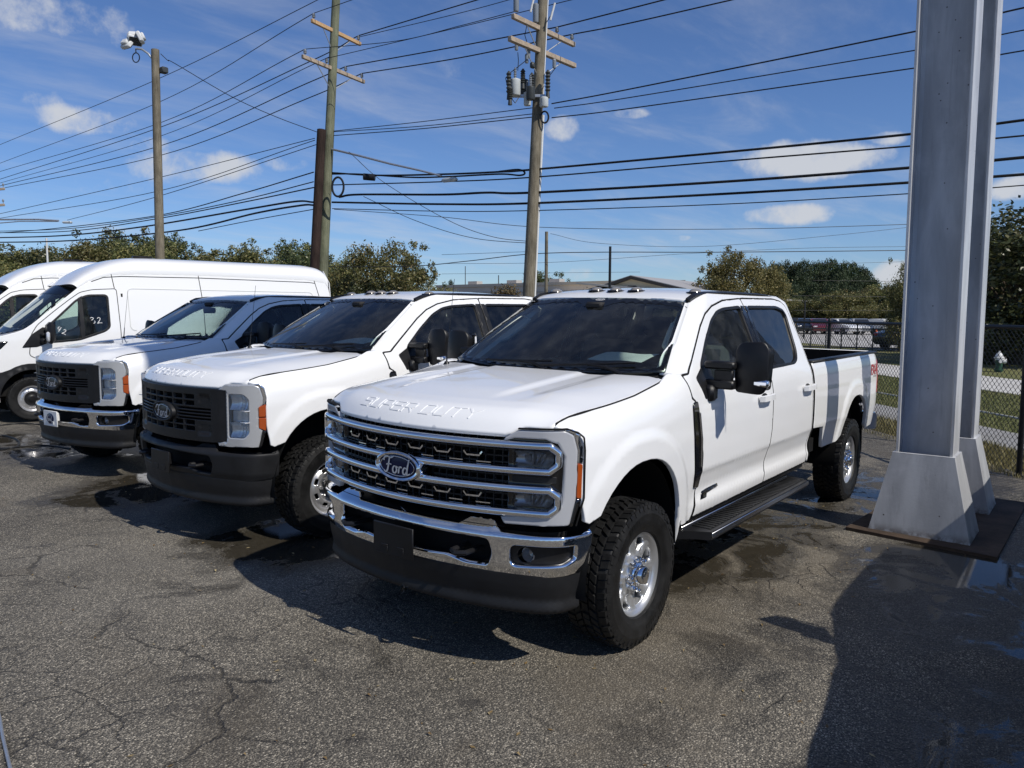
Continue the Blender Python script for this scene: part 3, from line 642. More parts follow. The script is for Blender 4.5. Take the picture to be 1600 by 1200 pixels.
def plan(s, off=0, k=1.0):
    a = np.abs(s); sg = np.sign(s + 1e-12)
    x = np.interp(a, _ps, _pd[:, 0]); y = np.interp(a, _ps, _pd[:, 1]); nx = np.interp(a, _ps, _pn[:, 0]); ny = np.interp(a, _ps, _pn[:, 1])
    return x + nx * off, (y * k + ny * off) * sg
def y2s(y): return float(np.interp(abs(y) * (.955 - .02 * abs(y)), _pd[:, 1], _ps)) * (1 if y >= 0 else -1)
S_END = float(_ps[np.argmin(np.abs(_pd[:, 0] - .50) + (_pd[:, 1] < .85))])
def front(off=0): return lambda y, z: np.stack([xs(y) + off, y * SY, z], 1)
# ---- hood
_hz = table([(-.02, 1.245), (0, 1.268), (.02, 1.300), (.05, 1.336), (.09, 1.366), (.14, 1.388), (.25, 1.409), (.45, 1.430), (.75, 1.456), (1.1, 1.484), (1.35, 1.502)], .012)
def taper(x): return .052 * np.clip((np.asarray(x, float) - .15) / .45, 0, 2) ** 2.2
def hood_z(x, y):
    a = np.abs(y); u = xf(y) - .012 - x
    z = _hz(u); fade = sm((u - .22) / .35)
    z = z + fade * (.013 * sm((.40 - a) / .07) + .010 * sm((a - .50) / .08))
    t = np.clip((a - .60) / (.305 - taper(np.minimum(x, .75))), 0, 1.1) ** 2
    zt = _zg(x) + .003
    return z + (zt - z) * t
def hood_lift(x, y): return np.stack([x, y, hood_z(x, y)], 1)
def b_hood():
    fr = []
    for y in np.linspace(-.822, .822, 57):
        a = abs(y); u = .0 if a < .63 else (.034 if a > .70 else .034 * (a - .63) / .07)
        fr.append((xf(y) - .012 - u, y))
    sd = [(x, .899 - float(taper(x))) for x in (.66, .58, .50, .40, .30, .20, .05, -.10)]
    rear = sd + [(-.31, .899), (-.375, .885), (-.41, .78), (-.36, .6), (-.31, .3), (-.30, 0), (-.31, -.3), (-.36, -.6), (-.41, -.78), (-.375, -.885), (-.31, -.899)] + [(x, -y) for x, y in sd[::-1]]
    return panel(fr + rear, hood_lift, (0, 0, 1), step=(.03, .025), flange=.03, er=.007)
STROKES = {'S': [(1, 1, .12, 1), (.12, 1, 0, .86), (0, .86, 0, .62), (0, .62, .12, .5), (.12, .5, .88, .5), (.88, .5, 1, .38), (1, .38, 1, .14), (1, .14, .88, 0), (.88, 0, 0, 0)],
           'U': [(0, 1, 0, .14), (0, .14, .12, 0), (.12, 0, .88, 0), (.88, 0, 1, .14), (1, .14, 1, 1)],
           'P': [(0, 0, 0, 1), (0, 1, .88, 1), (.88, 1, 1, .86), (1, .86, 1, .54), (1, .54, .88, .4), (.88, .4, .1, .4)],
           'E': [(1, 1, .12, 1), (.12, 1, 0, .86), (0, .86, 0, .14), (0, .14, .12, 0), (.12, 0, 1, 0), (0, .5, .9, .5)],
           'R': [(0, 0, 0, 1), (0, 1, .88, 1), (.88, 1, 1, .86), (1, .86, 1, .54), (1, .54, .88, .4), (.88, .4, .1, .4), (.55, .4, 1, 0)],
           'D': [(0, 0, 0, 1), (0, 1, .85, 1), (.85, 1, 1, .82), (1, .82, 1, .18), (1, .18, .85, 0), (.85, 0, 0, 0)],
           'T': [(0, 1, 1, 1), (.5, 1, .5, 0)], 'Y': [(0, 1, .5, .45), (1, 1, .5, .45), (.5, .45, .5, 0)]}
def strokes_flat(text, w, h, pitch, shear=.25, th=.14):
    """quads (u,v corners) of squared block letters"""
    out = []
    x = 0
    for ch in text:
        if ch == ' ': x += pitch * .45; continue
        for (a, b, c, d) in STROKES[ch]:
            p = np.array([a * w + b * h * shear, b * h]); q = np.array([c * w + d * h * shear, d * h]); dr = q - p; L = np.linalg.norm(dr); dr /= L; nn = np.array([-dr[1], dr[0]]) * th * h / 2
            p = p - dr * th * h * .35; q = q + dr * th * h * .35
            out.append([p + nn + (x, 0), p - nn + (x, 0), q - nn + (x, 0), q + nn + (x, 0)])
        x += pitch
    W = x - pitch + w; return [np.array(o) - (W / 2, h / 2) for o in out]
def b_lettering():
    V = []; Fc = []
    for q in strokes_flat('SUPER DUTY', .070, .056, .0925, th=.20):
        # subdivide along the stroke so it hugs the sheet
        o = len(V); k = 4
        for i in range(k + 1):
            t = i / k
            for p, lift in ((q[0] * (1 - t) + q[3] * t, 0), (q[1] * (1 - t) + q[2] * t, 0)):
                mid = (q[0] + q[1]) / 2 * (1 - t) + (q[3] + q[2]) / 2 * t
                for pp, l in ((p, -.001), (mid + (p - mid) * .70, .0027)):
                    y = pp[0]; x = xf(y) - .012 - (.079 + pp[1]); z = float(hood_z(np.array([x]), np.array([y]))[0])
                    V.append((x + l * .5, y, z + l * .86))
        for i in range(k):
            a = o + i * 4; b = a + 4
            Fc += [(a, b, b + 1, a + 1), (a + 1, b + 1, b + 3, a + 3), (a + 3, b + 3, b + 2, a + 2)]
        Fc += [(o, o + 1, o + 3, o + 2)[::-1], (o + 4 * k, o + 4 * k + 1, o + 4 * k + 3, o + 4 * k + 2)]
    return V, Fc
# ---- doors, fenders, body side
FG = 0.004
def arch_pts(A, z0a, z0b, n=26):
    xc, zc, a, b = A; t0 = math.pi; out = []
    th = np.linspace(0, math.pi, n); c, s = np.cos(th), np.sin(th); e = 2 / 2.3
    P = [(xc + a * np.sign(ci) * abs(ci) ** e, zc + b * abs(si) ** e) for ci, si in zip(c, s)]
    return P      # from front (x+) over the top to the rear
def b_fender():
    top = [(.690, 1.316), (.65, float(_zg(.65))), (.60, float(_zg(.60))), (.40, float(_zg(.4))), (.2, float(_zg(.2))), (0, float(_zg(0.))), (-.15, float(_zg(-.15))), (-.27, float(_zg(-.27))), (-.34, float(_zg(-.34)) + .006), (-.42, 1.515), (-.50, 1.518), (-.568, 1.512)]
    rear = [(-.590, 1.36), (-.65, 1.33), (-.735, 1.0), (-.735, .80), (-.69, .62), (-.67, .575), (-.53, .575), (-.50, .60)]
    ap = [p for p in arch_pts(FA, 0, 0) if p[1] > .64 or p[0] < 0][::-1]
    ap = [p for p in ap if not (p[0] > 0 and p[1] < .80)]
    fr = [(.552, .815), (.582, .83), (.602, .98), (.604, 1.15), (.615, 1.245), (.652, 1.300)]
    return panel(top + rear + ap + fr, side, (0, 1, 0), step=(.03, .022), flange=.03, er=.006, bstep=.018)
DF = [(-.700, .590), (-.716, .62), (-.742, .80), (-.742, 1.0), (-.655, 1.335), (-.598, 1.365), (-.576, 1.50), (-.667, 1.505), (-.797, 1.596), (-1.095, 1.792), (-1.245, 1.874), (-1.411, 1.93), (-1.654, 1.973), (-2.022, 1.994), (-2.030, 1.46), (-2.048, 1.28), (-2.030, 1.0), (-2.0, .86), (-1.960, .60)]
GF = [(-.865, 1.545), (-1.086, 1.702), (-1.304, 1.836), (-1.461, 1.898), (-1.601, 1.920), (-1.955, 1.938), (-1.955, 1.462), (-1.5, 1.452), (-1.05, 1.425), (-.93, 1.38), (-.80, 1.345)]
DR = [(-2.030, 1.994), (-2.791, 2.0), (-2.941, 1.984), (-3.008, 1.942), (-3.044, 1.729), (-3.048, 1.537), (-3.040, 1.05), (-3.046, .88), (-3.0, .60), (-1.968, .60), (-2.008, .86), (-2.038, 1.0), (-2.056, 1.28), (-2.038, 1.46)]
GR = [(-2.085, 1.938), (-2.777, 1.941), (-2.914, 1.913), (-2.944, 1.865), (-2.862, 1.57), (-2.80, 1.50), (-2.70, 1.470), (-2.085, 1.460)]
CRE = [[(x0, z), (x1, z)] for z in (.70, .73, .855, .872, .886, .90) for x0, x1 in ((-.78, -1.95),)]
CRE2 = [[(x0, z), (x1, z)] for z in (.70, .73, .855, .872, .886, .90) for x0, x1 in ((-2.05, -3.0),)]
def gl_out(P, r=.05): return roundpoly(P, r, 5)
def b_door_f(): return panel(shrink(roundpoly(DF, .02, 3), .002), side, (0, 1, 0), holes=[gl_out(GF)], step=(.055, .022), flange=.028, er=.005, lines=CRE, bstep=.03)
def b_door_r(): return panel(shrink(roundpoly(DR, .02, 3), .002), side, (0, 1, 0), holes=[gl_out(GR)], step=(.055, .022), flange=.028, er=.005, lines=CRE2, bstep=.03)
def inset_side(off): return lambda x, z: np.stack([x, Ys(x, z) - off, z], 1)
def shrink(P, d):
    lp = resample(np.array(P), .03); nx = np.roll(lp, -1, 0); pv = np.roll(lp, 1, 0); tg = nx - pv; tg /= np.linalg.norm(tg, axis=1)[:, None] + 1e-12
    nn = np.stack([-tg[:, 1], tg[:, 0]], 1); ar = (lp[:, 0] * nx[:, 1] - nx[:, 0] * lp[:, 1]).sum()
    return lp + nn * d * (1 if ar > 0 else -1)
def b_glass(G): return lambda: panel(shrink(gl_out(G), -.006), inset_side(.016), (0, 1, 0), step=(.1, .08), flange=0, er=.004)
def b_seal(G): return lambda: panel(shrink(gl_out(G), -.004), inset_side(-.001), (0, 1, 0), holes=[shrink(gl_out(G), .018)], step=(.2, .2), flange=.022, er=.003)
FRAME = [(-.50, 1.522), (-.756, 1.679), (-1.046, 1.857), (-1.21, 1.957), (-1.30, 1.998), (-1.5, 2.028), (-1.9, 2.040), (-2.5, 2.040), (-2.93, 2.025), (-3.05, 1.985), (-3.118, 1.92), (-3.118, 1.5), (-3.112, .62), (-3.055, .60),
         (-3.053, .88), (-3.047, 1.05), (-3.055, 1.537), (-3.051, 1.729), (-3.014, 1.946), (-2.944, 1.991), (-2.79, 2.007), (-2.1, 2.002), (-1.654, 1.980), (-1.408, 1.937), (-1.241, 1.881), (-1.090, 1.799), (-.79, 1.603), (-.66, 1.512), (-.572, 1.511)]
def b_gap(P): return lambda: panel(shrink(roundpoly(P, .02, 3), -.008), inset_side(.0015), (0, 1, 0), holes=[shrink(roundpoly(P, .02, 3), .006)], step=(.5, .5), flange=.01, er=.002)  # black ring just below the sheet, drawing the shade of the door gap
def b_hood_gap():  # black strip added along the hood gap to draw its shade
    P = [(x, .9035 - float(taper(x)), float(_zg(x)) - .0005) for x in np.linspace(.672, -.30, 24)] + [(-.36, .889, float(_zg(-.36)) - .004)]
    return sweep(P, [(.003, .0045), (.003, -.0045), (-.02, -.0045), (-.02, .0045)], [(0, .5, 1)] * len(P))
def b_bed_gap():  # black strip added for the shade between cab and bed
    P = [(-3.121, float(Ys(-3.09, z)) - .012, z) for z in np.linspace(1.45, .64, 14)]
    return sweep(P, [(.006, .004), (.006, -.004), (-.03, -.004), (-.03, .004)], [(0, 1, 0)] * len(P))
def b_frame(): return panel(FRAME, frame_lift, (0, 1, 0), step=(.05, .02), flange=.03, er=.004, bstep=.02)
def b_vent(): return panel(roundpoly([(-.582, 1.315), (-.605, 1.338), (-.655, 1.340), (-.742, 1.0), (-.752, .775), (-.675, .785), (-.645, .95), (-.60, 1.2)], .012, 3), inset_side(-.010), (0, 1, 0), step=(.03, .03), flange=.02, er=.004)
def b_bedside():
    ap = arch_pts(RA, 0, 0)[::-1]; ap = [p for p in ap if p[1] > .66]
    pts = [(-3.125, 1.455), (-3.125, .885), (-3.42, .865), (-3.52, .66), (-3.93, .655)] + ap[::-1] + [(-5.06, .66), (-5.36, .665), (-5.43, .72), (-5.465, 1.0), (-5.40, 1.03), (-5.40, 1.36), (-5.465, 1.39), (-5.455, 1.455)]
    return panel(pts, side, (0, 1, 0), step=(.055, .022), flange=.03, er=.006, lines=[[(-3.2, z), (-4.0, z)] for z in (.872, .886, .9)], bstep=.022)
def b_taillight(): return panel(roundpoly([(-5.405, 1.025), (-5.405, 1.365), (-5.455, 1.385), (-5.50, 1.385), (-5.50, 1.005), (-5.46, 1.005)], .012, 3), lambda x, z: np.stack([x, Ys(x, z) + .006 - np.clip(-5.44 - x, 0, .1) ** 2 * 12, z], 1), (0, 1, 0), step=(.02, .05), flange=.05, er=.006)
_rz = table([(-3.2, 1.99), (-3.1, 2.012), (-2.9, 2.042), (-2.4, 2.066), (-1.8, 2.066), (-1.45, 2.048), (-1.3, 2.028), (-1.2, 1.998), (-1.12, 1.965)], .03)
def b_roof():
    fr = [(-1.168 - .045 * s * s, .650 * s) for s in np.linspace(-1, 1, 25)]
    o = fr + [(-1.35, .660), (-1.8, .664), (-2.6, .664), (-3.0, .655), (-3.10, .60), (-3.11, 0), (-3.10, -.60), (-3.0, -.655), (-2.6, -.664), (-1.8, -.664), (-1.35, -.660)]
    return panel(o, lambda x, y: np.stack([x, y, _rz(x) - .030 * np.abs(y / .66) ** 3.5 + .004 * sm((.30 - np.abs(y)) / .05) * sm((-1.4 - x) / .1)], 1), (0, 0, 1), step=(.06, .045), flange=.025, er=.01)
def b_ditch():
    P = [(-1.20, .655, 1.972), (-1.28, .662, 2.004), (-1.45, .668, 2.024), (-1.8, .672, 2.034), (-2.5, .672, 2.034), (-2.95, .664, 2.018), (-3.06, .645, 1.99)]
    P = resample(np.array(P), .05, False); return sweep(P, [(.006, .017), (.006, -.017), (-.02, -.017), (-.02, .017)], [(0, .35, 1)] * len(P))
def ws(s, t):
    y = s * (.850 * (1 - t) + .652 * t); x = (-.295 - .21 * s * s) * (1 - t) + (-1.168 - .043 * s * s) * t; z = (1.497 + .024 * s * s) * (1 - t) + (1.984 - .028 * s * s) * t
    bl = 4 * t * (1 - t) * .014; return np.stack([x + bl * .55, y, z + bl * .83], 1)
def b_ws(): return grid_surf(ws, np.linspace(-.995, .995, 21), np.linspace(0, 1, 13), (1, 0, 1))
def b_ws_frit():
    def lf(a, b): p = ws(a, b); p[:, 0] += .002; p[:, 2] += .003; return p
    return panel([(-.995, .0), (.995, .0), (.995, 1), (-.995, 1)], lf, (1, 0, 1), holes=[roundpoly([(-.955, .055), (.955, .055), (.945, .90), (.20, .895), (.14, .84), (-.14, .84), (-.20, .895), (-.945, .90)], .05, 4)], step=(.1, .1), flange=0, er=.01)
def b_cowl():
    def cw(s, t): y = s * .87; return np.stack([(-.285 - .20 * s * s) * (1 - t) + (-.42 - .11 * s * s) * t + .06 * (1 - t), y, 1.482 + .012 * s * s - .004 * t], 1)
    return grid_surf(cw, np.linspace(-1, 1, 15), np.linspace(0, 1, 3), (0, 0, 1))
def b_wipers():
    b = MB()
    for s0, s1 in ((-.55, .12), (.05, .78)):
        P = [ws(np.array([s]), np.array([.035 + .05 * (s - s0) / (s1 - s0)]))[0] + np.array([.012, 0, .016]) for s in np.linspace(s0, s1, 9)]
        b.tube(P, .008, 6); q = P[4]; r = np.array([-.31 - .12 * s1 ** 2, s1 * .78, 1.50]); b.tube([q, q * .45 + r * .55 + np.array([0, 0, .02]), r], [.007, .010, .014], 6)
    return b.v, b.f
def b_cabback(): return panel([(-.89, .6), (.89, .6), (.89, 1.46), (.68, 1.96), (.60, 2.01), (-.60, 2.01), (-.68, 1.96), (-.89, 1.46)], lambda y, z: np.stack([-3.118 + 0 * y, y, z], 1), (-1, 0, 0), holes=[roundpoly([(-.66, 1.52), (.66, 1.52), (.58, 1.90), (-.58, 1.90)], .05)], step=(.1, .1), flange=.03)
def b_rear_glass(): return panel([(-.665, 1.515), (.665, 1.515), (.585, 1.905), (-.585, 1.905)], lambda y, z: np.stack([-3.112 + 0 * y, y, z], 1), (-1, 0, 0), step=(.2, .2), flange=0)
def b_bed_inner():
    b = MB(); x0, x1 = -3.14, -5.44; zf = .93
    for sg in (-1, 1): b.add([(x0, .90 * sg, 1.45), (x1, .90 * sg, 1.45), (x1, .86 * sg, zf), (x0, .86 * sg, zf)], [(0, 1, 2, 3) if sg > 0 else (3, 2, 1, 0)])
    for k in range(14):
        y = -.80 + k * .1215; b.box(((x0 + x1) / 2, y, zf), (x0 - x1, .06, .02))
    b.add([(x0, -.9, zf - .01), (x1, -.9, zf - .01), (x1, .9, zf - .01), (x0, .9, zf - .01)], [(0, 1, 2, 3)])
    b.box((x0 + .006, 0, 1.17), (.04, 1.84, .56), .01)
    for sg in (-1, 1): b.box((-WB - .03, .74 * sg, 1.06), (.9, .30, .24), .05)
    return b.v, b.f
def b_bed_rail():
    b = MB(); b.box((-4.295, .925, 1.462), (2.33, .085, .026), .009); return b.v, b.f
def b_tailgate():
    b = MB(); b.box((-5.47, 0, 1.17), (.075, 1.72, .57), .02); b.box((-5.475, 0, 1.462), (.09, 1.74, .022), .008); return b.v, b.f
def b_rear_bumper():
    P = [(-5.50, -.98), (-5.62, -.93), (-5.66, -.6), (-5.67, 0), (-5.66, .6), (-5.62, .93), (-5.50, .98)]; P = resample(np.array(P), .08, False); P3 = [(x, y, .70) for x, y in P]
    nn = [(-1, .25 * y, 0) for x, y in P]
    return sweep(P3, [(.0, -.10), (.015, -.07), (.015, .06), (0, .085), (-.12, .085), (-.12, -.10)], nn)
def b_under():
    b = MB()
    for sg in (-1, 1): b.box((-2.3, .45 * sg, .62), (6.0, .10, .20), .02)
    b.box((-2.0, 0, .70), (2.8, 1.84, .12)); b.box((.1, 0, .85), (1.1, 1.1, .5)); b.box((-4.4, 0, .82), (2.1, 1.7, .08))
    b.tube([(0, -.75, .40), (0, .75, .40)], .05, 10); b.tube([(-WB, -.75, .40), (-WB, .75, .40)], .055, 10)
    b.lathe([(0, -.17), (.12, -.15), (.17, 0), (.12, .15), (0, .17)], 16, 'y', (-WB, .05, .40)); b.lathe([(0, -.15), (.11, -.12), (.14, 0), (.11, .12), (0, .15)], 16, 'y', (0, .2, .40))
    b.tube([(-.5, -.30, .52), (-3.2, -.36, .55), (-5.3, -.55, .60)], .045, 8); b.box((.62, 0, .62), (.18, 1.3, .30), .03); b.box((-3.9, .0, .62), (.5, .9, .22), .05)
    b.box((-2.3, .55, .56), (1.3, .35, .22), .05)
    return b.v, b.f
def b_sill():
    b = MB(); b.box((-1.85, .925, .575), (2.36, .045, .055), .012); return b.v, b.f
def b_liner(xc):
    def f():
        b = MB(); th = np.linspace(-.15, math.pi + .15, 22); V = []; r = .55
        for t in th:
            for y in (.955, .60): V.append((xc + .03 + .525 * math.cos(t), y, .45 + .615 * math.sin(t) if math.sin(t) > 0 else .45 + .3 * math.sin(t)))
        b.add(V, [(2 * i, 2 * i + 1, 2 * i + 3, 2 * i + 2) for i in range(len(th) - 1)])
        ctr = len(b.v); n = len(th); b.v.append((xc + .03, .60, .45)); b.f += [(2 * i + 1, ctr, 2 * i + 3) for i in range(n - 1)]
        return b.v, b.f
    return f
def b_board():
    b = MB(); x0, x1 = -.62, -2.66
    out = np.array([(x0 + .10, .90), (x0, 1.02), (x0 - .05, 1.115), (x1 + .06, 1.115), (x1, 1.02), (x1 - .06, .90)])
    b.poly([(x, y, .475) for x, y in out], (0, 0, .052)); return b.v, b.f
def b_board_trim():
    b = MB(); b.box((-1.63, .925, .532), (2.02, .03, .016), .005); b.box((-1.65, 1.118, .505), (1.96, .008, .034), .003); return b.v, b.f
def b_board_tread():
    b = MB()
    for k in range(38): b.box((-.74 - k * .0505, 1.02, .5295), (.030, .13, .008), .002)
    return b.v, b.f
def b_bracket(x):
    b = MB()
    b.poly([(x, .80, .62), (x, .80, .50), (x, 1.0, .478), (x, .93, .53)], (-.12, 0, 0))
    return b.v, b.f
def b_mirror_head():
    # housing: rounded block, front face convex
    out = roundpoly([(1.115, 1.385), (1.300, 1.375), (1.335, 1.44), (1.335, 1.665), (1.300, 1.715), (1.145, 1.705), (1.112, 1.66)], [.025, .035, .04, .04, .035, .035, .03], 4)
    def lf(y, z): d = ((y - 1.22) / .13) ** 2 + ((z - 1.545) / .20) ** 2; return np.stack([-.905 - .035 * d, y, z], 1)
    return panel(out, lf, (1, 0, 0), step=(.03, .03), flange=.145, er=.012, closed_back=True)
def b_mirror_glass(): return panel(roundpoly([(1.13, 1.40), (1.30, 1.395), (1.315, 1.66), (1.15, 1.69)], .03), lambda y, z: np.stack([-1.088 + 0 * y, y, z], 1), (-1, 0, 0), step=(.1, .1), flange=0)
def b_mirror_arm():
    b = MB(); R = Matrix.Rotation(0, 3, 'Z')
    b.box((-.905, 1.035, 1.555), (.085, .20, .052), .012); b.box((-.905, 1.035, 1.432), (.085, .20, .058), .012); b.box((-.87, .985, 1.375), (.10, .075, .105), .02); b.box((-.90, 1.06, 1.49), (.03, .12, .07), .005)
    return b.v, b.f
def b_sail(): return panel(roundpoly([(-.735, 1.475), (-.80, 1.335), (-.92, 1.385), (-1.0, 1.43), (-1.0, 1.63), (-.865, 1.535)], .02, 3), inset_side(-.006), (0, 1, 0), step=(.04, .04), flange=.02, er=.006)
def b_mirror_lamp(): 
    b = MB(); b.box((-.938, 1.290, 1.452), (.05, .10, .042), .012); return b.v, b.f
def b_handle(x):
    def f():
        b = MB(); P = [(x + .115, 1.006, 1.262), (x + .10, 1.034, 1.263), (x, 1.043, 1.265), (x - .09, 1.040, 1.267), (x - .125, 1.012, 1.268)]
        P = resample(np.array(P), .03, False); V, Fc = sweep(P, [(.011, .020), (.011, -.020), (-.008, -.023), (-.008, .023)], [(0, 1, 0)] * len(P)); b.add(V, Fc)
        return b.v, b.f
    return f
def b_handle_cup(x):
    return lambda: panel([(x + .07 * math.cos(t) - .01, 1.262 + .034 * math.sin(t)) for t in np.linspace(0, 2 * math.pi, 20, endpoint=False)], inset_side(-.002), (0, 1, 0), step=(.05, .05), flange=0, er=.003)
def b_pillar_trim(x0, x1):
    return lambda: panel([(x0, 1.465), (x1, 1.465), (x1, 1.940), (x0, 1.940)], inset_side(-.0035), (0, 1, 0), step=(.05, .05), flange=.012, er=.004)
def b_clear_light(x, y):
    def f():
        b = MB(); z = float(_rz(x)) - .030 * abs(y / .66) ** 3.5
        for k in (0,): b.lathe([(0, .030), (.018, .029), (.034, .022), (.045, .008), (.048, -.004)], 16, 'z', (0, 0, 0))
        V = np.array(b.v); V[:, 1] *= 1.0; V[:, 0] *= 1.25; return V + (x, y, z), b.f
    return f
def b_light_base(x, y):
    def f():
        b = MB(); z = float(_rz(x)) - .030 * abs(y / .66) ** 3.5; b.lathe([(0, .006), (.060, .006), (.064, -.003)], 18, 'z'); V = np.array(b.v); V[:, 0] *= 1.3; return V + (x, y, z), b.f
    return f
def b_antenna():
    b = MB(); x, y = -.33, -.80; b.lathe([(0, .03), (.012, .03), (.022, .012), (.028, 0)], 12, 'z', (x, y, 1.478)); b.tube([(x, y, 1.49), (x - .015, y, 1.62)], [.006, .0045], 6); b.tube([(x - .015, y, 1.62), (x - .08, y, 2.10)], [.0026, .0018], 5); return b.v, b.f
# ---- interior
def b_dash():
    P = [(-.42, -.80, 1.44), (-.42, .80, 1.44)]
    prof = [(-.42, 1.475), (-.55, 1.515), (-.88, 1.52), (-1.0, 1.45), (-1.0, 1.25), (-.95, 1.0), (-.40, 1.0)]; b = MB(); b.poly([(x, -.80, z) for x, z in prof], (0, 1.60, 0)); b.box((-1.15, 0, 1.0), (.5, .26, .3), .04); b.box((-.99, .10, 1.36), (.05, .36, .20), .02)
    return b.v, b.f
def b_steering():
    b = MB(); c = np.array([-1.14, .42, 1.38]); ax = Vector((-.86, 0, .5)).normalized(); u = Vector((0, 1, 0)); w = ax.cross(u)
    P = [c + .185 * (math.cos(t) * np.array(u) + math.sin(t) * np.array(w)) for t in np.linspace(0, 2 * math.pi, 25)]; b.tube(P, .016, 8, caps=False)
    for t in (0, math.pi, -math.pi / 2): b.tube([c, c + .18 * (math.cos(t) * np.array(u) + math.sin(t) * np.array(w))], [.028, .015], 6)
    b.lathe([(0, .03), (.05, .03), (.07, 0), (0, -.02)], 14, 'z', tuple(c)); return b.v, b.f
def b_seat(y, x, w, rear=False):
    def f():
        b = MB(); b.box((x + .02, y, 1.02), (.52, w, .18), .05)
        R = Matrix.Rotation(math.radians(-14), 3, 'Y'); b.box((x - .30, y, 1.34), (.15, w * .96, .62), .06, R)
        hs = (y,) if w < .8 else (y - .45, y, y + .45)
        for h in hs: b.box((x - .39, h, 1.735), (.10, .28, .19), .045, R); b.tube([(x - .36, h - .07, 1.58), (x - .385, h - .07, 1.70)], .008, 6); b.tube([(x - .36, h + .07, 1.58), (x - .385, h + .07, 1.70)], .008, 6)
        return b.v, b.f
    return f
def b_headliner():
    def f(x, y): return np.stack([x, y, _rz(x) - .035 * np.abs(y / .66) ** 3 - .055], 1)
    return grid_surf(f, np.linspace(-1.26, -3.08, 12), np.linspace(-.66, .66, 9), (0, 0, -1))
def b_pillar_inner():
    # light trim on the inside of the windscreen pillar, belt line and cant rail, and a grab handle
    b = MB(); P = [(-.60, .76, 1.49), (-.86, .70, 1.65), (-1.10, .64, 1.80), (-1.28, .60, 1.915), (-1.5, .60, 1.965), (-2.9, .60, 1.965), (-3.05, .70, 1.75)]
    Q = resample(np.array(P), .1, False); V, Fc = sweep(Q, [(.02, .03), (.02, -.03), (-.02, -.03), (-.02, .03)], [(0, 1, .5)] * len(Q)); b.add(V, Fc)
    return b.v, b.f
def b_grab():
    b = MB(); P = [(-.80, .715, 1.63), (-.86, .655, 1.66), (-1.0, .62, 1.745), (-1.08, .605, 1.80), (-1.08, .655, 1.83)]; b.tube(P, [.014, .017, .018, .017, .014], 8); return b.v, b.f
def b_door_inner():
    b = MB(); b.box((-1.35, .88, 1.03), (1.15, .05, .80), .02); b.box((-2.55, .88, 1.03), (.92, .05, .82), .02); b.poly([(-1.95, .80, 1.45), (-2.05, .80, 1.45), (-2.05, .615, 1.93), (-1.95, .615, 1.93)], (0, .05, .02)); b.box((-1.3, .84, 1.2), (.5, .08, .06), .02)
    b.box((-2.0, 0, .84), (2.3, 1.75, .06)); return b.v, b.f
def b_rvm():
    b = MB(); b.box((-1.05, .0, 1.845), (.035, .25, .075), .015); b.tube([(-1.04, 0, 1.86), (-1.10, 0, 1.94)], .012, 6); b.box((-1.06, 0, 1.925), (.09, .14, .05), .015); return b.v, b.f
def b_paper(k=0):
    def f():
        b = MB(); V = []; nx, ny = 7, 9
        for i in range(nx):
            for j in range(ny): V.append((-.17 + .34 * i / (nx - 1), -.19 + .38 * j / (ny - 1), .004 * math.sin(j * .9 + i * .5)))
        b.add(V, [(i * ny + j, (i + 1) * ny + j, (i + 1) * ny + j + 1, i * ny + j + 1) for i in range(nx - 1) for j in range(ny - 1)]); return b.v, b.f
    return f
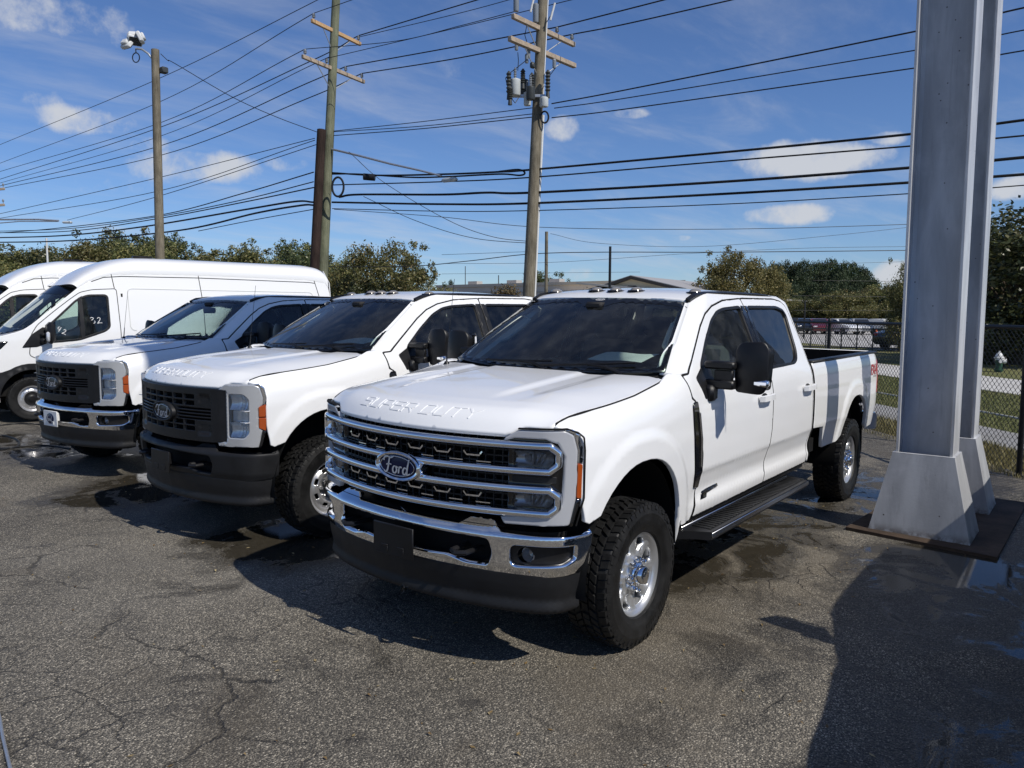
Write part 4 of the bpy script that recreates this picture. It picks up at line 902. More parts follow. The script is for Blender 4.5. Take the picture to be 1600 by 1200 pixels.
# ---- wheels (hub at origin, outer face towards +y)
def b_tyre(R=.420, W=.275, rb=.232, lugs=50):
    def f():
        h = W / 2; k = R - .012; b = MB()
        half = [(rb, h * .70), (rb + .012, h * .80), (rb + .016, h * .88), (rb + .05, h * .965), (rb + .056, h * .985), (rb + .085, h), (rb + .115, h * .995), (rb + .12, h * 1.005), (rb + .140, h * .965), (R - .030, h * .93), (k - .004, h * .86), (k, h * .80)]
        prof = half + [(k, 0)] + [(r, -a) for r, a in half[::-1]]; b.lathe(prof, 72)
        def lug(a0, a1, y0, y1, r0, r1, skew=0, side=0):
            V = []
            for (rr, sh) in ((r0, 0), (r1, .10)):
                for (a, y) in ((a0, y0), (a1, y0), (a1, y1), (a0, y1)):
                    am, ym = (a0 + a1) / 2, (y0 + y1) / 2; aa = am + (a - am) * (1 - sh) + skew * (y - ym); yy = ym + (y - ym) * (1 - sh)
                    r_ = rr if not (side and abs(yy) > abs(side) * .98) else rr - (.016 if sh else .02); V.append((r_ * math.cos(aa), yy, r_ * math.sin(aa)))
            b.add(V, [(4, 5, 6, 7), (0, 1, 5, 4), (1, 2, 6, 5), (2, 3, 7, 6), (3, 0, 4, 7)])
        d = 2 * math.pi / lugs; rnd = random.Random(3)
        for i in range(lugs):
            for c, (y0, y1) in enumerate(((-.92, -.56), (-.50, -.20), (-.15, .15), (.20, .50), (.56, .92))):
                o = (c * .37 + (i % 2) * .12) * d; wdt = .66 + .14 * ((i + c) % 2)
                lug(i * d + o, i * d + o + d * wdt, y0 * h * 1.0, y1 * h * 1.0, k - .012 if abs(y0 + y1) > 1 else k - .002, R - (.005 if abs(y0 + y1) > 1.2 else 0), (4.0 if c in (1, 3) else -1.2) * (1 if c < 3 else -1) * .35)
            # side biters on the shoulder, alternating
            for sg in (-1, 1):
                a = i * d + .2 * d; r0, r1 = R - .052 + .012 * (i % 2), R - .020; V = []
                for (r, y) in ((r0, .955), (r1, .90)):
                    for dy in (-.004, .0055):
                        for da in (0, d * .55): V.append((r * math.cos(a + da), sg * (y * h + dy), r * math.sin(a + da)))
                b.add(V, [(2, 3, 7, 6), (0, 1, 3, 2), (4, 6, 7, 5), (0, 2, 6, 4), (1, 5, 7, 3)] if sg > 0 else [(6, 7, 3, 2), (2, 3, 1, 0), (5, 7, 6, 4), (4, 6, 2, 0), (3, 7, 5, 1)])
        # raised sidewall lettering blocks
        for blk in range(2):
            for q in range(11):
                a = blk * math.pi + .5 + q * .085
                if q == 5: continue
                r0, r1 = rb + .082, rb + .108; V = []
                for r in (r0, r1):
                    for da in (0, .05): V.append((r * math.cos(a + da), h + .0022, r * math.sin(a + da)))
                b.add(V, [(0, 2, 3, 1)])
        return b.v, b.f
    return f
def b_barrel(rb=.232, lip=.098):
    def f(): b = MB(); b.lathe([(rb - .004, -.10), (rb - .012, -.09), (rb - .016, -.02), (rb - .014, lip - .03), (rb - .006, lip - .012), (rb + .010, lip - .004), (rb + .014, lip + .004), (rb + .008, lip + .008), (rb - .004, lip + .004), (rb - .018, lip - .016)], 64); return b.v, b.f
    return f
def polar_face(yf, holes, R, flange, step=.016):
    def f():
        out = [(R * math.cos(t), R * math.sin(t)) for t in np.linspace(0, 2 * math.pi, 72, endpoint=False)]
        return panel(out, lambda a, c: np.stack([a, yf(np.hypot(a, c), np.arctan2(c, a)), c], 1), (0, 1, 0), holes=holes, step=(step, step), flange=flange, er=.006, bstep=.010)
    return f
def holes_alu(n=8):
    H = []
    for i in range(n):
        a = 2 * math.pi * (i + .5) / n; P = []
        for r, w in ((.125, .115), (.19, .235), (.203, .19)): P.append((r, a - w))
        P.append((.206, a))
        for r, w in ((.203, .19), (.19, .235), (.125, .115)): P.append((r, a + w))
        H.append(roundpoly([(r * math.cos(t), r * math.sin(t)) for r, t in P], .016, 4))
    return H
def yf_alu(r, t):
    sp = np.cos(8 * t) # ridge down each spoke
    return .066 + .020 * sm((r - .19) / .035) + .010 * sm((.13 - r) / .03) + .010 * sm((sp - .1) / .8) * sm((r - .11) / .03) * sm((.215 - r) / .02)
def holes_steel(n=8, r0=.155, w=.016, l=.17):
    H = []
    for i in range(n):
        a = 2 * math.pi * (i + .5) / n; H.append(roundpoly([(r * math.cos(t), r * math.sin(t)) for r, t in ((r0 - w, a - l), (r0 - w, a), (r0 - w, a + l), (r0 + w, a + l), (r0 + w, a), (r0 + w, a - l))], .018, 4))
    return H
def yf_steel(r, t): return .040 + .030 * sm((.20 - r) / .05) - .035 * sm((.125 - r) / .03)
def b_hubcap():
    b = MB(); b.lathe([(0, .148), (.035, .148), (.047, .145), (.052, .138), (.056, .112), (.066, .106), (.071, .098), (.073, .07)], 40); b.lathe([(0, .1495), (.026, .1495), (.028, .148)], 24); return b.v, b.f
def b_nut(i, n=8, r=.091, y0=.076):
    def f(): a = 2 * math.pi * i / n; b = MB(); b.lathe([(0, y0 + .046), (.008, y0 + .045), (.0125, y0 + .036), (.0135, y0)], 8, 'y', (r * math.cos(a), 0, r * math.sin(a))); return b.v, b.f
    return f
def b_disc():
    b = MB(); b.lathe([(.06, .03), (.175, .03), (.175, -.01), (.06, -.01)], 40); b.lathe([(0, -.06), (.225, -.06)], 32); b.box((.02, .01, .15), (.20, .09, .09), .02); return b.v, b.f
def wheel(parent, x, y, z, mirror, kind, steer=0):
    w = empty('wheel', (x, -y if mirror else y, z), (0, 0, steer + (math.pi if mirror else 0)), parent=parent)
    PT('tyre', 'tyre', b_tyre(), 'rubber', w, angle=30)
    if kind == 'alu':
        PT('rim_barrel', 'barrel', b_barrel(), 'alu', w); PT('rim', 'rim_alu', polar_face(yf_alu, holes_alu(), .222, .045), 'alu', w); PT('hub_cap', 'hubcap', b_hubcap, 'chrome', w)
        for i in range(8): PT('lug_nut', ('nut', i), b_nut(i), 'chrome', w)
    else:
        PT('rim_barrel', 'barrel', b_barrel(), 'steel', w); PT('rim', 'rim_steel', polar_face(yf_steel, holes_steel(), .222, .008), 'steel', w); PT('hub_cap', 'hubcap', b_hubcap, 'black_plastic', w)
        for i in range(8): PT('lug_nut', ('nut2', i), b_nut(i, 8, .085, .035), 'satin_chrome', w)
    PT('brake_disc', 'disc', b_disc, 'under', w)
    return w
# ---- front end
def ell(a, b, n=48, y0=0, z0=0): return [(y0 + a * math.cos(t), z0 + b * math.sin(t)) for t in np.linspace(0, 2 * math.pi, n, endpoint=False)]
def loop_bar(z1, z0, yo, th, off=.0, dep=.05):
    def f():
        half = [(0, z1), (.3, z1), (.57, z1), (yo - .06, z1), (yo - .035, z1), (yo, z1 - .035), (yo, z0 + .035), (yo - .035, z0), (yo - .06, z0), (.57, z0), (.3, z0), (0, z0)]
        h = roundpoly(half, .0, 1); P = half + [(-y, z) for y, z in half[::-1][1:-1]]; P = resample(np.array(P), .02)
        Q = [(float(xs(y)) + off, y * SY, z) for y, z in P]; t = th / 2
        return sweep(Q, [(.010, t * .80), (.014, t * .2), (.013, -t * .4), (.008, -t * .82), (.0, -t), (-dep, -t), (-dep, t), (0, t)], [(1, .5 * y, 0) for y, z in P], closed=True)
    return f
def b_hook(y, z, low=False):
    def f():
        w = .05; pts = [(-w * 1.05, .020), (-w * .72, 0), (w * .72, 0), (w * 1.05, .020)] if not low else [(-w * .8, 0), (w * .8, 0)]
        pts = resample(np.array(pts), .02, False)
        Q = [(float(xs(y + a)) - .030, (y + a) * SY, z + b) for a, b in pts]; return sweep(Q, [(.006, (.0026 if low else .0042)), (.006, -(.0026 if low else .0042)), (-.02, -.0042), (-.02, .0042)], [(1, 0, 0)] * len(Q))
    return f
def b_grille_back():
    b = MB(); ys = np.linspace(-.66, .66, 23)
    V = [(float(xf(y)) - .12, y, z) for y in ys for z in (.83, 1.27)]; b.add(V, [(2 * i, 2 * i + 2, 2 * i + 3, 2 * i + 1) for i in range(22)]); return b.v, b.f
def b_grille_mesh():
    b = MB()
    for z in np.arange(.86, 1.25, .0325):
        Q = [(float(xf(y)) - .062, y, z) for y in np.linspace(-.655, .655, 17)]; V, Fc = sweep(Q, [(.006, .004), (.006, -.004), (-.02, -.004), (-.02, .004)], [(1, 0, 0)] * 17); b.add(V, Fc)
    for y in np.arange(-.63, .64, .045): b.box((float(xf(y)) - .066, y, 1.05), (.024, .006, .42))
    return b.v, b.f
HL_OUT = [(.645, 1.252), (.715, 1.296), (.928, 1.299), (.957, 1.277), (.970, 1.20), (.968, .96), (.947, .818), (.65, .815), (.633, .846)]
DRL_IN = [(.66, .852), (.893, .874), (.922, .926), (.928, 1.172), (.903, 1.234), (.85, 1.257), (.70, 1.257)]
def b_drl(): return panel(roundpoly(HL_OUT, .012, 3)[:-1].tolist() + [(.633, .846)] + DRL_IN, front(-.002), (1, 0, 0), step=(.02, .03), flange=.03, er=.008)
def b_hl_chrome(): return panel([(.930, 1.302), (.958, 1.281), (.972, 1.20), (.971, 1.14), (.986, 1.13), (.987, 1.20), (.978, 1.275), (.955, 1.305)], front(.0), (1, .6, 0), step=(.02, .03), flange=.03, er=.004)
def b_hl_dark(): return panel([(.971, .955), (.949, .815), (.958, .815), (.985, .95)], front(.0), (1, .6, 0), step=(.02, .03), flange=.02, er=.003)
def b_amber(): return panel(roundpoly([(.970, .960), (.985, .955), (.987, 1.128), (.972, 1.135)], .004, 2), front(.002), (1, .6, 0), step=(.01, .03), flange=.02, er=.003)
def b_gasket():
    P = [(.715, 1.304), (.935, 1.308), (.972, 1.286), (.988, 1.262), (.992, 1.20), (.992, .955), (.968, .815)]; P = resample(np.array(P), .02, False)
    Q = [(float(xs(y)) - .004, y * SY, z) for y, z in P]; return sweep(Q, [(.003, .0035), (.003, -.0035), (-.02, -.0035), (-.02, .0035)], [(1, .8 * y, 0) for y, z in P])
def b_hl_bezel(): return panel([(.64, .85), (.895, .87), (.925, .926), (.930, 1.172), (.905, 1.236), (.85, 1.259), (.64, 1.255)], front(-.045), (1, 0, 0), holes=[roundpoly([(.672, 1.103), (.845, 1.105), (.868, 1.13), (.868, 1.17), (.855, 1.192), (.672, 1.188)], .01), roundpoly([(.668, .895), (.845, .898), (.868, .92), (.868, .96), (.855, .980), (.668, .972)], .01)], step=(.03, .03), flange=.05, er=.004)
def b_hl_mid(): return panel(roundpoly([(.665, 1.026), (.882, 1.028), (.882, 1.062), (.665, 1.060)], .008), front(-.040), (1, 0, 0), step=(.03, .02), flange=.02, er=.004)
def b_lamp(z0):
    def f():
        b = MB(); V = []; n = 13
        def lf(y, z): c = (y - .77) / .10; d = (z - z0 - .043) / .043; return np.stack([xs(y) - .100 + .028 * c * c + .020 * d * d, y * SY, z], 1)
        V, Fc, N_ = grid_surf(lf, np.linspace(.668, .870, 15), np.linspace(z0 - .004, z0 + .092, 9), (1, 0, 0)); b.add(V, Fc)
        for dy in (-.035, -.005, .012): b.box((float(xs(.79 + dy)) - .072, (.79 + dy) * SY, z0 + .043), (.02, .008, .062), .002, Matrix.Rotation(-.5 if dy > -.01 else 0, 3, 'X'))
        b.lathe([(0, .03), (.02, .028), (.03, .01), (.03, -.02)], 16, 'y', (0, 0, 0)); 
        k = len(b.v) - 16 * 4
        for i in range(k, len(b.v)):
            x, y, z = b.v[i]; b.v[i] = (float(xs(.735)) - .095 + y, .728 * SY + x, z0 + .043 + z)
        return b.v, b.f
    return f
def b_lamp_lens(z0): return lambda: panel(roundpoly([(.668, z0 - .004), (.848, z0 - .002), (.870, z0 + .02), (.870, z0 + .065), (.857, z0 + .088), (.668, z0 + .084)], .01), front(-.036), (1, 0, 0), step=(.05, .05), flange=0, er=.003)
# halogen variant
HH = roundpoly([(.742, .885), (.868, .885), (.898, .925), (.898, 1.185), (.866, 1.222), (.742, 1.222)], .015, 3)
def b_hal_housing(): return panel([(.648, 1.250), (.715, 1.296), (.928, 1.299), (.957, 1.277), (.972, 1.20), (.970, 1.148), (.950, 1.120), (.950, .975), (.966, .945), (.947, .818), (.65, .815), (.635, .846), (.722, .852), (.722, 1.248)], front(-.002), (1, 0, 0), holes=[HH], step=(.025, .03), flange=.06, er=.008)
def b_hal_reflector():
    b = MB()
    for z0, z1 in ((.885, 1.005), (1.100, 1.222)):
        def lf(y, z): c = (y - .82) / .085; d = (z - (z0 + z1) / 2) / ((z1 - z0) / 2); return np.stack([xs(y) - .078 + .035 * c * c + .022 * d * d + .003 * np.sin(y * 260), y * SY, z], 1)
        V, Fc, N_ = grid_surf(lf, np.linspace(.735, .905, 19), np.linspace(z0, z1, 11), (1, 0, 0)); b.add(V, Fc)
    def lf2(y, z): return np.stack([xs(y) - .055 + .006 * np.sin(y * 420), y * SY, z], 1)
    V, Fc, N_ = grid_surf(lf2, np.linspace(.735, .905, 60), np.linspace(1.012, 1.092, 4), (1, 0, 0)); b.add(V, Fc)
    for z in (1.008, 1.097): b.box((float(xs(.82)) - .055, .82 * SY, z), (.08, .165, .006))
    return b.v, b.f
def b_hal_lens(): return panel(HH, front(-.006), (1, 0, 0), step=(.06, .06), flange=0, er=.003)
def b_hal_chrome(): return panel([(.930, 1.302), (.958, 1.281), (.972, 1.20), (.970, 1.15), (.985, 1.14), (.987, 1.20), (.978, 1.275), (.955, 1.305)], front(.0), (1, .6, 0), step=(.02, .03), flange=.03, er=.004)
def b_hal_dark(): return panel([(.966, .945), (.949, .815), (.960, .815), (.985, .95)], front(.0), (1, .6, 0), step=(.02, .03), flange=.02, er=.003)
def b_hal_amber(z0, z1): return lambda: panel(roundpoly([(.953, z0), (.983, z0 + (-.02 if z0 < 1 else 0)), (.985, z1 + (.0 if z0 < 1 else .02)), (.953, z1)], .005, 2), front(.004), (1, .6, 0), step=(.01, .03), flange=.02, er=.004)
def b_black_grille():
    H = []
    def cell(y0, y1, z0, z1, r=.008): H.append(roundpoly([(y0, z0), (y1, z0), (y1, z1), (y0, z1)], r, 3))
    for sg in (0,):
        for k in range(6):
            y0 = -.42 + k * .142
            if k in (2, 3): pass
            for z in (1.168, 1.118, .965, .918):
                cell(y0, y0 + .122, z, z + .036)
    for z in (1.008, 1.034, 1.060, 1.086):
        for a, b in ((-.585, -.20), (.20, .585)): cell(a, b, z, z + .015, .006)
    return panel(roundpoly([(-.722, .850), (-.60, .838), (.60, .838), (.722, .850), (.722, 1.250), (.60, 1.256), (-.60, 1.256), (-.722, 1.250)], .01, 3), lambda y, z: np.stack([xs(y) + .004 - .012 * sm((np.abs(y) - .66) / .05) - .010 * sm((np.abs(y) - .455) / .012) * sm((.585 - np.abs(y)) / .012) * (sm((z - 1.115) / .01) + sm((.99 - z) / .01)) * sm((1.21 - z) / .01) * sm((z - .895) / .01), y * SY, z], 1), (1, 0, 0), holes=H, step=(.03, .025), flange=.035, er=.005, bstep=.02)
BTOP = [(0, .796), (.395, .793), (.455, .826), (.60, .822), (.655, .778), (.80, .772), (.985, .764)]
_bx = table([(.48, -.030), (.54, .0), (.60, .022), (.72, .034), (.755, .036), (.775, .022), (.80, -.008), (.83, -.03)], .007)
def bump_lift(off=0): 
    def f(s, z):
        x, y = plan(s, _bx(z) + off); return np.stack([x, y, z], 1)
    return f
def b_bumper(fog, style):
    def f():
        top = [(y2s(y), z) for y, z in BTOP] + [(S_END - .06, .768), (S_END, .785)]
        bot = [(S_END, .575), (S_END - .10, .552), (y2s(.94), .548), (y2s(.60), .522), (y2s(.45), .528), (y2s(.16), .552), (0, .562)]
        o = [(-s, z) for s, z in top[::-1]][:-1] + top + bot + [(-s, z) for s, z in bot[::-1]][1:]
        H = []
        oc = roundpoly([(y2s(-.585), .735), (y2s(0), .742), (y2s(.585), .735), (y2s(.608), .66), (y2s(.58), .585), (y2s(.44), .583), (y2s(.33), .615), (y2s(.17), .606), (0, .606), (y2s(-.17), .606), (y2s(-.33), .615), (y2s(-.44), .583), (y2s(-.58), .585), (y2s(-.608), .66)], .025, 4)
        H.append(oc)
        if fog:
            for sg in (1, -1): H.append(roundpoly([(sg * y2s(.70), .625), (sg * y2s(.725), .60), (sg * y2s(.945), .612), (sg * y2s(.97), .64), (sg * y2s(.968), .712), (sg * y2s(.72), .716), (sg * y2s(.70), .69)], .02, 4))
        return panel(o, bump_lift(), (1, 0, 0), holes=H, step=(.025, .014), flange=.035, er=.008, lines=[[(-S_END + .02, z), (S_END - .02, z)] for z in (.748, .758, .768, .778, .788, .798, .806, .813)], bstep=.012)
    return f
def b_bumper_back():
    V = []; ss = np.linspace(-S_END * .93, S_END * .93, 31)
    for s in ss:
        for z in (.56, .76):
            x, y = plan(np.array([s]), -.075); V.append((x[0], y[0], z))
    return V, [(2 * i, 2 * i + 2, 2 * i + 3, 2 * i + 1) for i in range(30)]
def b_step_pad():
    V = []; ss = np.linspace(y2s(-.66), y2s(.66), 23)
    for s in ss:
        for o in (.0, -.12):
            x, y = plan(np.array([s]), o); V.append((x[0], y[0], .797 + (.012 if o else 0)))
    return V, [(2 * i, 2 * i + 2, 2 * i + 3, 2 * i + 1) for i in range(22)]
def b_foglamp():
    b = MB(); x = .735; V = []
    b.lathe([(0, -.03), (.02, -.025), (.036, .0), (.040, .012), (.034, .014)], 20, 'y'); b.v = [(x + a[1], .728 + a[0], .655 + a[2]) for a in b.v]; b.f = [f[::-1] for f in b.f]
    return b.v, b.f
def b_fog_bezel(): return panel(roundpoly([(y2s(.69), .59), (y2s(.98), .60), (y2s(.98), .72), (y2s(.69), .725)], .01), bump_lift(-.038), (1, 0, 0), holes=[[(y2s(.775) + .042 * math.cos(t), .655 + .042 * math.sin(t)) for t in np.linspace(0, 2 * math.pi, 20, endpoint=False)]], step=(.03, .03), flange=.01, er=.004)
_dx = table([(.33, -.02), (.36, .018), (.39, .012), (.42, .0), (.45, .006), (.50, .012), (.57, .012)], .008)
def b_dam():
    sE = y2s(.985)
    def lf(s, z): x, y = plan(s, _dx(z) - .02 * np.clip((.55 - z) / .2, 0, 1), .985); return np.stack([x, y, z], 1)
    o = [(-sE, .565), (sE, .565), (sE, .345), (sE - .10, .338), (y2s(.6), .345), (0, .350), (-y2s(.6), .345), (-sE + .10, .338), (-sE, .345)]
    return panel(o, lf, (1, 0, 0), step=(.04, .012), flange=.03, er=.008, bstep=.02)
def b_plate(): 
    b = MB(); b.box((.985, 0, .645), (.012, .30, .172), .004)
    for y in (-.06, .06):
        b.box((.993, y, .61), (.006, .05, .012), .002); b.box((.993, y + .02, .59), (.006, .012, .03), .002)
    b.box((.95, 0, .66), (.06, .16, .10), .01); return b.v, b.f
def b_hooktow(y):
    def f():
        b = MB(); P = [(.80, y - .045, .655), (.93, y - .045, .655), (.955, y, .652), (.93, y + .045, .655), (.80, y + .045, .655)]; b.tube(resample(np.array(P), .03, False), .014, 8); return b.v, b.f
    return f
SCRIPT = [[(.3, 3.5), (.45, 4.3), (1.4, 4.75), (2.6, 4.4), (3.9, 4.95)], [(2.3, 4.4), (2.0, 2.9), (1.6, 1.3), (1.0, .6), (.35, 1.0)], [(1.1, 2.55), (2.1, 2.8), (3.0, 2.75)],
          [(4.6, 2.4), (3.9, 2.4), (3.45, 1.6), (3.7, .8), (4.3, .75), (4.85, 1.5), (4.6, 2.4), (5.3, 2.2)], [(5.75, 2.5), (5.6, 1.6), (5.45, .75)], [(5.6, 1.7), (6.1, 2.45), (6.7, 2.3)],
          [(8.3, 2.2), (7.6, 2.4), (7.05, 1.6), (7.2, .85), (7.8, .8), (8.4, 1.7)], [(9.2, 4.7), (8.7, 3.0), (8.4, 1.3), (8.6, .75), (9.5, 1.1)]]
def b_script(W, x, zc, th=.55):
    def f():
        b = MB(); k = W / 9.6
        for st in SCRIPT:
            P = np.array(st); 
            # Catmull-Rom
            Q = []; E = np.vstack([2 * P[0] - P[1], P, 2 * P[-1] - P[-2]])
            for i in range(1, len(E) - 2):
                for t in np.linspace(0, 1, 6, endpoint=False): Q.append(.5 * ((2 * E[i]) + (-E[i - 1] + E[i + 1]) * t + (2 * E[i - 1] - 5 * E[i] + 4 * E[i + 1] - E[i + 2]) * t * t + (-E[i - 1] + 3 * E[i] - 3 * E[i + 1] + E[i + 2]) * t ** 3))
            Q.append(P[-1]); Q = np.array(Q); T = np.gradient(Q, axis=0); T /= np.linalg.norm(T, axis=1)[:, None] + 1e-9; Nn = np.stack([-T[:, 1], T[:, 0]], 1)
            wd = th * (.55 + .45 * np.abs(T[:, 1])) * (.6 + .4 * np.sin(np.linspace(.3, math.pi - .3, len(Q)))); V = []
            for q, n_, w in zip(Q, Nn, wd):
                for sg in (-.5, .5): p = (q + n_ * w * sg - (4.85, 2.5)) * k; V.append((x, p[0], zc + p[1]))
            b.add(V, [(2 * i, 2 * i + 2, 2 * i + 3, 2 * i + 1) for i in range(len(Q) - 1)])
        return b.v, b.f
    return f
def b_badge_bezel(a=.172, c=.082, zc=1.046):
    def f():
        b = MB(); n = 56; V = []; prof = [(1.0, -.03), (1.0, .010), (.97, .026), (.90, .032), (.80, .026), (.77, .016)]
        for t in np.linspace(0, 2 * math.pi, n, endpoint=False):
            for k_, dx in prof:
                aa = a - (1 - k_) * a * .85; cc = c - (1 - k_) * a * .85 * .62; V.append((.930 + dx, aa * math.cos(t), zc + cc * math.sin(t)))
        m_ = len(prof); b.add(V, [(i * m_ + j, i * m_ + j + 1, ((i + 1) % n) * m_ + j + 1, ((i + 1) % n) * m_ + j)[::-1] for i in range(n) for j in range(m_ - 1)]); return b.v, b.f
    return f
def b_badge_face(a=.142, c=.064, zc=1.046, dx=.947):
    return lambda: panel(ell(a, c, 48, 0, zc), lambda y, z: np.stack([dx + .008 * (1 - (y / a) ** 2 - ((z - zc) / c) ** 2), y, z], 1), (1, 0, 0), step=(.02, .02), flange=0, er=.003)
def b_badge_ring(a=.128, c=.054, zc=1.046, dx=.9575, w=.004):
    return lambda: panel(ell(a, c, 48, 0, zc), lambda y, z: np.stack([dx + 0 * y, y, z], 1), (1, 0, 0), holes=[ell(a - w, c - w, 48, 0, zc)], step=(.2, .2), flange=0, er=.0012)
def text_part(body, size, shear, origin, ax_u, ax_v, width=1):
    def f():
        V, Fc = text_mesh(body, size, shear, 0, width); u = np.array(ax_u, float); v = np.array(ax_v, float)
        return np.array(origin) + V[:, :1] * u + V[:, 1:2] * v, Fc
    return f
def make_truck(name, loc, rot, label, trim, cat='pickup truck', group=None, steer=0.0):
    R = empty(name, loc, rot, label, cat, group); lux = trim == 'lux'
    PT('hood', 'hood', b_hood, 'paint', R); PT('embossed_lettering', 'lettering', b_lettering, 'paint', R, angle=20)['kind'] = 'stuff'
    for mir in (False, True):
        PT('fender', 'fender', b_fender, 'paint', R, mir)
        d = PT('front_door', 'doorf', b_door_f, 'paint', R, mir); PT('window', 'gf', b_glass(GF), 'side_glass', d, mir); PT('window_seal', 'sf', b_seal(GF), 'black_plastic', d, mir)
        PT('door_handle', 'hf', b_handle(-1.84), 'paint', d, mir); PT('handle_recess', 'hcf', b_handle_cup(-1.84), 'grey_plastic', d, mir); PT('pillar_trim', ('ptf',), b_pillar_trim(-1.950, -2.022), 'gloss_black' if lux else 'grey_plastic', d, mir)
        d = PT('rear_door', 'doorr', b_door_r, 'paint', R, mir); PT('window', 'gr', b_glass(GR), 'tint', d, mir); PT('window_seal', 'sr', b_seal(GR), 'black_plastic', d, mir)
        PT('door_handle', 'hr', b_handle(-2.88), 'paint', d, mir); PT('handle_recess', 'hcr', b_handle_cup(-2.88), 'grey_plastic', d, mir); PT('pillar_trim', ('ptr',), b_pillar_trim(-2.036, -2.092), 'gloss_black' if lux else 'grey_plastic', d, mir)
        PT('door_gap_shade', 'gapf', b_gap(DF), 'under', R, mir); PT('door_gap_shade', 'gapr', b_gap(DR), 'under', R, mir); PT('hood_gap_shade', 'gaph', b_hood_gap, 'under', R, mir); PT('bed_gap_shade', 'gapb', b_bed_gap, 'under', R, mir)  # added black strips stand in for the shade inside the panel gaps
        PT('cab_frame', 'frame', b_frame, 'paint', R, mir); PT('roof_moulding', 'ditch', b_ditch, 'black_plastic', R, mir)
        v = PT('fender_vent', 'vent', b_vent, 'gloss_black', R, mir)
        def b_vbar():
            b = MB(); b.tube([(-.655, float(Ys(-.655, 1.27)) + .016, 1.27), (-.695, float(Ys(-.69, 1.1)) + .016, 1.10), (-.712, float(Ys(-.71, .9)) + .016, .92)], .008, 8); return b.v, b.f
        if lux: PT('vent_bar', 'ventbar', b_vbar, 'satin_chrome', v, mir)
        PT('bed_side', 'bedside', b_bedside, 'paint', R, mir); PT('taillight', 'tail', b_taillight, 'red', R, mir); PT('bed_rail', 'bedrail', b_bed_rail, 'black_plastic', R, mir)
        PT('wheel_liner', 'linf', b_liner(0), 'under', R, mir); PT('wheel_liner', 'linr', b_liner(-WB - .09), 'under', R, mir); PT('sill', 'sill', b_sill, 'black_plastic', R, mir)
        mr = PT('side_mirror', 'mirror', b_mirror_head, 'black_plastic', R, mir); PT('mirror_arm', 'mirarm', b_mirror_arm, 'black_plastic', mr, mir); PT('mirror_glass', 'mirgl', b_mirror_glass, 'chrome', mr, mir); PT('turn_signal', 'mirlamp', b_mirror_lamp, 'chrome', mr, mir)
        PT('mirror_mount', 'sail', b_sail, 'black_plastic', mr, mir)
        if lux:
            s = PT('running_board', 'board', b_board, 'black_plastic', R, mir, angle=25); PT('tread_strip', 'tread', b_board_tread, 'rubber', s, mir); PT('edge_trim', 'btrim', b_board_trim, 'satin_chrome', s, mir); [PT('bracket', ('bbrk', x), lambda x=x: b_bracket(x), 'under', s, mir) for x in (-.95, -1.65, -2.35)]
        hl = PT('headlight', 'drl' if lux else 'halhouse', b_drl if lux else b_hal_housing, 'drl' if lux else 'silver_plastic', R, mir)
        if lux:
            PT('headlight_bezel', 'hlbez', b_hl_bezel, 'gloss_black', hl, mir); PT('chrome_edge', 'hlchr', b_hl_chrome, 'chrome', hl, mir); PT('amber_marker', 'amber', b_amber, 'amber', hl, mir); PT('dark_edge', 'hldk', b_hl_dark, 'gloss_black', hl, mir); PT('turn_lamp', 'hlmid', b_hl_mid, 'grey_plastic', hl, mir)
            PT('gasket', 'hlgask', b_gasket, 'under', hl, mir)
            for z0 in (1.105, .897): PT('lamp', ('lamp', z0), b_lamp(z0), 'lamp_dark', hl, mir); PT('lens', ('lens', z0), b_lamp_lens(z0), 'lens', hl, mir)
        else:
            PT('reflector', 'halref', b_hal_reflector, 'reflector', hl, mir); PT('lens', 'hallens', b_hal_lens, 'lens', hl, mir); PT('chrome_edge', 'halchr', b_hal_chrome, 'chrome', hl, mir); PT('dark_edge', 'haldk', b_hal_dark, 'gloss_black', hl, mir)
            for z0, z1 in ((.965, 1.045), (1.052, 1.128)): PT('amber_marker', ('halam', z0), b_hal_amber(z0, z1), 'amber', hl, mir)
        for wx in (0.0, -WB): wheel(R, wx, .8625, .405, mir, 'alu' if lux else 'steel', steer if wx == 0 else 0)
        PT('tow_hook', 'towhook', b_hooktow(.42), 'black_plastic', R, mir)
        PT('pillar_lining', 'pin', b_pillar_inner, 'interior_grey', R, mir); PT('grab_handle', 'grab', b_grab, 'interior_grey', R, mir); PT('door_lining', 'din', b_door_inner, 'interior', R, mir)
        PT('front_seat', 'fseat', b_seat(.43, -1.62, .52), 'seat', R, mir)
    PT('roof', 'roof', b_roof, 'paint', R); PT('windscreen', 'ws', b_ws, 'glass', R); PT('windscreen_border', 'frit', b_ws_frit, 'frit', R); PT('cowl', 'cowl', b_cowl, 'black_plastic', R); PT('wipers', 'wip', b_wipers, 'black_plastic', R)
    bk = PT('cab_back', 'cabback', b_cabback, 'paint', R); PT('rear_window', 'rglass', b_rear_glass, 'tint', bk)
    PT('bed_liner', 'bedin', b_bed_inner, 'under', R); tg = PT('tailgate', 'tailgate', b_tailgate, 'paint', R); PT('tailgate_lining', 'tgl', lambda: (lambda b: (b.box((-5.428, 0, 1.18), (.012, 1.76, .575)), (b.v, b.f))[1])(MB()), 'under', tg); PT('rear_bumper', 'rbump', b_rear_bumper, 'chrome' if lux else 'black_plastic', R); PT('chassis', 'under', b_under, 'under', R)
    PT('dashboard', 'dash', b_dash, 'interior', R); PT('steering_wheel', 'steer', b_steering, 'interior', R); PT('rear_seat', 'rseat', b_seat(0, -2.55, 1.45), 'seat', R); PT('headliner', 'headl', b_headliner, 'interior_grey', R); PT('rear_view_mirror', 'rvm', b_rvm, 'interior', R)
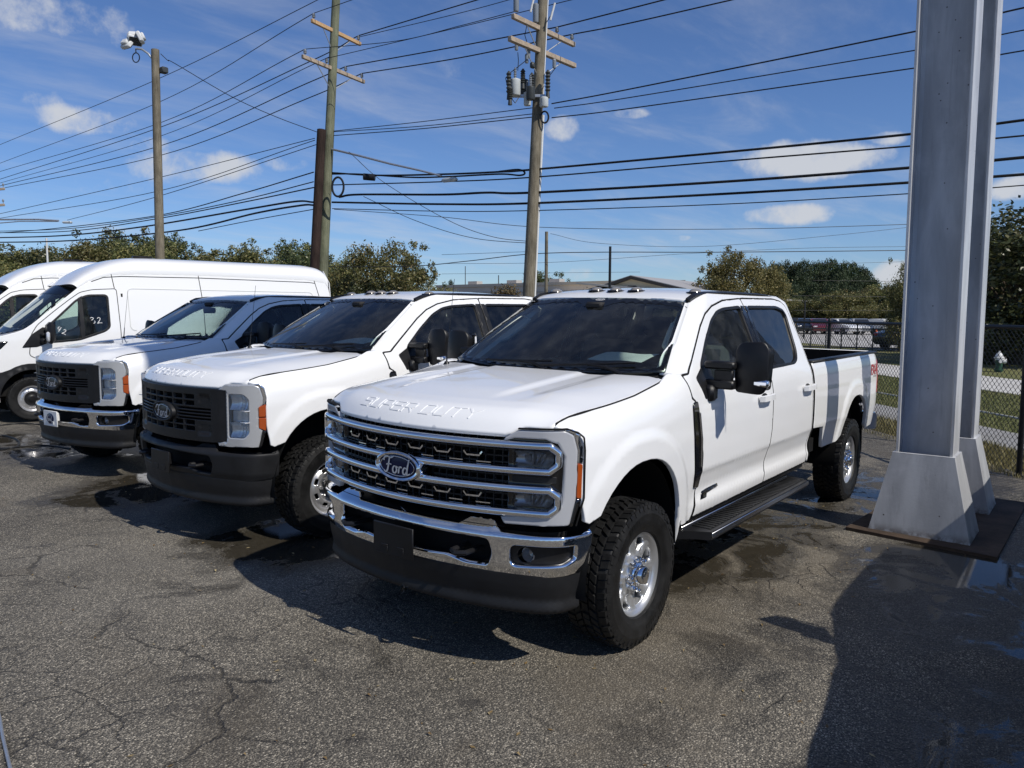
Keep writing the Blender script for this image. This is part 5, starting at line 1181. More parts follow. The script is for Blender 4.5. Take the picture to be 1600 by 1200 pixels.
    pp = PT('price_sheet', 'paper', b_paper(), 'paper', R); pp.location = (-.72, .43, 1.585); pp.rotation_euler = (.0, .10, .12)
    if trim == 'chrome': bpy.data.objects.remove(pp)
    PT('antenna', 'ant', b_antenna, 'black_plastic', R)
    if trim in ('lux', 'work'):
        for y in (-.60, -.17, 0.0, .17, .60):
            x = -1.35 - .25 * y * y
            q = PT('clearance_light', ('cl', y), b_clear_light(x, y), 'marker', R); PT('light_base', ('clb', y), b_light_base(x, y), 'gloss_black', q)
    # grille
    if lux:
        g = PT('grille', 'gback', b_grille_back, 'under', R); PT('grille_mesh', 'gmesh', b_grille_mesh, 'black_plastic', g)['kind'] = 'stuff'
        PT('chrome_bar', 'loop1', loop_bar(1.222, 1.093, .905, .036), 'chrome', g, angle=50); PT('chrome_bar', 'loop2', loop_bar(1.000, .876, .905, .038), 'chrome', g, angle=50)
        for k, y in enumerate((-.46, -.276, -.092, .092, .276, .46)):
            for z in (1.150, .938):
                PT('grille_hook', ('hook', y, z), b_hook(y, z), 'chrome', g); PT('grille_dash', ('hookl', y, z), b_hook(y + .085 if k < 5 else y + .06, z - .030, True), 'chrome', g)
    else:
        g = PT('grille', 'bgrille', b_black_grille, 'black_plastic', R); PT('grille_backing', 'gback', b_grille_back, 'under', g)
    bz = PT('oval_badge', 'bezel', b_badge_bezel(), 'chrome' if lux else 'grey_plastic', R); PT('badge_face', 'bface', b_badge_face(), 'badge_blue' if lux else 'badge_black', bz); PT('badge_ring', 'bring', b_badge_ring() if lux else b_badge_ring(.138, .062, 1.046, .9535, .006), 'chrome', bz); PT('badge_script', 'bscript', b_script(.205, .9595, 1.046), 'badge_silver', bz)
    # bumper
    fog = trim in ('lux', 'chrome')
    bp = PT('front_bumper', ('bump', fog), b_bumper(fog, trim), 'chrome' if fog else 'grey_plastic', R, label=None); PT('bumper_backing', 'bumpb', b_bumper_back, 'under', bp); PT('step_pad', 'steppad', b_step_pad, 'black_plastic', bp)
    if fog:
        for mir in (False, True): PT('fog_bezel', 'fogb', b_fog_bezel, 'black_plastic', bp, mir); PT('fog_lamp', 'fogl', b_foglamp, 'lamp_dark', bp, mir)
    PT('air_dam', 'dam', b_dam, 'grey_plastic', R)
    pl = PT('front_plate', ('plate',), b_plate, 'plate_white' if trim == 'chrome' else 'black_plastic', R)
    if trim == 'chrome':
        PT('plate_oval', 'ploval', b_badge_face(.085, .06, .645, .9925), 'badge_blue', pl); PT('plate_script', 'plscr', b_script(.125, 1.0025, .645, .5), 'white_print', pl)
    if lux:
        def b_ovalprint():
            V, Fc, N_ = panel(ell(.045, .30, 32, 0, .947) if False else [(.058 * math.cos(t), .952 + .016 * math.sin(t)) for t in np.linspace(0, 2 * math.pi, 32, endpoint=False)], lambda a, b: ws(a, b) + np.array([.004, 0, .006]), (1, 0, 1), holes=[[(.052 * math.cos(t), .952 + .013 * math.sin(t)) for t in np.linspace(0, 2 * math.pi, 32, endpoint=False)]], step=(.5, .5), flange=0, er=.001)
            b = MB().add(V, Fc); v2, f2 = b_script(.060, 0, 0, .5)(); P = []
            for q in v2: p = ws(np.array([q[1] / .66]), np.array([.952 + q[2] / .95]))[0]; P.append((p[0] + .004, p[1], p[2] + .006))
            b.add(P, f2); return b.v, b.f
        PT('windscreen_print', 'ovalprint', b_ovalprint, 'white_print', R)
        for mir in (False, True):
            o = np.array([-5.215, float(Ys(-5.215, 1.275)) + .004, 1.280]); sg = -1 if not mir else 1
            def fx(o=o):
                V, Fc = text_mesh('FX4', .150, .25, .0, 1.05, offset=.006); yy = [float(Ys(o[0] - v[0] * 1.0, 1.28 + v[1])) + .0035 for v in V]; return [(o[0] - v[0], y, o[2] + v[1]) for v, y in zip(V, yy)], [f for f in Fc]
            if not mir: PT('side_decal', 'fx4', fx, 'red_print', R)
            def fx2(o=o):
                V, Fc = text_mesh('OFF ROAD', .030, .2, .0, 1.0); return [(o[0] - v[0] - .04, float(Ys(o[0] - v[0], 1.21)) + .0035, 1.213 + v[1]) for v in V], Fc
            if not mir: PT('side_decal', 'fx4b', fx2, 'frit', R)
            def pb():
                b = MB(); z0 = .715
                P = [(-.800, .690), (-.83, .735), (-.90, .742), (-1.075, .748), (-1.085, .728), (-.90, .712), (-.885, .690)]
                return panel(P, inset_side(-.008), (0, 1, 0), step=(.05, .05), flange=.012, er=.003)
            if not mir: PT('door_badge', 'pbadge', pb, 'gloss_black', R)
            def pt():
                V, Fc = text_mesh('POWER STROKE', .020, .25, 0, 1.0); return [(-.985 - v[0], float(Ys(-.985 - v[0], .73)) + .0095, .7285 + v[1]) for v in V], Fc
            if not mir: PT('door_badge_lettering', 'pbadget', pt, 'satin_chrome', R)
    return R
# ------------------------------------------------------------------ high-roof van
def catmull2(P, n=6):
    P = np.array(P, float); E = np.vstack([2 * P[0] - P[1], P, 2 * P[-1] - P[-2]]); Q = []
    for i in range(1, len(E) - 2):
        for t in np.linspace(0, 1, n, endpoint=False): Q.append(.5 * ((2 * E[i]) + (-E[i - 1] + E[i + 1]) * t + (2 * E[i - 1] - 5 * E[i] + 4 * E[i + 1] - E[i + 2]) * t * t + (-E[i - 1] + 3 * E[i] - 3 * E[i + 1] + E[i + 2]) * t ** 3))
    Q.append(P[-1]); return np.array(Q)
_vy = table([(.30, .955), (.60, .985), (1.0, 1.0), (1.30, .998), (1.46, .985), (1.60, .965), (2.07, .885), (2.40, .820), (2.55, .79)], .02)
VE = np.array([(1.02, .98), (.95, 1.12), (.80, 1.23), (.60, 1.32), (.40, 1.385), (.20, 1.44), (.08, 1.485), (-.04, 1.57), (-.40, 1.87), (-.77, 2.18), (-.95, 2.30), (-1.14, 2.375), (-1.38, 2.43), (-1.8, 2.455), (-2.85, 2.47), (-5.1, 2.45), (-5.55, 2.40), (-5.62, 2.3)])
def Yv(x, z):
    y = _vy(z) - .13 * np.clip((x - .15) / .87, 0, 1.1) ** 2.2 - .05 * np.clip((-5.2 - x) / .45, 0, 1) ** 2
    # pressed recess in the load-bay side
    for xc in (0, -3.75): r = np.hypot(x - xc, (z - .37)); y = y + .018 * sm((.52 - r) / .05) * (z < .95)
    return y
def vside(off=0): return lambda x, z: np.stack([x, Yv(np.asarray(x, float), np.asarray(z, float)) - off, z], 1)
VW = [(-.28, 1.55), (-.40, 1.66), (-.74, 1.985), (-.91, 2.065), (-1.24, 2.075), (-1.235, 1.51), (-1.15, 1.44), (-.74, 1.30), (-.30, 1.265), (-.12, 1.42)]
VD = [(.02, 1.06), (-.02, 1.40), (-.12, 1.56), (-.40, 1.80), (-.63, 1.985), (-.80, 2.11), (-1.0, 2.16), (-1.39, 2.185), (-1.405, 1.4), (-1.38, .62), (-.62, .58), (-.50, .80)]
def vb_side():
    def arc(xc, r=.46): return [(xc + r * math.cos(t), .37 + r * math.sin(t)) for t in np.linspace(-.12, math.pi + .12, 22)]
    bot = [(1.0, .62), (.9, .36)] + [(p[0], max(p[1], .30)) for p in arc(0)] + [(-.6, .30), (-3.2, .30)] + [(p[0], max(p[1], .30)) for p in arc(-3.75)] + [(-5.55, .42), (-5.64, .7), (-5.66, 2.0)]
    return panel([tuple(p) for p in VE] + bot[::-1][0:1] + bot[::-1][1:], vside(), (0, 1, 0), holes=[gl_out(VW, .07)], step=(.10, .06), flange=.03, er=.008, bstep=.05, lines=())
def _ve(x): o = np.argsort(VE[:, 0]); return np.interp(x, VE[o, 0], VE[o, 1])
_vh = table([(-5.66, 2.66), (-5.5, 2.75), (-5.2, 2.78), (-2.1, 2.78), (-1.75, 2.765), (-1.45, 2.71), (-1.15, 2.60), (-.9, 2.46), (-.62, 2.24)], .06)
def v_roof(x, s):
    a = np.minimum(np.abs(s), 1.0); xx = np.asarray(x, float); fr = np.clip((xx + 1.5) / .73, 0, 1); xc = xx + .15 * fr * (1 - a ** 2)
    ze = _ve(xx); ye = Yv(xx, ze) - .02 * 0; h = _vh(xc)
    th = (1 - a) * math.pi / 2; y = np.sign(s) * ye * np.cos(th) ** .62; z = ze + (h - ze) * np.sin(th) ** .75
    z = z + .010 * np.sin(np.clip(a, 0, .7) * 40) * 0
    return np.stack([xc, y, z], 1)
def vb_roof():
    xs = np.concatenate([np.linspace(-.77, -2.0, 22), np.linspace(-2.2, -5.2, 12), np.linspace(-5.3, -5.62, 6)]); ss = np.sin(np.linspace(-math.pi / 2, math.pi / 2, 41))
    return grid_surf(v_roof, xs, ss, (0, 0, 1))[:2]
def v_ws(s, t):
    y = s * (.885 * (1 - t) + .735 * t); x = (.36 - .38 * s * s) * (1 - t) + (-.625 - .145 * s * s) * t; z = (1.36 + .15 * s * s) * (1 - t) + (2.245 - .07 * s * s) * t
    b_ = 4 * t * (1 - t) * .02; return np.stack([x + b_ * .6, y, z + b_ * .8], 1)
def vb_ws(): return grid_surf(v_ws, np.linspace(-1, 1, 17), np.linspace(0, 1, 11), (1, 0, 1))
def vb_ws_band(): 
    def lf(a, c): p = v_ws(a, c); p[:, 0] += .004; p[:, 2] += .005; return p
    return panel([(-1, 0), (1, 0), (1, 1), (-1, 1)], lf, (1, 0, 1), holes=[roundpoly([(-.95, .06), (.95, .06), (.93, .80), (-.93, .80)], .05, 4)], step=(.15, .15), flange=0, er=.01)
def vb_hood():
    def f(x, s): 
        zc = np.interp(x, [.0, .36, .7, .92, 1.03], [1.50, 1.37, 1.27, 1.16, 1.0]); ze = _ve(x) - .01; ye = Yv(np.asarray(x, float), ze) - .004; t = np.abs(s) ** 2.6
        return np.stack([x + .06 * (1 - s * s) * np.clip((x - .5) / .5, 0, 1), s * ye, zc * (1 - t) + ze * t], 1)
    xs = np.linspace(.02, 1.02, 16); return grid_surf(f, xs, np.linspace(-1, 1, 17), (0, 0, 1))
def vb_nose(): return grid_surf(lambda s, t: np.stack([1.02 + .06 * (1 - s * s) + .03 * np.sin(t * math.pi), s * .87, .99 - .62 * t], 1), np.linspace(-1, 1, 13), np.linspace(0, 1, 7), (1, 0, 0))
def vb_rear(): return panel([(-.93, .42), (.93, .42), (.93, 1.4), (.80, 2.40), (.55, 2.66), (-.55, 2.66), (-.80, 2.40), (-.93, 1.4)], lambda y, z: np.stack([-5.655 + 0 * y, y, z], 1), (-1, 0, 0), step=(.2, .2), flange=.02)
def vb_gap(P, w=.006): return lambda: panel(shrink(roundpoly(P, .05, 4), -w), vside(-.0025), (0, 1, 0), holes=[shrink(roundpoly(P, .05, 4), w)], step=(.5, .5), flange=0, er=.002)  # thin dark ring laid on the side as the door gap's shade
def vb_line(P):
    def f():
        Q = resample(np.array(P), .06, False); R_ = [(x, float(Yv(np.array(x), np.array(z))) + .0035, z) for x, z in Q]; return sweep(R_, [(.002, .0055), (.002, -.0055), (-.01, -.0055), (-.01, .0055)], [(0, 1, .15)] * len(R_))
    return f
def vb_clad():
    def arc(xc, r): return [(xc + r * math.cos(t), .37 + r * math.sin(t)) for t in np.linspace(0, math.pi, 20)]
    a1 = [(x, z) for x, z in arc(0, .455)]; a2 = [(x, z) for x, z in arc(0, .56)]
    return panel([(.97, .42), (.97, .79), (.42, .80)] + [p for p in a2 if p[1] > .80 or p[0] < 0] + [(-.56, .62), (-3.15, .62), (-3.15, .32), (-.46, .32)] + a1[::-1] + [(.46, .40)], vside(-.012), (0, 1, 0), step=(.08, .08), flange=.03, er=.008, bstep=.04)
def vb_sail(): return panel(roundpoly([(.12, 1.19), (-.02, 1.40), (-.20, 1.53), (-.26, 1.48), (-.24, 1.25), (-.1, 1.2)], .02, 3), vside(-.010), (0, 1, 0), step=(.06, .06), flange=.02, er=.006)
def vb_mirror():
    b = MB(); b.box((-.27, 1.145, 1.43), (.12, .24, .36), .055); b.box((-.19, 1.0, 1.30), (.10, .16, .09), .03); b.box((-.19, 1.0, 1.40), (.09, .14, .06), .02); return b.v, b.f
def vb_mlamp(): b = MB(); b.box((-.215, 1.225, 1.37), (.05, .09, .16), .02); return b.v, b.f
def vb_headlamp(): return panel(roundpoly([(.98, 1.0), (.90, 1.15), (.55, 1.29), (.30, 1.30), (.42, 1.17), (.75, 1.05)], .03), vside(-.006), (0, 1, 0), step=(.06, .06), flange=.02, er=.006)
def vb_inner():
    b = MB(); b.box((-1.47, 0, 1.35), (.03, 1.78, 1.5)); b.box((-.1, 0, 1.10), (.62, 1.7, .50), .08); b.box((-.7, 0, .72), (1.6, 1.8, .06)); b.box((-.16, -.25, 1.38), (.34, .5, .06), .02)
    for y in (-.45, .45): b.box((-.95, y, 1.05), (.50, .5, .16), .05); b.box((-1.22, y, 1.38), (.14, .48, .62), .05, Matrix.Rotation(-.2, 3, 'Y')); b.box((-1.30, y, 1.78), (.09, .28, .18), .04)
    P = [np.array([-.42, .42, 1.36]) + .19 * np.array([math.sin(t) * .55, math.cos(t), math.sin(t) * .83]) for t in np.linspace(0, 2 * math.pi, 21)]; b.tube(P, .017, 6, caps=False)
    return b.v, b.f
def vb_pillar():
    b = MB(); Q = [(-.12, .83, 1.50), (-.45, .775, 1.78), (-.78, .70, 2.08), (-1.4, .70, 2.12)]; V, Fc = sweep(Q, [(.02, .03), (.02, -.03), (-.02, -.03), (-.02, .03)], [(0, 1, .5)] * 4); b.add(V, Fc)
    b.tube([(-.25, .78, 1.60), (-.30, .72, 1.66), (-.48, .69, 1.80), (-.50, .73, 1.86)], .016, 7); return b.v, b.f
def vb_rim(): b = MB(); b.lathe([(.200, -.08), (.190, .06), (.205, .095), (.216, .10), (.214, .108), (.204, .106), (.192, .085), (.186, .062), (.150, .070), (.146, .066)], 48); return b.v, b.f
def vb_rimface(): return polar_face(lambda r, t: .066 + .012 * sm((.165 - r) / .03), [[(.158 * math.cos(a) + .014 * math.cos(q), .158 * math.sin(a) + .014 * math.sin(q)) for q in np.linspace(0, 2 * math.pi, 10, endpoint=False)] for a in np.linspace(0, 2 * math.pi, 10, endpoint=False)], .188, .02)()
def vb_hub(): b = MB(); b.lathe([(0, .10), (.04, .10), (.055, .088), (.09, .084), (.115, .088), (.118, .07)], 32); b.lathe([(0, -.02), (.19, -.02)], 24); return b.v, b.f
def make_van(loc, rot, label, marks=False):
    R = empty('high_roof_van', loc, rot, label, 'van', 'white high-roof vans at the end of the row')
    for mir in (False, True):
        s = PT('body_side', 'vside', vb_side, 'paint', R, mir); PT('door_gap_shade', 'vgap', vb_gap(VD), 'under', s, mir)  # the dark ring round the door is gap shade put in as colour
        w = PT('window', 'vwin', lambda: panel(shrink(gl_out(VW, .07), -.006), vside(.012), (0, 1, 0), step=(.15, .15), flange=0, er=.004), 'side_glass', R, mir); PT('window_seal', 'vseal', lambda: panel(shrink(gl_out(VW, .07), -.012), vside(-.003), (0, 1, 0), holes=[shrink(gl_out(VW, .07), .024)], step=(.5, .5), flange=.02, er=.004), 'black_plastic', w, mir)
        PT('window_post', 'vpost', lambda: panel([(-.76, 1.30), (-.83, 1.32), (-.83, 2.05), (-.76, 2.01)], vside(-.002), (0, 1, 0), step=(.1, .1), flange=.02, er=.003), 'black_plastic', w, mir)
        for k, P in enumerate(([(-1.33, 2.56 - .12), (-1.36, 2.19)], [(-2.86, 2.46), (-2.90, 1.9), (-2.88, .62)], [(-1.0, 2.30), (-1.2, 2.378), (-1.5, 2.405), (-2.85, 2.42), (-5.15, 2.40), (-5.3, 2.385)], [(-5.28, 2.44), (-5.36, 2.1), (-5.40, .7)])): PT('panel_seam', ('vline', k), vb_line(P), 'under', s, mir)
        PT('pressed_rib', 'vrec', lambda: vb_line(roundpoly([(-1.57, 1.45), (-1.57, 2.19), (-5.21, 2.19), (-5.21, 1.45)], .10, 6))(), 'interior_grey', s, mir)
        PT('lower_cladding', 'vclad', vb_clad, 'grey_plastic', R, mir); m_ = PT('side_mirror', 'vmir', vb_mirror, 'black_plastic', R, mir); PT('mirror_mount', 'vsail', vb_sail, 'black_plastic', m_, mir); PT('turn_signal', 'vml', vb_mlamp, 'reflector', m_, mir)
        PT('headlight', 'vhl', vb_headlamp, 'gloss_black', R, mir); PT('pillar_lining', 'vpil', vb_pillar, 'interior_grey', R, mir); PT('wheel_liner', 'vlin', lambda: (np.array(b_liner(-.03)()[0]) * (.86, .98, .84) , b_liner(-.03)()[1]), 'under', R, mir); PT('wheel_liner', 'vlin2', lambda: (np.array(b_liner(-.03)()[0]) * (.86, .98, .84) + (-3.75, 0, 0), b_liner(-.03)()[1]), 'under', R, mir)
        for wx in (0, -3.75):
            wh = empty('wheel', (wx, -.865 if mir else .865, .345), (0, 0, math.pi if mir else 0), parent=R); PT('tyre', 'vtyre', b_tyre(.356, .235, .205, 44), 'rubber', wh, angle=30); PT('rim_ring', 'vrim', vb_rim, 'steel', wh); PT('rim', 'vrimf', vb_rimface, 'steel', wh); PT('hub', 'vhub', vb_hub, 'black_plastic', wh)
    PT('roof', 'vroof', vb_roof, 'paint', R); PT('hood', 'vhood', vb_hood, 'paint', R); PT('front_fascia', 'vnose', vb_nose, 'grey_plastic', R); PT('rear_doors', 'vrear', vb_rear, 'paint', R); PT('windscreen', 'vws', vb_ws, 'glass', R); PT('windscreen_border', 'vband', vb_ws_band, 'frit', R); PT('cab_interior', 'vin', vb_inner, 'interior', R)
    p = MB(); p.box((-2.05, .22, 2.79), (.34, .16, .05), .02); p.obj('roof_pod', 'black_plastic', R)
    u = MB(); u.box((-2.3, 0, .50), (6.3, 1.7, .2)); u.obj('chassis', 'under', R)
    if marks:
        D3 = [(0, .9), (.25, 1), (.5, .85), (.3, .6), (.15, .55)], [(.62, .45), (.72, .25), (.60, .05), (.45, 0)]
        D2 = [[(0, .8), (.2, 1), (.45, .85), (.35, .5), (0, 0), (.3, .08), (.75, .05)]]
        D4 = [[(.1, 1), (0, .5), (.5, .45)], [(.45, 1), (.35, 0)]]
        for name, sts, x0, z0, sz, ang in (('3', D3, -.93, 1.58, .10, 0), ('2', D2, -1.04, 1.58, .10, 0), ('4', D4, -.40, 1.46, .085, -.5), ('2b', D2, -.475, 1.415, .08, -.5)):
            def tm(sts=sts, x0=x0, z0=z0, sz=sz, ang=ang):
                b = MB(); c, s_ = math.cos(ang), math.sin(ang)
                for st in sts:
                    Q = []
                    for p in catmull2(st): u, w = p[0] * c - p[1] * s_, p[0] * s_ + p[1] * c; x, z = x0 - u * sz, z0 + w * sz; Q.append((x, float(Yv(np.array(x), np.array(z))) - .008, z))
                    b.tube(Q, .0055, 5)
                return b.v, b.f
            PT('window_marking', ('vmark', name), tm, 'white_print', R)
    return R
# ------------------------------------------------------------------ sign columns, fence, poles, wires
def steel_mat():
    mt, nt, N, L, b = nodes_of('grey_painted_steel'); mth, noise, vor, rng, ramp, mix = mk(N, L); P = N.new('ShaderNodeNewGeometry').outputs['Position']
    mp = N.new('ShaderNodeMapping'); L.new(P, mp.inputs[0]); mp.inputs['Scale'].default_value = (1, 1, .22)
    n1 = noise(mp.outputs[0], 4.5, 6, .6, .4); n2 = noise(P, 1.7, 5, .62); c = mix(rng(n1.outputs[0], .35, .7), (.36, .37, .39), (.52, .535, .555)); c = mix(mth('MULTIPLY', rng(n2.outputs[0], .5, .68), .45), c, (.58, .59, .61))
    # chips, grime streaks and rust freckles
    v = vor(P, 26); sp = N.new('ShaderNodeSeparateColor'); L.new(v.outputs['Color'], sp.inputs[0]); chip = mth('MULTIPLY', mth('GREATER_THAN', sp.outputs[0], .975), rng(v.outputs['Distance'], .10, .24, 1., 0.))
    mp2 = N.new('ShaderNodeMapping'); L.new(P, mp2.inputs[0]); mp2.inputs['Scale'].default_value = (9, 9, .5); st = noise(mp2.outputs[0], 3, 5, .65)
    sx = N.new('ShaderNodeSeparateXYZ'); L.new(P, sx.inputs[0]); low = rng(sx.outputs[2], .0, .10, 1., 0.); gr = mth('MULTIPLY', low, rng(noise(P, 14, 6, .7).outputs[0], .40, .60))
    c = mix(mth('MULTIPLY', rng(st.outputs[0], .56, .74), .35), c, (.20, .20, .205)); c = mix(mth('MULTIPLY', gr, .8), c, (.09, .065, .045)); c = mix(chip, c, (.05, .04, .035)); L.new(c, b.inputs['Base Color'])
    b.inputs['Roughness'].default_value = .42; b.inputs['Specular IOR Level'].default_value = .4; bp = N.new('ShaderNodeBump'); bp.inputs['Strength'].default_value = .15; bp.inputs['Distance'].default_value = .006; L.new(noise(P, 38, 4).outputs[0], bp.inputs['Height']); L.new(bp.outputs[0], b.inputs['Normal']); return mt
M['grey_paint'] = steel_mat()
M['footing'] = pbr('rusty_footing', (.060, .042, .030), .8, 0, .25, var=.5, scale=3.5, bump=.5, bscale=40)
M['vinyl'] = pbr('black_vinyl', (.010, .010, .011), .4, 0, .4)
M['galv'] = pbr('galvanised_steel', (.46, .48, .50), .38, .7, var=.1, scale=10)
M['porcelain'] = pbr('grey_porcelain', (.20, .22, .24), .3, 0, .5); M['dark_metal'] = pbr('dark_metal', (.045, .05, .05), .5, .2)
M['tank'] = pbr('tank_grey', (.50, .53, .53), .45, 0, .4, var=.06, scale=5); M['conduit'] = pbr('white_conduit', (.62, .63, .62), .5)
M['wire'] = pbr('wire_black', (.010, .011, .013), .5, 0, .3); M['arm_wood'] = pbr('weathered_wood', (.36, .29, .22), .8, 0, .2, var=.25, scale=9, bump=.4, bscale=50); M['new_wood'] = pbr('tan_wood', (.48, .31, .16), .75, 0, .2, var=.2, scale=9, bump=.4, bscale=50)
M['sign_face'] = pbr('sign_panel', (.30, .31, .33), .5)
def wood_pole_mat(name, c0, c1):
    mt, nt, N, L, b = nodes_of(name); mth, noise, vor, rng, ramp, mix = mk(N, L); tc = N.new('ShaderNodeTexCoord'); mp = N.new('ShaderNodeMapping'); L.new(tc.outputs['Object'], mp.inputs[0]); mp.inputs['Scale'].default_value = (1, 1, .07)
    n1 = noise(mp.outputs[0], 22, 8, .7); n2 = noise(tc.outputs['Object'], 1.1, 5, .6); c = ramp(n1.outputs[0], [(.3, c0), (.7, c1)]); sc = N.new('ShaderNodeVectorMath'); sc.operation = 'SCALE'; L.new(c, sc.inputs[0]); L.new(rng(n2.outputs[0], .3, .7, .7, 1.25), sc.inputs['Scale']); L.new(sc.outputs[0], b.inputs['Base Color'])
    b.inputs['Roughness'].default_value = .85; b.inputs['Specular IOR Level'].default_value = .2; bp = N.new('ShaderNodeBump'); bp.inputs['Strength'].default_value = .5; bp.inputs['Distance'].default_value = .02; L.new(n1.outputs[0], bp.inputs['Height']); L.new(bp.outputs[0], b.inputs['Normal']); return mt
M['pole_green'] = wood_pole_mat('treated_pole', (.085, .095, .060), (.20, .205, .14)); M['pole_brown'] = wood_pole_mat('creosote_pole', (.016, .010, .008), (.050, .032, .026)); M['pole_tan'] = wood_pole_mat('weathered_pole', (.095, .080, .055), (.23, .205, .155))
# --- pylon sign: two steel columns in sheet-metal boots, the board itself high above
sg = empty('pylon_sign', (-4.235, 1.83, 0), label='tall pylon sign on two grey steel I-beam columns with flared boots', cat='sign')
def ibeam():
    b = MB(); h0, h1 = .60, 8.1; fy, fx, tf, tw = .435, .335, .022, .016; zc, hh = (h0 + h1) / 2, h1 - h0
    for s in (-1, 1): b.box((0, s * (fy - tf) / 2, zc), (fx, tf, hh), .003)
    b.box((-.02, 0, zc), (tw, fy - 2 * tf, hh)); 
    for s in (-1, 1): b.poly([(-.012, s * (fy / 2 - tf), h0), (-.012, s * (fy / 2 - tf - .030), h0), (.004, s * (fy / 2 - tf), h0)], (0, 0, hh))
    return b.me('column', 'grey_paint')
def boot():
    b = MB(); prof = [(.275, .39, .0), (.275, .39, .015), (.19, .238, .70), (.19, .238, .712), (.165, .212, .714), (.165, .212, .60)]; V = [(sx * a, sy * c, z) for a, c, z in prof for sx, sy in ((1, -1), (1, 1), (-1, 1), (-1, -1))]
    b.add(V, [(i * 4 + j, i * 4 + (j + 1) % 4, i * 4 + 4 + (j + 1) % 4, i * 4 + 4 + j) for i in range(len(prof) - 1) for j in range(4)] + [(20, 21, 22, 23)]); return b.me('boot', 'grey_paint', True, 20)
IB, BT = ibeam(), boot()
for x in (-3.60, -4.84):
    c = link('column', IB, sg, (x + 4.235, 0, -.012)); link('boot', BT, c, (0, 0, 0))
    bs = MB(); 
    for sx, sy in ((1, 1), (1, -1), (-1, 1), (-1, -1)): pass
b = MB(); b.box((.0, 0, 9.85), (8.6, .5, 3.7), .05); b.obj('sign_board', 'sign_face', sg)
fb = MB(); fb.poly([(-3.24, 1.28, -.03), (-3.12, 2.43, -.05), (-5.40, 2.46, -.05), (-5.35, 1.42, -.03)], (0, 0, .055)); fb.obj('footing_slab', 'footing', smooth=False, label='low rust brown footing slab under the sign columns', cat='slab')
# --- chain-link fence
fn = empty('chain_link_fence', (O_F[0], O_F[1], -.03), (0, 0, math.atan2(E_F[1], E_F[0])), 'black vinyl chain link fence behind the lot', 'fence')
t0, t1, H = -4.8, 22.0, 1.76
pm = MB().tube([(0, 0, -.05), (0, 0, H + .02)], .032, 10); pm.lathe([(0, .05), (.02, .045), (.034, .015), (.036, 0)], 10, 'z', (0, 0, H + .02)); pmesh = pm.me('post', 'vinyl')
for k in range(9): link('post', pmesh, fn, (-4.74 + k * 2.36 if k < 3 else -.02 + (k - 2) * 2.36, 0, 0))
MB().tube([(t0, 0, H), (t1, 0, H)], .026, 10).obj('top_rail', 'vinyl', fn)
MB().tube([(t0, 0, .02), (t1, 0, .02)], .004, 5).obj('tension_wire', 'vinyl', fn)
def mesh_fabric():
    p = .040; n = int((t1 - t0) / p); m_ = int(1.72 / p); r = .0031; V = []; Fc = []
    for i in range(n):
        x0 = t0 + i * p
        for sgn in (0,):
            pts = [(x0 + (p * 1.06 if (j + i) % 2 else -p * .06), (.003 if (j + i) % 2 else -.003), .02 + j * p) for j in range(m_ + 1)]
            o = len(V)
            for (x, y, z) in pts: V += [(x + r * .8, y + r, z), (x - r * .8, y + r, z), (x, y - r, z)]
            for j in range(m_):
                a = o + j * 3
                for q in range(3): Fc.append((a + q, a + (q + 1) % 3, a + 3 + (q + 1) % 3, a + 3 + q))
    return mesh('chain_link_mesh', V, Fc, 'vinyl', True, 180)
link('chain_link_mesh', mesh_fabric(), fn)['kind'] = 'stuff'
# --- poles
def axis(u0, v0, u1, v1, D):
    a, c = px(u0, v0, D), px(u1, v1, D); d = (c - a) / (c[2] - a[2]); return lambda z: a + d * (z - a[2])
def pole(name, ax, z1, r0, r1, mat, label, cat='utility pole', zb=-.2):
    o = ax(zb); R = empty(name, tuple(o), label=label, cat=cat); P = [ax(z) - o for z in np.linspace(zb, z1, 14)]; MB().tube(P, np.linspace(r0, r1, 14), 16).obj('pole_shaft', mat, R); return R, o
def bar(R, o, p, q, w, h, mat, name):
    p = np.array(p) - o; q = np.array(q) - o; d = q - p; L_ = np.linalg.norm(d); x = d / L_; z = np.array([0, 0, 1.]); y = np.cross(z, x); y /= np.linalg.norm(y); z = np.cross(x, y); b = MB(); b.box((0, 0, 0), (L_, w, h), .01, np.stack([x, y, z], 1)); b.v = [tuple(np.array(v) + (p + q) / 2) for v in b.v]; return b.obj(name, mat, R)
def insulator(R, o, p, s=1., mat='porcelain'):
    b = MB(); b.lathe([(0, .20), (.035, .20), (.05, .165), (.04, .15), (.06, .12), (.045, .10), (.06, .075), (.03, .06), (.018, .05), (.018, -.04)], 10, 'z'); b.v = [tuple(np.array(v) * s + np.array(p) - o) for v in b.v]; return b.obj('insulator', mat, R)
TIP = {}
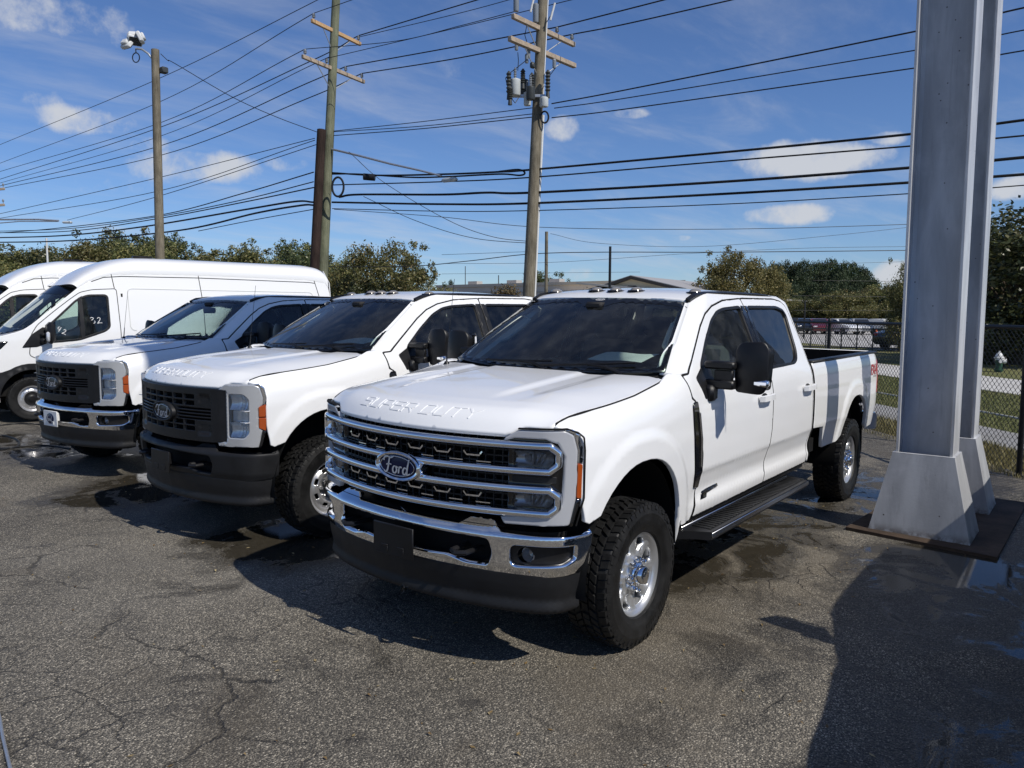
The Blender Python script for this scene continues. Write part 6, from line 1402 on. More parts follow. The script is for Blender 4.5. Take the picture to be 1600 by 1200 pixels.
# pole with the floodlights
axF = axis(250, 400, 242.5, 78, 26.0); zF = float(px(242.5, 78, 26.0)[2])
RF, oF = pole('floodlight_pole', axF, zF, .155, .125, 'pole_tan', 'single wooden pole topped by white floodlights beside the vans', 'light pole')
ft = axF(zF); k = 26.0 / FPX
arm = [ft - (0, 0, .55), px(238, 92, 26.0), px(232, 84, 26.0), px(222, 77, 26.0), px(212, 76, 26.0)]; MB().tube([np.array(p) - oF for p in arm], .035, 8).obj('lamp_arm', 'galv', RF)
def flood(u, v, rz, tilt, w=.40):
    b = MB(); b.box((0, 0, 0), (.14, w, w * .78), .03); b.box((-.10, 0, 0), (.10, w * .7, w * .5), .03); R_ = np.array((Matrix.Rotation(rz, 3, 'Z') @ Matrix.Rotation(tilt, 3, 'Y')).to_3x3()); b.v = [tuple(R_ @ np.array(q) + px(u, v, 26.0) - oF) for q in b.v]; h = b.obj('floodlight', 'conduit', RF)
    g = MB(); g.box((.078, 0, 0), (.01, w * .86, w * .62), .003); g.v = [tuple(R_ @ np.array(q) + px(u, v, 26.0) - oF) for q in g.v]; g.obj('lens', 'dark_metal', h)
to_cam = math.atan2(CAM_POS[1] - ft[1], CAM_POS[0] - ft[0])
flood(199, 69, to_cam + 2.2, .6, .42); flood(211, 63, to_cam + .15, .75, .44); flood(219, 59, to_cam - 1.7, .45, .42); flood(208, 57, to_cam + 2.9, .6, .36)
MB().tube([px(212, 76, 26) - oF + np.array([0, 0, .0])] + [px(212.5 + 5.5 * math.sin(t), 90 - 7.5 * math.cos(t), 26) - oF for t in np.linspace(0, 6.6, 18)], .018, 6).obj('cable_loop', 'wire', RF)
bx = MB(); bx.box((0, 0, 0), (.22, .22, .20), .03); bx.v = [tuple(np.array(q) + px(256, 110, 26) - oF) for q in bx.v]; bx.obj('junction_box', 'dark_metal', RF)
MB().tube([px(256, 110, 26) - oF, px(247, 116, 26) - oF], .02, 6).obj('bracket', 'dark_metal', RF)
# tall green pole with two crossarms, the brown stub against it and a street-lamp arm
DG = 27.0; axG = axis(505, 415, 525, 0, DG); RG, oG = pole('utility_pole', axG, float(px(526, -40, DG)[2]), .185, .135, 'pole_green', 'tall greenish wooden pole with a tan and a grey crossarm')
def crossarm(R, o, ax, vmid, e0, e1, ins, mat, w=.10, h=.125):
    # a level arm through the pole: its height is that of the crossing, its ends lie on the sight lines at that height
    z = vmid; p, q = px_z(*e0, z), px_z(*e1, z); a = bar(R, o, p, q, w, h, mat, 'crossarm'); out = []
    for t in ins: pt = p + (q - p) * t + np.array([0, 0, h / 2]); insulator(R, o, pt); out.append(pt + np.array([0, 0, .2]))
    c = ax(z - .75); 
    for t in (.22, .78): g = p + (q - p) * t; MB().tube([g - o - (0, 0, h / 2), c - o], .016, 6).obj('arm_brace', 'galv', R)
    return out
zu = float(px(522, 49, DG)[2]); zl = float(px(516, 108, DG)[2])
TIP['gu'] = crossarm(RG, oG, axG, zu, (487, 32), (563, 69), (.04, .96), 'new_wood'); TIP['gl'] = crossarm(RG, oG, axG, zl, (472.5, 88), (569, 128), (.04, .37, .68, .96), 'arm_wood')
lp = [axG(float(px(514, 232, DG)[2])), px(560, 243, DG - 1.0), px(610, 256, DG - 1.8), px(655, 266, DG - 2.4), px(690, 275, DG - 2.8)]; MB().tube([p - oG for p in lp], [.035, .035, .033, .03, .028], 8).obj('lamp_arm', 'galv', RG)
def cobra(R, o, p, d):
    d = np.array([d[0], d[1], 0.]); d /= np.linalg.norm(d); y = np.array([-d[1], d[0], 0]); b = MB(); b.box((0, 0, 0), (.55, .24, .12), .05); b.v = [tuple(d * q[0] * (1) + y * q[1] * (.55 + .45 * (q[0] > 0)) + np.array([0, 0, q[2]]) + np.array(p) - o) for q in b.v]; b.obj('lamp_head', 'tank', R)
cobra(RG, oG, px(702, 281, DG - 3.0), px(702, 281, DG - 3) - px(655, 266, DG - 2.4))
axB = axis(492, 412, 502.5, 203, DG - .45); RB, oB = pole('pole_stub', axB, float(px(502.5, 203, DG - .45)[2]), .165, .150, 'pole_brown', 'short dark brown pole standing against the taller green pole')
lo = [(px(528 + 9 * math.cos(t), 292 + 15 * math.sin(t), DG - .6)) for t in np.linspace(0, 4 * math.pi, 50)]; lo = [p + np.array([0, 0, .0]) for i, p in enumerate(lo)]; MB().tube(np.array(lo) - lo[0], .035, 6).obj('cable_coil', 'wire', label='black coil of spare cable hanging beside the green pole', cat='cable coil', loc=tuple(lo[0]))
# pole with transformers
DT = 22.0; axT = axis(826, 460, 848, 0, DT); RT, oT = pole('transformer_pole', axT, float(px(850, -45, DT)[2]), .175, .135, 'pole_tan', 'wooden pole carrying transformers and a white conduit, right of the green pole')
cd = [axT(z) + _R2 * .17 + np.array([0, 0, 0]) for z in np.linspace(0, float(px(842, 180, DT)[2]), 12)]; MB().tube([p - oT for p in cd], .035, 8).obj('conduit', 'conduit', RT)
cd = [axT(z) + _R2 * .145 - _F * .05 for z in np.linspace(float(px(842, 170, DT)[2]), float(px(849, -20, DT)[2]), 12)]; MB().tube([p - oT for p in cd], .018, 6).obj('ground_strap', 'conduit', RT)
zu2, zl2 = float(px(846, 46, DT)[2]), float(px(845, 81, DT)[2])
TIP['tu'] = crossarm(RT, oT, axT, zu2, (801, 25), (897, 70), (.70, .96), 'arm_wood', .11, .13); TIP['tl'] = crossarm(RT, oT, axT, zl2, (796, 60), (898, 103), (), 'arm_wood', .13, .13)
def can(u, v, D, r, h, mat, name, bush=2):
    c = px(u, v, D) - oT; b = MB(); b.lathe([(0, h / 2 + .03), (r * .6, h / 2 + .025), (r, h / 2), (r * 1.03, h / 2 - .02), (r, h / 2 - .05), (r, -h / 2 + .03), (r * .9, -h / 2), (0, -h / 2)], 20, 'z', tuple(c)); o = b.obj(name, mat, RT)
    for i in range(bush):
        a = i * math.pi + .6; s = MB(); s.lathe([(0, .30), (.02, .30), (.02, .26)] + [(r_, z_) for j in range(5) for r_, z_ in ((.045, .25 - j * .045), (.028, .235 - j * .045))] + [(.03, .02), (.03, -.02)], 8, 'z', tuple(c + np.array([r * .5 * math.cos(a), r * .5 * math.sin(a), h / 2]))); s.obj('bushing', 'porcelain', o)
    return o
can(805, 137, DT - .45, .145, .42, 'tank', 'transformer', 1); can(818, 138, DT + .4, .145, .44, 'dark_metal', 'transformer', 2); can(824, 155, DT - .25, .10, .34, 'tank', 'transformer', 1); can(829, 146, DT - .55, .12, .34, 'dark_metal', 'transformer', 2); can(850, 160, DT - .3, .12, .24, 'tank', 'transformer', 0)
can(806.5, 5, float(np.dot(TIP['tu'][0] - CAM_POS, _F)) - 1.5, .075, .42, 'porcelain', 'cutout', 0); can(837, 21, DT - .25, .08, .48, 'porcelain', 'cutout', 0)
def arrester(u, v, L_, D):
    c = px(u, v, D) - oT; b = MB(); n = 6; b.lathe([(0, L_ / 2 + .08), (.018, L_ / 2 + .08)] + [(r_, L_ / 2 - (j + f) * L_ / n) for j in range(n) for f, r_ in ((0, .075), (.5, .045))] + [(.05, -L_ / 2), (.06, -L_ / 2 - .12), (0, -L_ / 2 - .13)], 12, 'z', tuple(c)); b.obj('arrester', 'dark_metal', RT)
for q in ((795, 132, .55, DT - .6), (856, 130, .55, DT - .35), (797, 148, .3, DT - .6), (831, 130, .40, DT - .5), (817, 122, .35, DT + .2)): arrester(*q)
for (u, v) in ((807, 72), (826, 84), (866, 100), (823, 92)): can(u, v, DT - .3, .05, .22, 'porcelain', 'fuse_cutout', 0)
fr = MB(); fr.box((0, 0, 0), (1.0, .06, .08), .01); fr.v = [tuple(_R2 * q[0] + _F * q[1] + np.array([0, 0, q[2]]) + px(824, 150, DT - .2) - oT) for q in fr.v]; fr.obj('mounting_frame', 'galv', RT)
fl = MB()
fl.box((0, 0, 0), (.14, .12, .16), .03); fl.v = [tuple(np.array(q) + px(832, 102, DT - .3) - oT) for q in fl.v]; fl.obj('small_floodlight', 'dark_metal', RT)
for P in ([(809, 82, 21.7), (810, 95, 21.6), (809, 110, 21.5)], [(825, 92, 21.7), (810, 104, 21.5), (797, 114, 21.4), (790, 122, 21.4), (792, 132, 21.4)], [(868, 106, 21.7), (862, 114, 21.6), (857, 120, 21.6)], [(823, 40, 21.8), (820, 55, 21.8), (826, 75, 21.7)], [(860, 25, 21.8), (852, 38, 21.8)], [(800, 155, 21.4), (805, 161, 21.5), (812, 150, 21.6)]): MB().tube([px(*q) - oT for q in P], .011, 5).obj('jumper_wire', 'wire', RT)
for q, l in (((829, 4, DT - .3), .5), ((860, 18, DT - .3), .45)):
    c = px(*q) - oT; MB().tube([c + np.array([0, 0, -l / 2]), c + _R2 * .12 + np.array([0, 0, l / 2])], .03, 8).obj('fuse_tube', 'conduit', RT)
MB().tube([px(851 + 6 * math.cos(t), 183 + 9 * math.sin(t), DT - .2) - oT for t in np.linspace(0, 9, 30)], .025, 6).obj('cable_loop', 'wire', RT)
# smaller poles farther off
def simple_pole(name, u, v0, v1, D, r, mat, label, cat='pole'):
    a = px(u, v1, D); o = np.array([a[0], a[1], -.1]); MB().tube([(0, 0, 0), (0, 0, a[2] + .1)], [r, r * .85], 10).obj(name, mat, loc=tuple(o), label=label, cat=cat)
simple_pole('utility_pole', 854, 0, 362, 60, .14, 'pole_tan', 'small distant wooden pole just right of the transformer pole', 'utility pole')
simple_pole('black_post', 953.5, 0, 385, 45, .085, 'vinyl', 'plain black post rising behind the nearest truck roof', 'post')
simple_pole('flag_pole', 72.5, 0, 372, 45, .06, 'conduit', 'thin pale pole rising behind the high-roof vans', 'pole')
simple_pole('lot_lamp', 727, 0, 416, 90, .05, 'dark_metal', 'thin lamp post at the left end of the long building', 'post'); simple_pole('lot_lamp', 779, 0, 430, 90, .06, 'dark_metal', 'short stub post on the skyline above the long building', 'post')
simple_pole('black_post', 1258, 0, 470, 60, .07, 'vinyl', 'black post in front of the beige shed', 'post')
# left edge: end of another pole's crossarm and a street lamp
ZL = 45.0
axL = axis(-40, 400, -44, 250, ZL); RL, oL = pole('utility_pole', axL, float(px(-44, 250, ZL)[2]), .16, .13, 'pole_tan', 'pole at the left edge, only its crossarm ends in view')
for v in (297, 322): bar(RL, oL, px(-60, v + 3, ZL), px(7, v - 2, ZL), .11, .13, 'arm_wood', 'crossarm'); insulator(RL, oL, px(5, v - 5, ZL))
MB().tube([px(-42, 348, ZL) - oL, px(0, 343, ZL) - oL, px(60, 343, ZL) - oL, px(92, 345, ZL) - oL], .05, 8).obj('lamp_arm', 'galv', RL); MB().tube([px(-42, 352, ZL) - oL, px(30, 346, ZL) - oL, px(90, 346, ZL) - oL], .03, 6).obj('arm_brace', 'galv', RL); cobra(RL, oL, px(105, 347.5, ZL), px(105, 348, ZL) - px(60, 343, ZL))
# --- wires
def catmull(P, n=10):
    P = np.array(P, float); E_ = np.vstack([2 * P[0] - P[1], P, 2 * P[-1] - P[-2]]); Q = []
    for i in range(1, len(E_) - 2):
        for t in np.linspace(0, 1, n, endpoint=False): Q.append(.5 * ((2 * E_[i]) + (-E_[i - 1] + E_[i + 1]) * t + (2 * E_[i - 1] - 5 * E_[i] + 4 * E_[i + 1] - E_[i + 2]) * t * t + (-E_[i - 1] + 3 * E_[i] - 3 * E_[i + 1] + E_[i + 2]) * t ** 3))
    Q.append(P[-1]); return np.array(Q)
def wire(label, pts, r=.011, group=None, cat='power line', name='power_line', ext=0, mat='wire'):
    P = [np.array(p, float) for p in pts]
    Q = catmull(P) if len(P) > 2 else np.array(P)
    if ext: Q = np.vstack([Q, Q[-1] + (Q[-1] - Q[-2]) / np.linalg.norm(Q[-1] - Q[-2]) * ext])
    return MB().tube(Q - Q[0], r, 6).obj(name, mat, loc=tuple(Q[0]), label=label, cat=cat, group=group)
def L3(tip, *uv, dz=0.): return [tip] + [px_z(u, v, tip[2] - dz * (i + 1)) for i, (u, v) in enumerate(uv)]
gu, gl, tu = TIP['gu'], TIP['gl'], TIP['tu']
GW = 'power lines over the lot'
wire('topmost thin wire crossing the upper left sky', [px_z(520, -12, gu[0][2]), px_z(250, 122, gu[0][2] - .2), px_z(0, 226, gu[0][2] - .3)], .012, GW, ext=20)
wire('thin wire falling left from the left end of the tan crossarm', L3(gu[0], (250, 159), (0, 255), dz=.15), .013, GW, ext=20)
wire('wire falling left from the left end of the grey crossarm', L3(gl[0], (250, 192), (0, 268), dz=.15), .013, GW, ext=20)
wire('thick wire falling left from the right end of the tan crossarm', L3(gu[1], (480, 98), (250, 199), (0, 280), dz=.12), .018, GW, ext=20)
wire('thin wire falling left from the second insulator of the grey crossarm', L3(gl[1], (480, 105), (250, 213), (0, 286), dz=.12), .012, GW, ext=20)
wire('thick wire falling left from the third insulator of the grey crossarm', L3(gl[2], (480, 130), (250, 228), (0, 290.5), dz=.12), .018, GW, ext=20)
wire('lowest thick wire falling left from the grey crossarm', L3(gl[3], (480, 154), (250, 243), (0, 295), dz=.12), .018, GW, ext=20)
bz = px(500, 216, DG - .6)
for i, (a, c, e) in enumerate((((492, 216), (250, 277), (0, 334)), ((492, 219), (250, 298), (0, 341)), ((494, 226), (250, 306), (105, 344)))): wire(('upper', 'middle', 'lower')[i] + ' of three thin wires running left from the brown stub top', [px(*a, DG - .6), px(*c, 31), px(*e, 38 if i < 2 else 43)], .012, GW, ext=20 if i < 2 else 0)
wire('slack wire from the floodlight pole down to the brown stub', [px(251, 84, 26), px(263, 95, 26), px(272, 98.5, 26), px(360, 150, 26.2), px(430, 182, 26.4), px(500, 208, DG - .5)], .012, GW)
for i, (P, r) in enumerate((([(490, 269), (380, 302), (250, 336), (85, 357), (-30, 366)], .02), ([(490, 284), (380, 312), (250, 338), (110, 357), (-30, 362)], .018), ([(490, 293), (380, 316), (250, 341), (110, 361), (-30, 364)], .022), ([(490, 316), (460, 315), (380, 328), (225, 354), (100, 368), (-30, 372)], .035), ([(490, 320.5), (470, 321), (400, 333), (280, 360), (110, 376), (-30, 379)], .035), ([(490, 327), (390, 345), (310, 361)], .015))):
    wire(('topmost', 'second', 'third', 'thick fourth', 'thick fifth', 'thin lowest')[i] + ' of the cables dipping left from the foot of the brown stub', [px(u, v, DG - .5 + (490 - u) * .036) for u, v in P], r, 'communication cables left of the brown stub', 'cable', 'cable')
# to the right of the green pole
wire('thick wire rising right from the tan crossarm', [gu[1], px_z(720, 7.5, gu[1][2]), px_z(800, -16, gu[1][2])], .018, GW, ext=10); wire('thin wire rising right beside the thick one from the tan crossarm', [gu[1] + (0, 0, -.05), px_z(720, 20, gu[1][2] - .1), px_z(830, -10, gu[1][2])], .011, GW, ext=10)
wire('thin wire from the left insulator of the tan crossarm up to the frame top', [gu[0], px_z(552, -1, gu[0][2]), px_z(580, -12, gu[0][2])], .011, GW)
zt = tu[0][2]
wire('thin wire from the grey crossarm passing left of the transformer pole', [gl[0], px(620, 64, 25.5), px(720, 40, 24), px(808, 17, 22)], .011, GW); wire('thick wire from the grey crossarm to the transformer pole near insulator', [gl[2], px(720, 71.5, 24.5), tu[0]], .018, GW); wire('thick wire from the grey crossarm end to the transformer pole far insulator', [gl[3], px(720, 90, 24.8), tu[1]], .018, GW)
wire('thin wire from the second insulator of the grey crossarm to the top right', [gl[1], px(720, 42, 24), px(900, -2, 22)], .011, GW)
wire('thick wire leaving the near insulator towards the top edge', [tu[0], px_z(980, 14.5, zt - .05), px_z(1060, -6, zt)], .018, GW, ext=10); wire('thick wire leaving the far insulator towards the top edge', [tu[1], px_z(980, 37, zt - .05), px_z(1160, -4, zt)], .018, GW, ext=10)
for i, (P, r) in enumerate((([(862, 162), (980, 140), (1445, 46), (1600, 12)], .017), ([(866, 169), (980, 153), (1445, 76), (1600, 47)], .013), ([(862, 184), (980, 170), (1445, 104), (1600, 79)], .015))):
    zz = float(px(850, P[0][1], DT)[2]); wire(('top', 'middle', 'bottom')[i] + ' one of three wires slanting right above the comms cables', [px(P[0][0], P[0][1], DT)] + [px_z(u, v, zz - .1) for u, v in P[1:]], r, GW, ext=8)
for i, (P, r) in enumerate((([(519, 205), (660, 190), (836, 168)], .012), ([(519, 206), (660, 197), (832, 178)], .012), ([(519, 212), (660, 201), (832, 183)], .014))): wire(('top', 'middle', 'bottom')[i] + ' one of three wires strung between the green and transformer poles', [px(u, v, DG - (u - 519) * .0158) for u, v in P], r, GW)
CG = 'communication cables behind the trucks'
for lab, P, r in (('uppermost thick cable with lashed bundle behind the trucks', [(519, 270), (590, 274), (700, 272), (780, 268.5), (832, 265), (1130, 238), (1437, 208), (1620, 185)], .030), ('second cable down behind the trucks', [(519, 289), (690, 284), (832, 277), (1130, 252), (1437, 227), (1620, 210)], .020),
                  ('third and thickest cable down behind the trucks', [(530, 308), (560, 304), (690, 304), (760, 301), (832, 301), (1130, 284), (1435, 261), (1620, 244)], .036), ('fourth cable down behind the trucks', [(519, 316), (690, 319), (832, 317.5), (1130, 303), (1433, 284.5), (1620, 271)], .034), ('thin fifth cable down behind the trucks', [(519, 326), (690, 330), (832, 329), (1130, 319), (1430, 302), (1620, 288)], .014)):
    pts = []
    for u, v in P:
        if u <= 832: pts.append(px(u, v, DG - (u - 519) * .0158))
        else: z = float(px(832, [q for q in P if q[0] == 832][0][1], DT)[2]); pts.append(px_z(u, v, z))
    wire(lab, pts, r, CG, 'cable', 'cable')
wire('lashed lower strand of the uppermost cable bundle', [px(u, v, DG - (u - 519) * .0158) for u, v in ((519, 272), (560, 272), (640, 277), (700, 276), (780, 272), (812, 274), (820, 270), (810, 265), (780, 268))], .026, CG, 'cable', 'cable')
sc = MB().tube([(0, 0, 0), px(586, 277.5, 26) - px(568, 276, 26)], .11, 10).obj('splice_case', 'wire', loc=tuple(px(568, 276, 26)), label='black splice case hung on the upper cable by the green pole', cat='splice case')
for i, (P, D0) in enumerate((([(522, 327), (690, 339), (845, 355), (1130, 358), (1430, 350), (1620, 340)], 30), ([(545, 237), (600, 285), (700, 344), (770, 370), (835, 378)], 26), ([(568, 307), (650, 345), (740, 372), (840, 381)], 26), ([(500, 417), (640, 416), (730, 408), (828, 397), (940, 394), (1130, 394), (1430, 391), (1620, 388)], 40), ([(690, 398), (830, 393)], 42), ([(860, 365), (935, 380), (1100, 385), (1300, 368), (1430, 354)], 45), ([(690, 412), (860, 410), (1060, 397)], 60), ([(1060, 397), (1250, 388), (1430, 385)], 60), ([(690, 428), (1000, 425)], 70), ([(1560, 465), (1620, 463)], 30), ([(1270, 413), (1410, 409)], 60), ([(1270, 438), (1420, 440)], 55), ([(1240, 462), (1425, 464)], 50), ([(1240, 485), (1425, 485)], 45))):
    labs = ('long drooping thin wire below the comms cables', 'slack guy wire slanting down right from the green pole', 'second slack wire slanting down right from the green pole', 'heavy cable running low across the treetops', 'short thin wire left of the transformer pole', 'thin wire sagging from the small distant pole', 'faint wire above the long building', 'faint wire above the pale green tree', 'lowest faint wire over the long building', 'pale wire across the dark tree behind the hydrant', 'faint wire across the pine tops', 'faint wire across the middle of the pines', 'faint wire across the hedge trees', 'faint lowest wire over the far parking lot')
    wire(labs[i], [px(u, v, D0) for u, v in P], (.012, .011, .011, .022, .011, .011, .014, .014, .014, .008, .012, .012, .012, .012)[i], 'thin wires low in the sky', mat='wire' if i != 9 else 'galv')
# --- things on the ground
hz_ = lambda u, v: px_z(u, v, .055)
MB().tube(catmull([hz_(*p) for p in ((-30, 690), (0, 681), (20, 684), (30, 691), (24, 699), (0, 701), (-30, 700))]) - hz_(-30, 690), .014, 8).obj('hose', 'wire', loc=tuple(hz_(-30, 690)), label='black hose looping over the wet asphalt left of the trucks', cat='hose')
MB().tube(catmull([hz_(*p) for p in ((-30, 666), (0, 664.5), (28, 662), (60, 663), (80, 668))]) - hz_(-30, 666), .012, 8).obj('hose', 'wire', loc=tuple(hz_(-30, 666)), label='straight black hose lying under the nose of the van', cat='hose')
MB().tube(catmull([hz_(*p) for p in ((0, 703), (40, 697), (75, 696), (110, 701))]) - hz_(0, 703), .010, 8).obj('hose', 'wire', loc=tuple(hz_(0, 703)), label='thin dark hose ending at the chrome bumper truck', cat='hose')
h2 = lambda u, v: px_z(u, v, .03)
MB().tube(catmull([h2(*p) for p in ((-12, 1080), (-1, 1120), (4, 1150), (11, 1180), (22, 1225))]) - h2(-12, 1080), .0075, 8).obj('cord', 'galv', loc=tuple(h2(-12, 1080)), label='pale grey cord on the asphalt in the lower left corner', cat='cord')
# ------------------------------------------------------------------ trees, buildings and the far parking lot
M['leaf'] = leaf_mat('leaf_olive', [(0, (0.0675, 0.078, 0.024)), (0.45, (0.1275, 0.135, 0.045)), (0.8, (0.21, 0.195, 0.075)), (1, (0.36, 0.3, 0.135))], .30, .45)
M['leaf_gold'] = leaf_mat('leaf_golden', [(0, (0.0743, 0.0743, 0.0216)), (0.5, (0.1553, 0.1418, 0.0459)), (1, (0.297, 0.243, 0.0945))], .3, .5)
M['leaf_dark'] = leaf_mat('leaf_dark', [(0, (0.039, 0.051, 0.0195)), (0.6, (0.078, 0.096, 0.036)), (1, (0.18, 0.1725, 0.075))], .2, .4)
M['pine'] = leaf_mat('pine_needles', [(0, (0.015, 0.027, 0.0105)), (0.6, (0.033, 0.054, 0.021)), (1, (0.0675, 0.09, 0.033))], .12, .6)
M['shrub'] = leaf_mat('shrub_red', [(0, (0.0585, 0.052, 0.0234)), (0.5, (0.1105, 0.0845, 0.039)), (1, (0.195, 0.13, 0.065))], .2, .6)
M['bark'] = pbr('bark', (.075, .060, .045), .9, 0, .15, var=.35, scale=8, bump=.6, bscale=30)
def leaf_cloud(C, n, size, seed, flat=.5):
    """n leaf clumps spread through blobs C (x,y,z,rx,ry,rz), mostly near their surfaces"""
    r = np.random.default_rng(seed); C = np.array(C, float); w = (C[:, 3] * C[:, 4] + C[:, 4] * C[:, 5]); w /= w.sum(); k = r.choice(len(C), n, p=w)
    d = r.normal(size=(n, 3)); d /= np.linalg.norm(d, axis=1)[:, None]; rad = r.beta(3.2, 1.3, n) * (1 + .18 * r.normal(size=n)); P = C[k, :3] + d * rad[:, None] * C[k, 3:]
    nn = d * .5 + r.normal(size=(n, 3)) * .8 + (0, 0, .25); nn /= np.linalg.norm(nn, axis=1)[:, None]; a = np.cross(nn, r.normal(size=(n, 3))); a /= np.linalg.norm(a, axis=1)[:, None]; b_ = np.cross(nn, a)
    s = size * r.uniform(.5, 1.3, n)[:, None]; V = np.stack([P - a * s, P + b_ * s * flat, P + a * s * 1.1, P - b_ * s * flat], 1).reshape(-1, 3); return V, n
def quads_mesh(name, V, n, mat):
    me = bpy.data.meshes.new(name); me.vertices.add(n * 4); me.vertices.foreach_set('co', V.ravel()); me.loops.add(n * 4); me.polygons.add(n); me.loops.foreach_set('vertex_index', np.arange(n * 4)); me.polygons.foreach_set('loop_start', np.arange(n) * 4); me.polygons.foreach_set('loop_total', np.full(n, 4)); me.update(calc_edges=True); me.materials.append(M[mat]); return me
TREES = {}
def tree_proto(kind, seed):
    k = (kind, seed)
    if k in TREES: return TREES[k]
    r = np.random.default_rng(seed + 100)
    b = MB(); C = []
    if kind in ('broad', 'gold', 'dark'):     # unit tree: height 1, crown radius about .45
        b.tube([(0, 0, 0), (.01, .005, .15), (0, .01, .32)], [.035, .026, .02], 8)
        for i in range(26):
            a = r.uniform(0, 2 * math.pi); h = r.uniform(.16, .86); rr = .36 * math.sqrt(max(.06, 1 - ((h - .46) / .46) ** 2)) * r.uniform(.55, 1.08); c = np.array([rr * math.cos(a), rr * math.sin(a), h]); s = r.uniform(.085, .15)
            C.append((*c, s * 1.1, s * 1.1, s * .85)); m_ = c * .5 + np.array([0, 0, .14]); b.tube([(0, .01, .26), m_, c], [.014, .009, .003], 5)
        C.append((0, 0, .55, .26, .26, .30)); C.append((0, 0, .26, .36, .36, .20))
        for i in range(22):      # outlying sprays break the outline
            a = r.uniform(0, 2 * math.pi); h = r.uniform(.3, .99); rr = .40 * math.sqrt(max(.02, 1 - ((h - .5) / .52) ** 2)) + r.uniform(0, .05); C.append((rr * math.cos(a), rr * math.sin(a), h, .04, .04, .045))
        V, n = leaf_cloud(C, 24000, .0125, seed, .55); mat = {'broad': 'leaf', 'gold': 'leaf_gold', 'dark': 'leaf_dark'}[kind]
    elif kind == 'pine':
        b.tube([(0, 0, 0), (0, 0, .95)], [.02, .004], 7)
        for i in range(34):
            h = .12 + .82 * (i / 33) ** .8; rr = .34 * max(0.03, 1 - ((h - .35) / .64) ** 2) ** .5 * r.uniform(.6, 1.2) + .03; a = i * 2.4 + r.uniform(-.3, .3); C.append((rr * .62 * math.cos(a), rr * .62 * math.sin(a), h, rr * .5 + .03, rr * .5 + .03, .05 + rr * .16))
        V, n = leaf_cloud(C, 9000, .020, seed, .5); mat = 'pine'
    else:
        for i in range(9): a = r.uniform(0, 6.28); C.append((.3 * math.cos(a) * r.random(), .3 * math.sin(a) * r.random(), r.uniform(.3, .75), .25, .25, .24))
        b.tube([(0, 0, 0), (0, 0, .4)], [.03, .02], 6); V, n = leaf_cloud(C, 10000, .026, seed, .6); mat = 'shrub'
    TREES[k] = (b.me('trunk', 'bark'), quads_mesh('crown', V, n, mat)); return TREES[k]
def tree(name, kind, seed, u, D, vtop, wpx, label, group=None, cat='tree', zb=-.16, rot=None):
    """top of the crown on sight line (u, vtop) at depth D; crown width wpx in photo pixels at that depth"""
    t = px(u, vtop, D); h = t[2] - zb; w = wpx / FPX * D / .90; rnd = random.Random(int(u * 7 + D)); R = empty(name, (t[0], t[1], zb), (0, 0, rnd.uniform(0, 6.28) if rot is None else rot), label, cat, group); R.scale = (w, w, h)
    tr, cr = tree_proto(kind, seed); link('trunk', tr, R); link('crown', cr, R); return R
ORD = ['leftmost', 'second from left', 'third from left', 'fourth from left', 'fifth from left', 'sixth from left', 'seventh from left', 'eighth from left', 'eighth from right', 'seventh from right', 'sixth from right', 'fifth from right', 'fourth from right', 'third from right', 'second from right', 'rightmost']
def ordinal(i, n): h = (n + 1) // 2; return ORD[i] if i < h and i < 8 else ORD[16 - (n - i)]
G1 = 'trees in the line behind the vans'
LT = [(0, 383, 100), (38, 380, 80), (75, 373, 90), (118, 372, 90), (160, 357, 95), (200, 355, 90), (232, 362, 80), (268, 364, 80), (300, 382, 80), (335, 392, 80), (366, 391, 70), (400, 380, 75), (432, 371, 85), (468, 374, 80), (500, 392, 70)]
for i, (u, v, w) in enumerate(LT): tree('broadleaf_tree', ('broad', 'dark', 'broad')[i % 3], i % 4, u, 62 + (i * 5) % 13, v, w * 1.75, 'olive green tree, ' + ordinal(i, len(LT)) + ' of the treetops above the vans', G1)
for i, u in enumerate(range(-60, 520, 58)): tree('broadleaf_tree', 'dark', (i + 1) % 4, u, 72 + i % 3, 389 + (i * 7) % 11, 170, 'low dark tree, ' + ordinal(i, 10) + ' of the low row behind the vans', 'low trees behind the vans')
tree('broadleaf_tree', 'broad', 2, 604, 44, 361, 165, 'big rounded olive tree between the green pole and the truck cab'); tree('broadleaf_tree', 'broad', 1, 545, 47, 392, 90, 'shorter tree touching the green pole on its right'); tree('broadleaf_tree', 'dark', 3, 655, 50, 410, 90, 'small dark tree at the right foot of the big olive tree')
tree('shrub', 'gold', 0, 530, 46, 425, 80, 'yellowish bush low beside the van tail', cat='bush'); tree('shrub', 'dark', 1, 580, 43, 432, 110, 'dark bush under the big olive tree', cat='bush'); tree('shrub', 'gold', 2, 690, 48, 438, 75, 'yellowish bush right of the big olive tree', cat='bush')
tree('broadleaf_tree', 'dark', 2, 850, 120, 414, 95, 'rounded tree rising behind the long building'); tree('pine_tree', 'pine', 0, 704, 120, 436, 18, 'tiny dark evergreen above the left end of the long building')
tree('shrub', 'shrub', 0, 785, 66, 440, 62, 'reddish brown shrub in front of the long building', cat='bush'); tree('shrub', 'shrub', 1, 915, 64, 439, 62, 'reddish brown shrub beside the black post', cat='bush')
tree('broadleaf_tree', 'gold', 1, 1148, 66, 385, 125, 'tall golden green tree in front of the pine grove'); tree('broadleaf_tree', 'gold', 3, 1196, 68, 412, 85, 'shorter golden tree leaning against the pine grove')
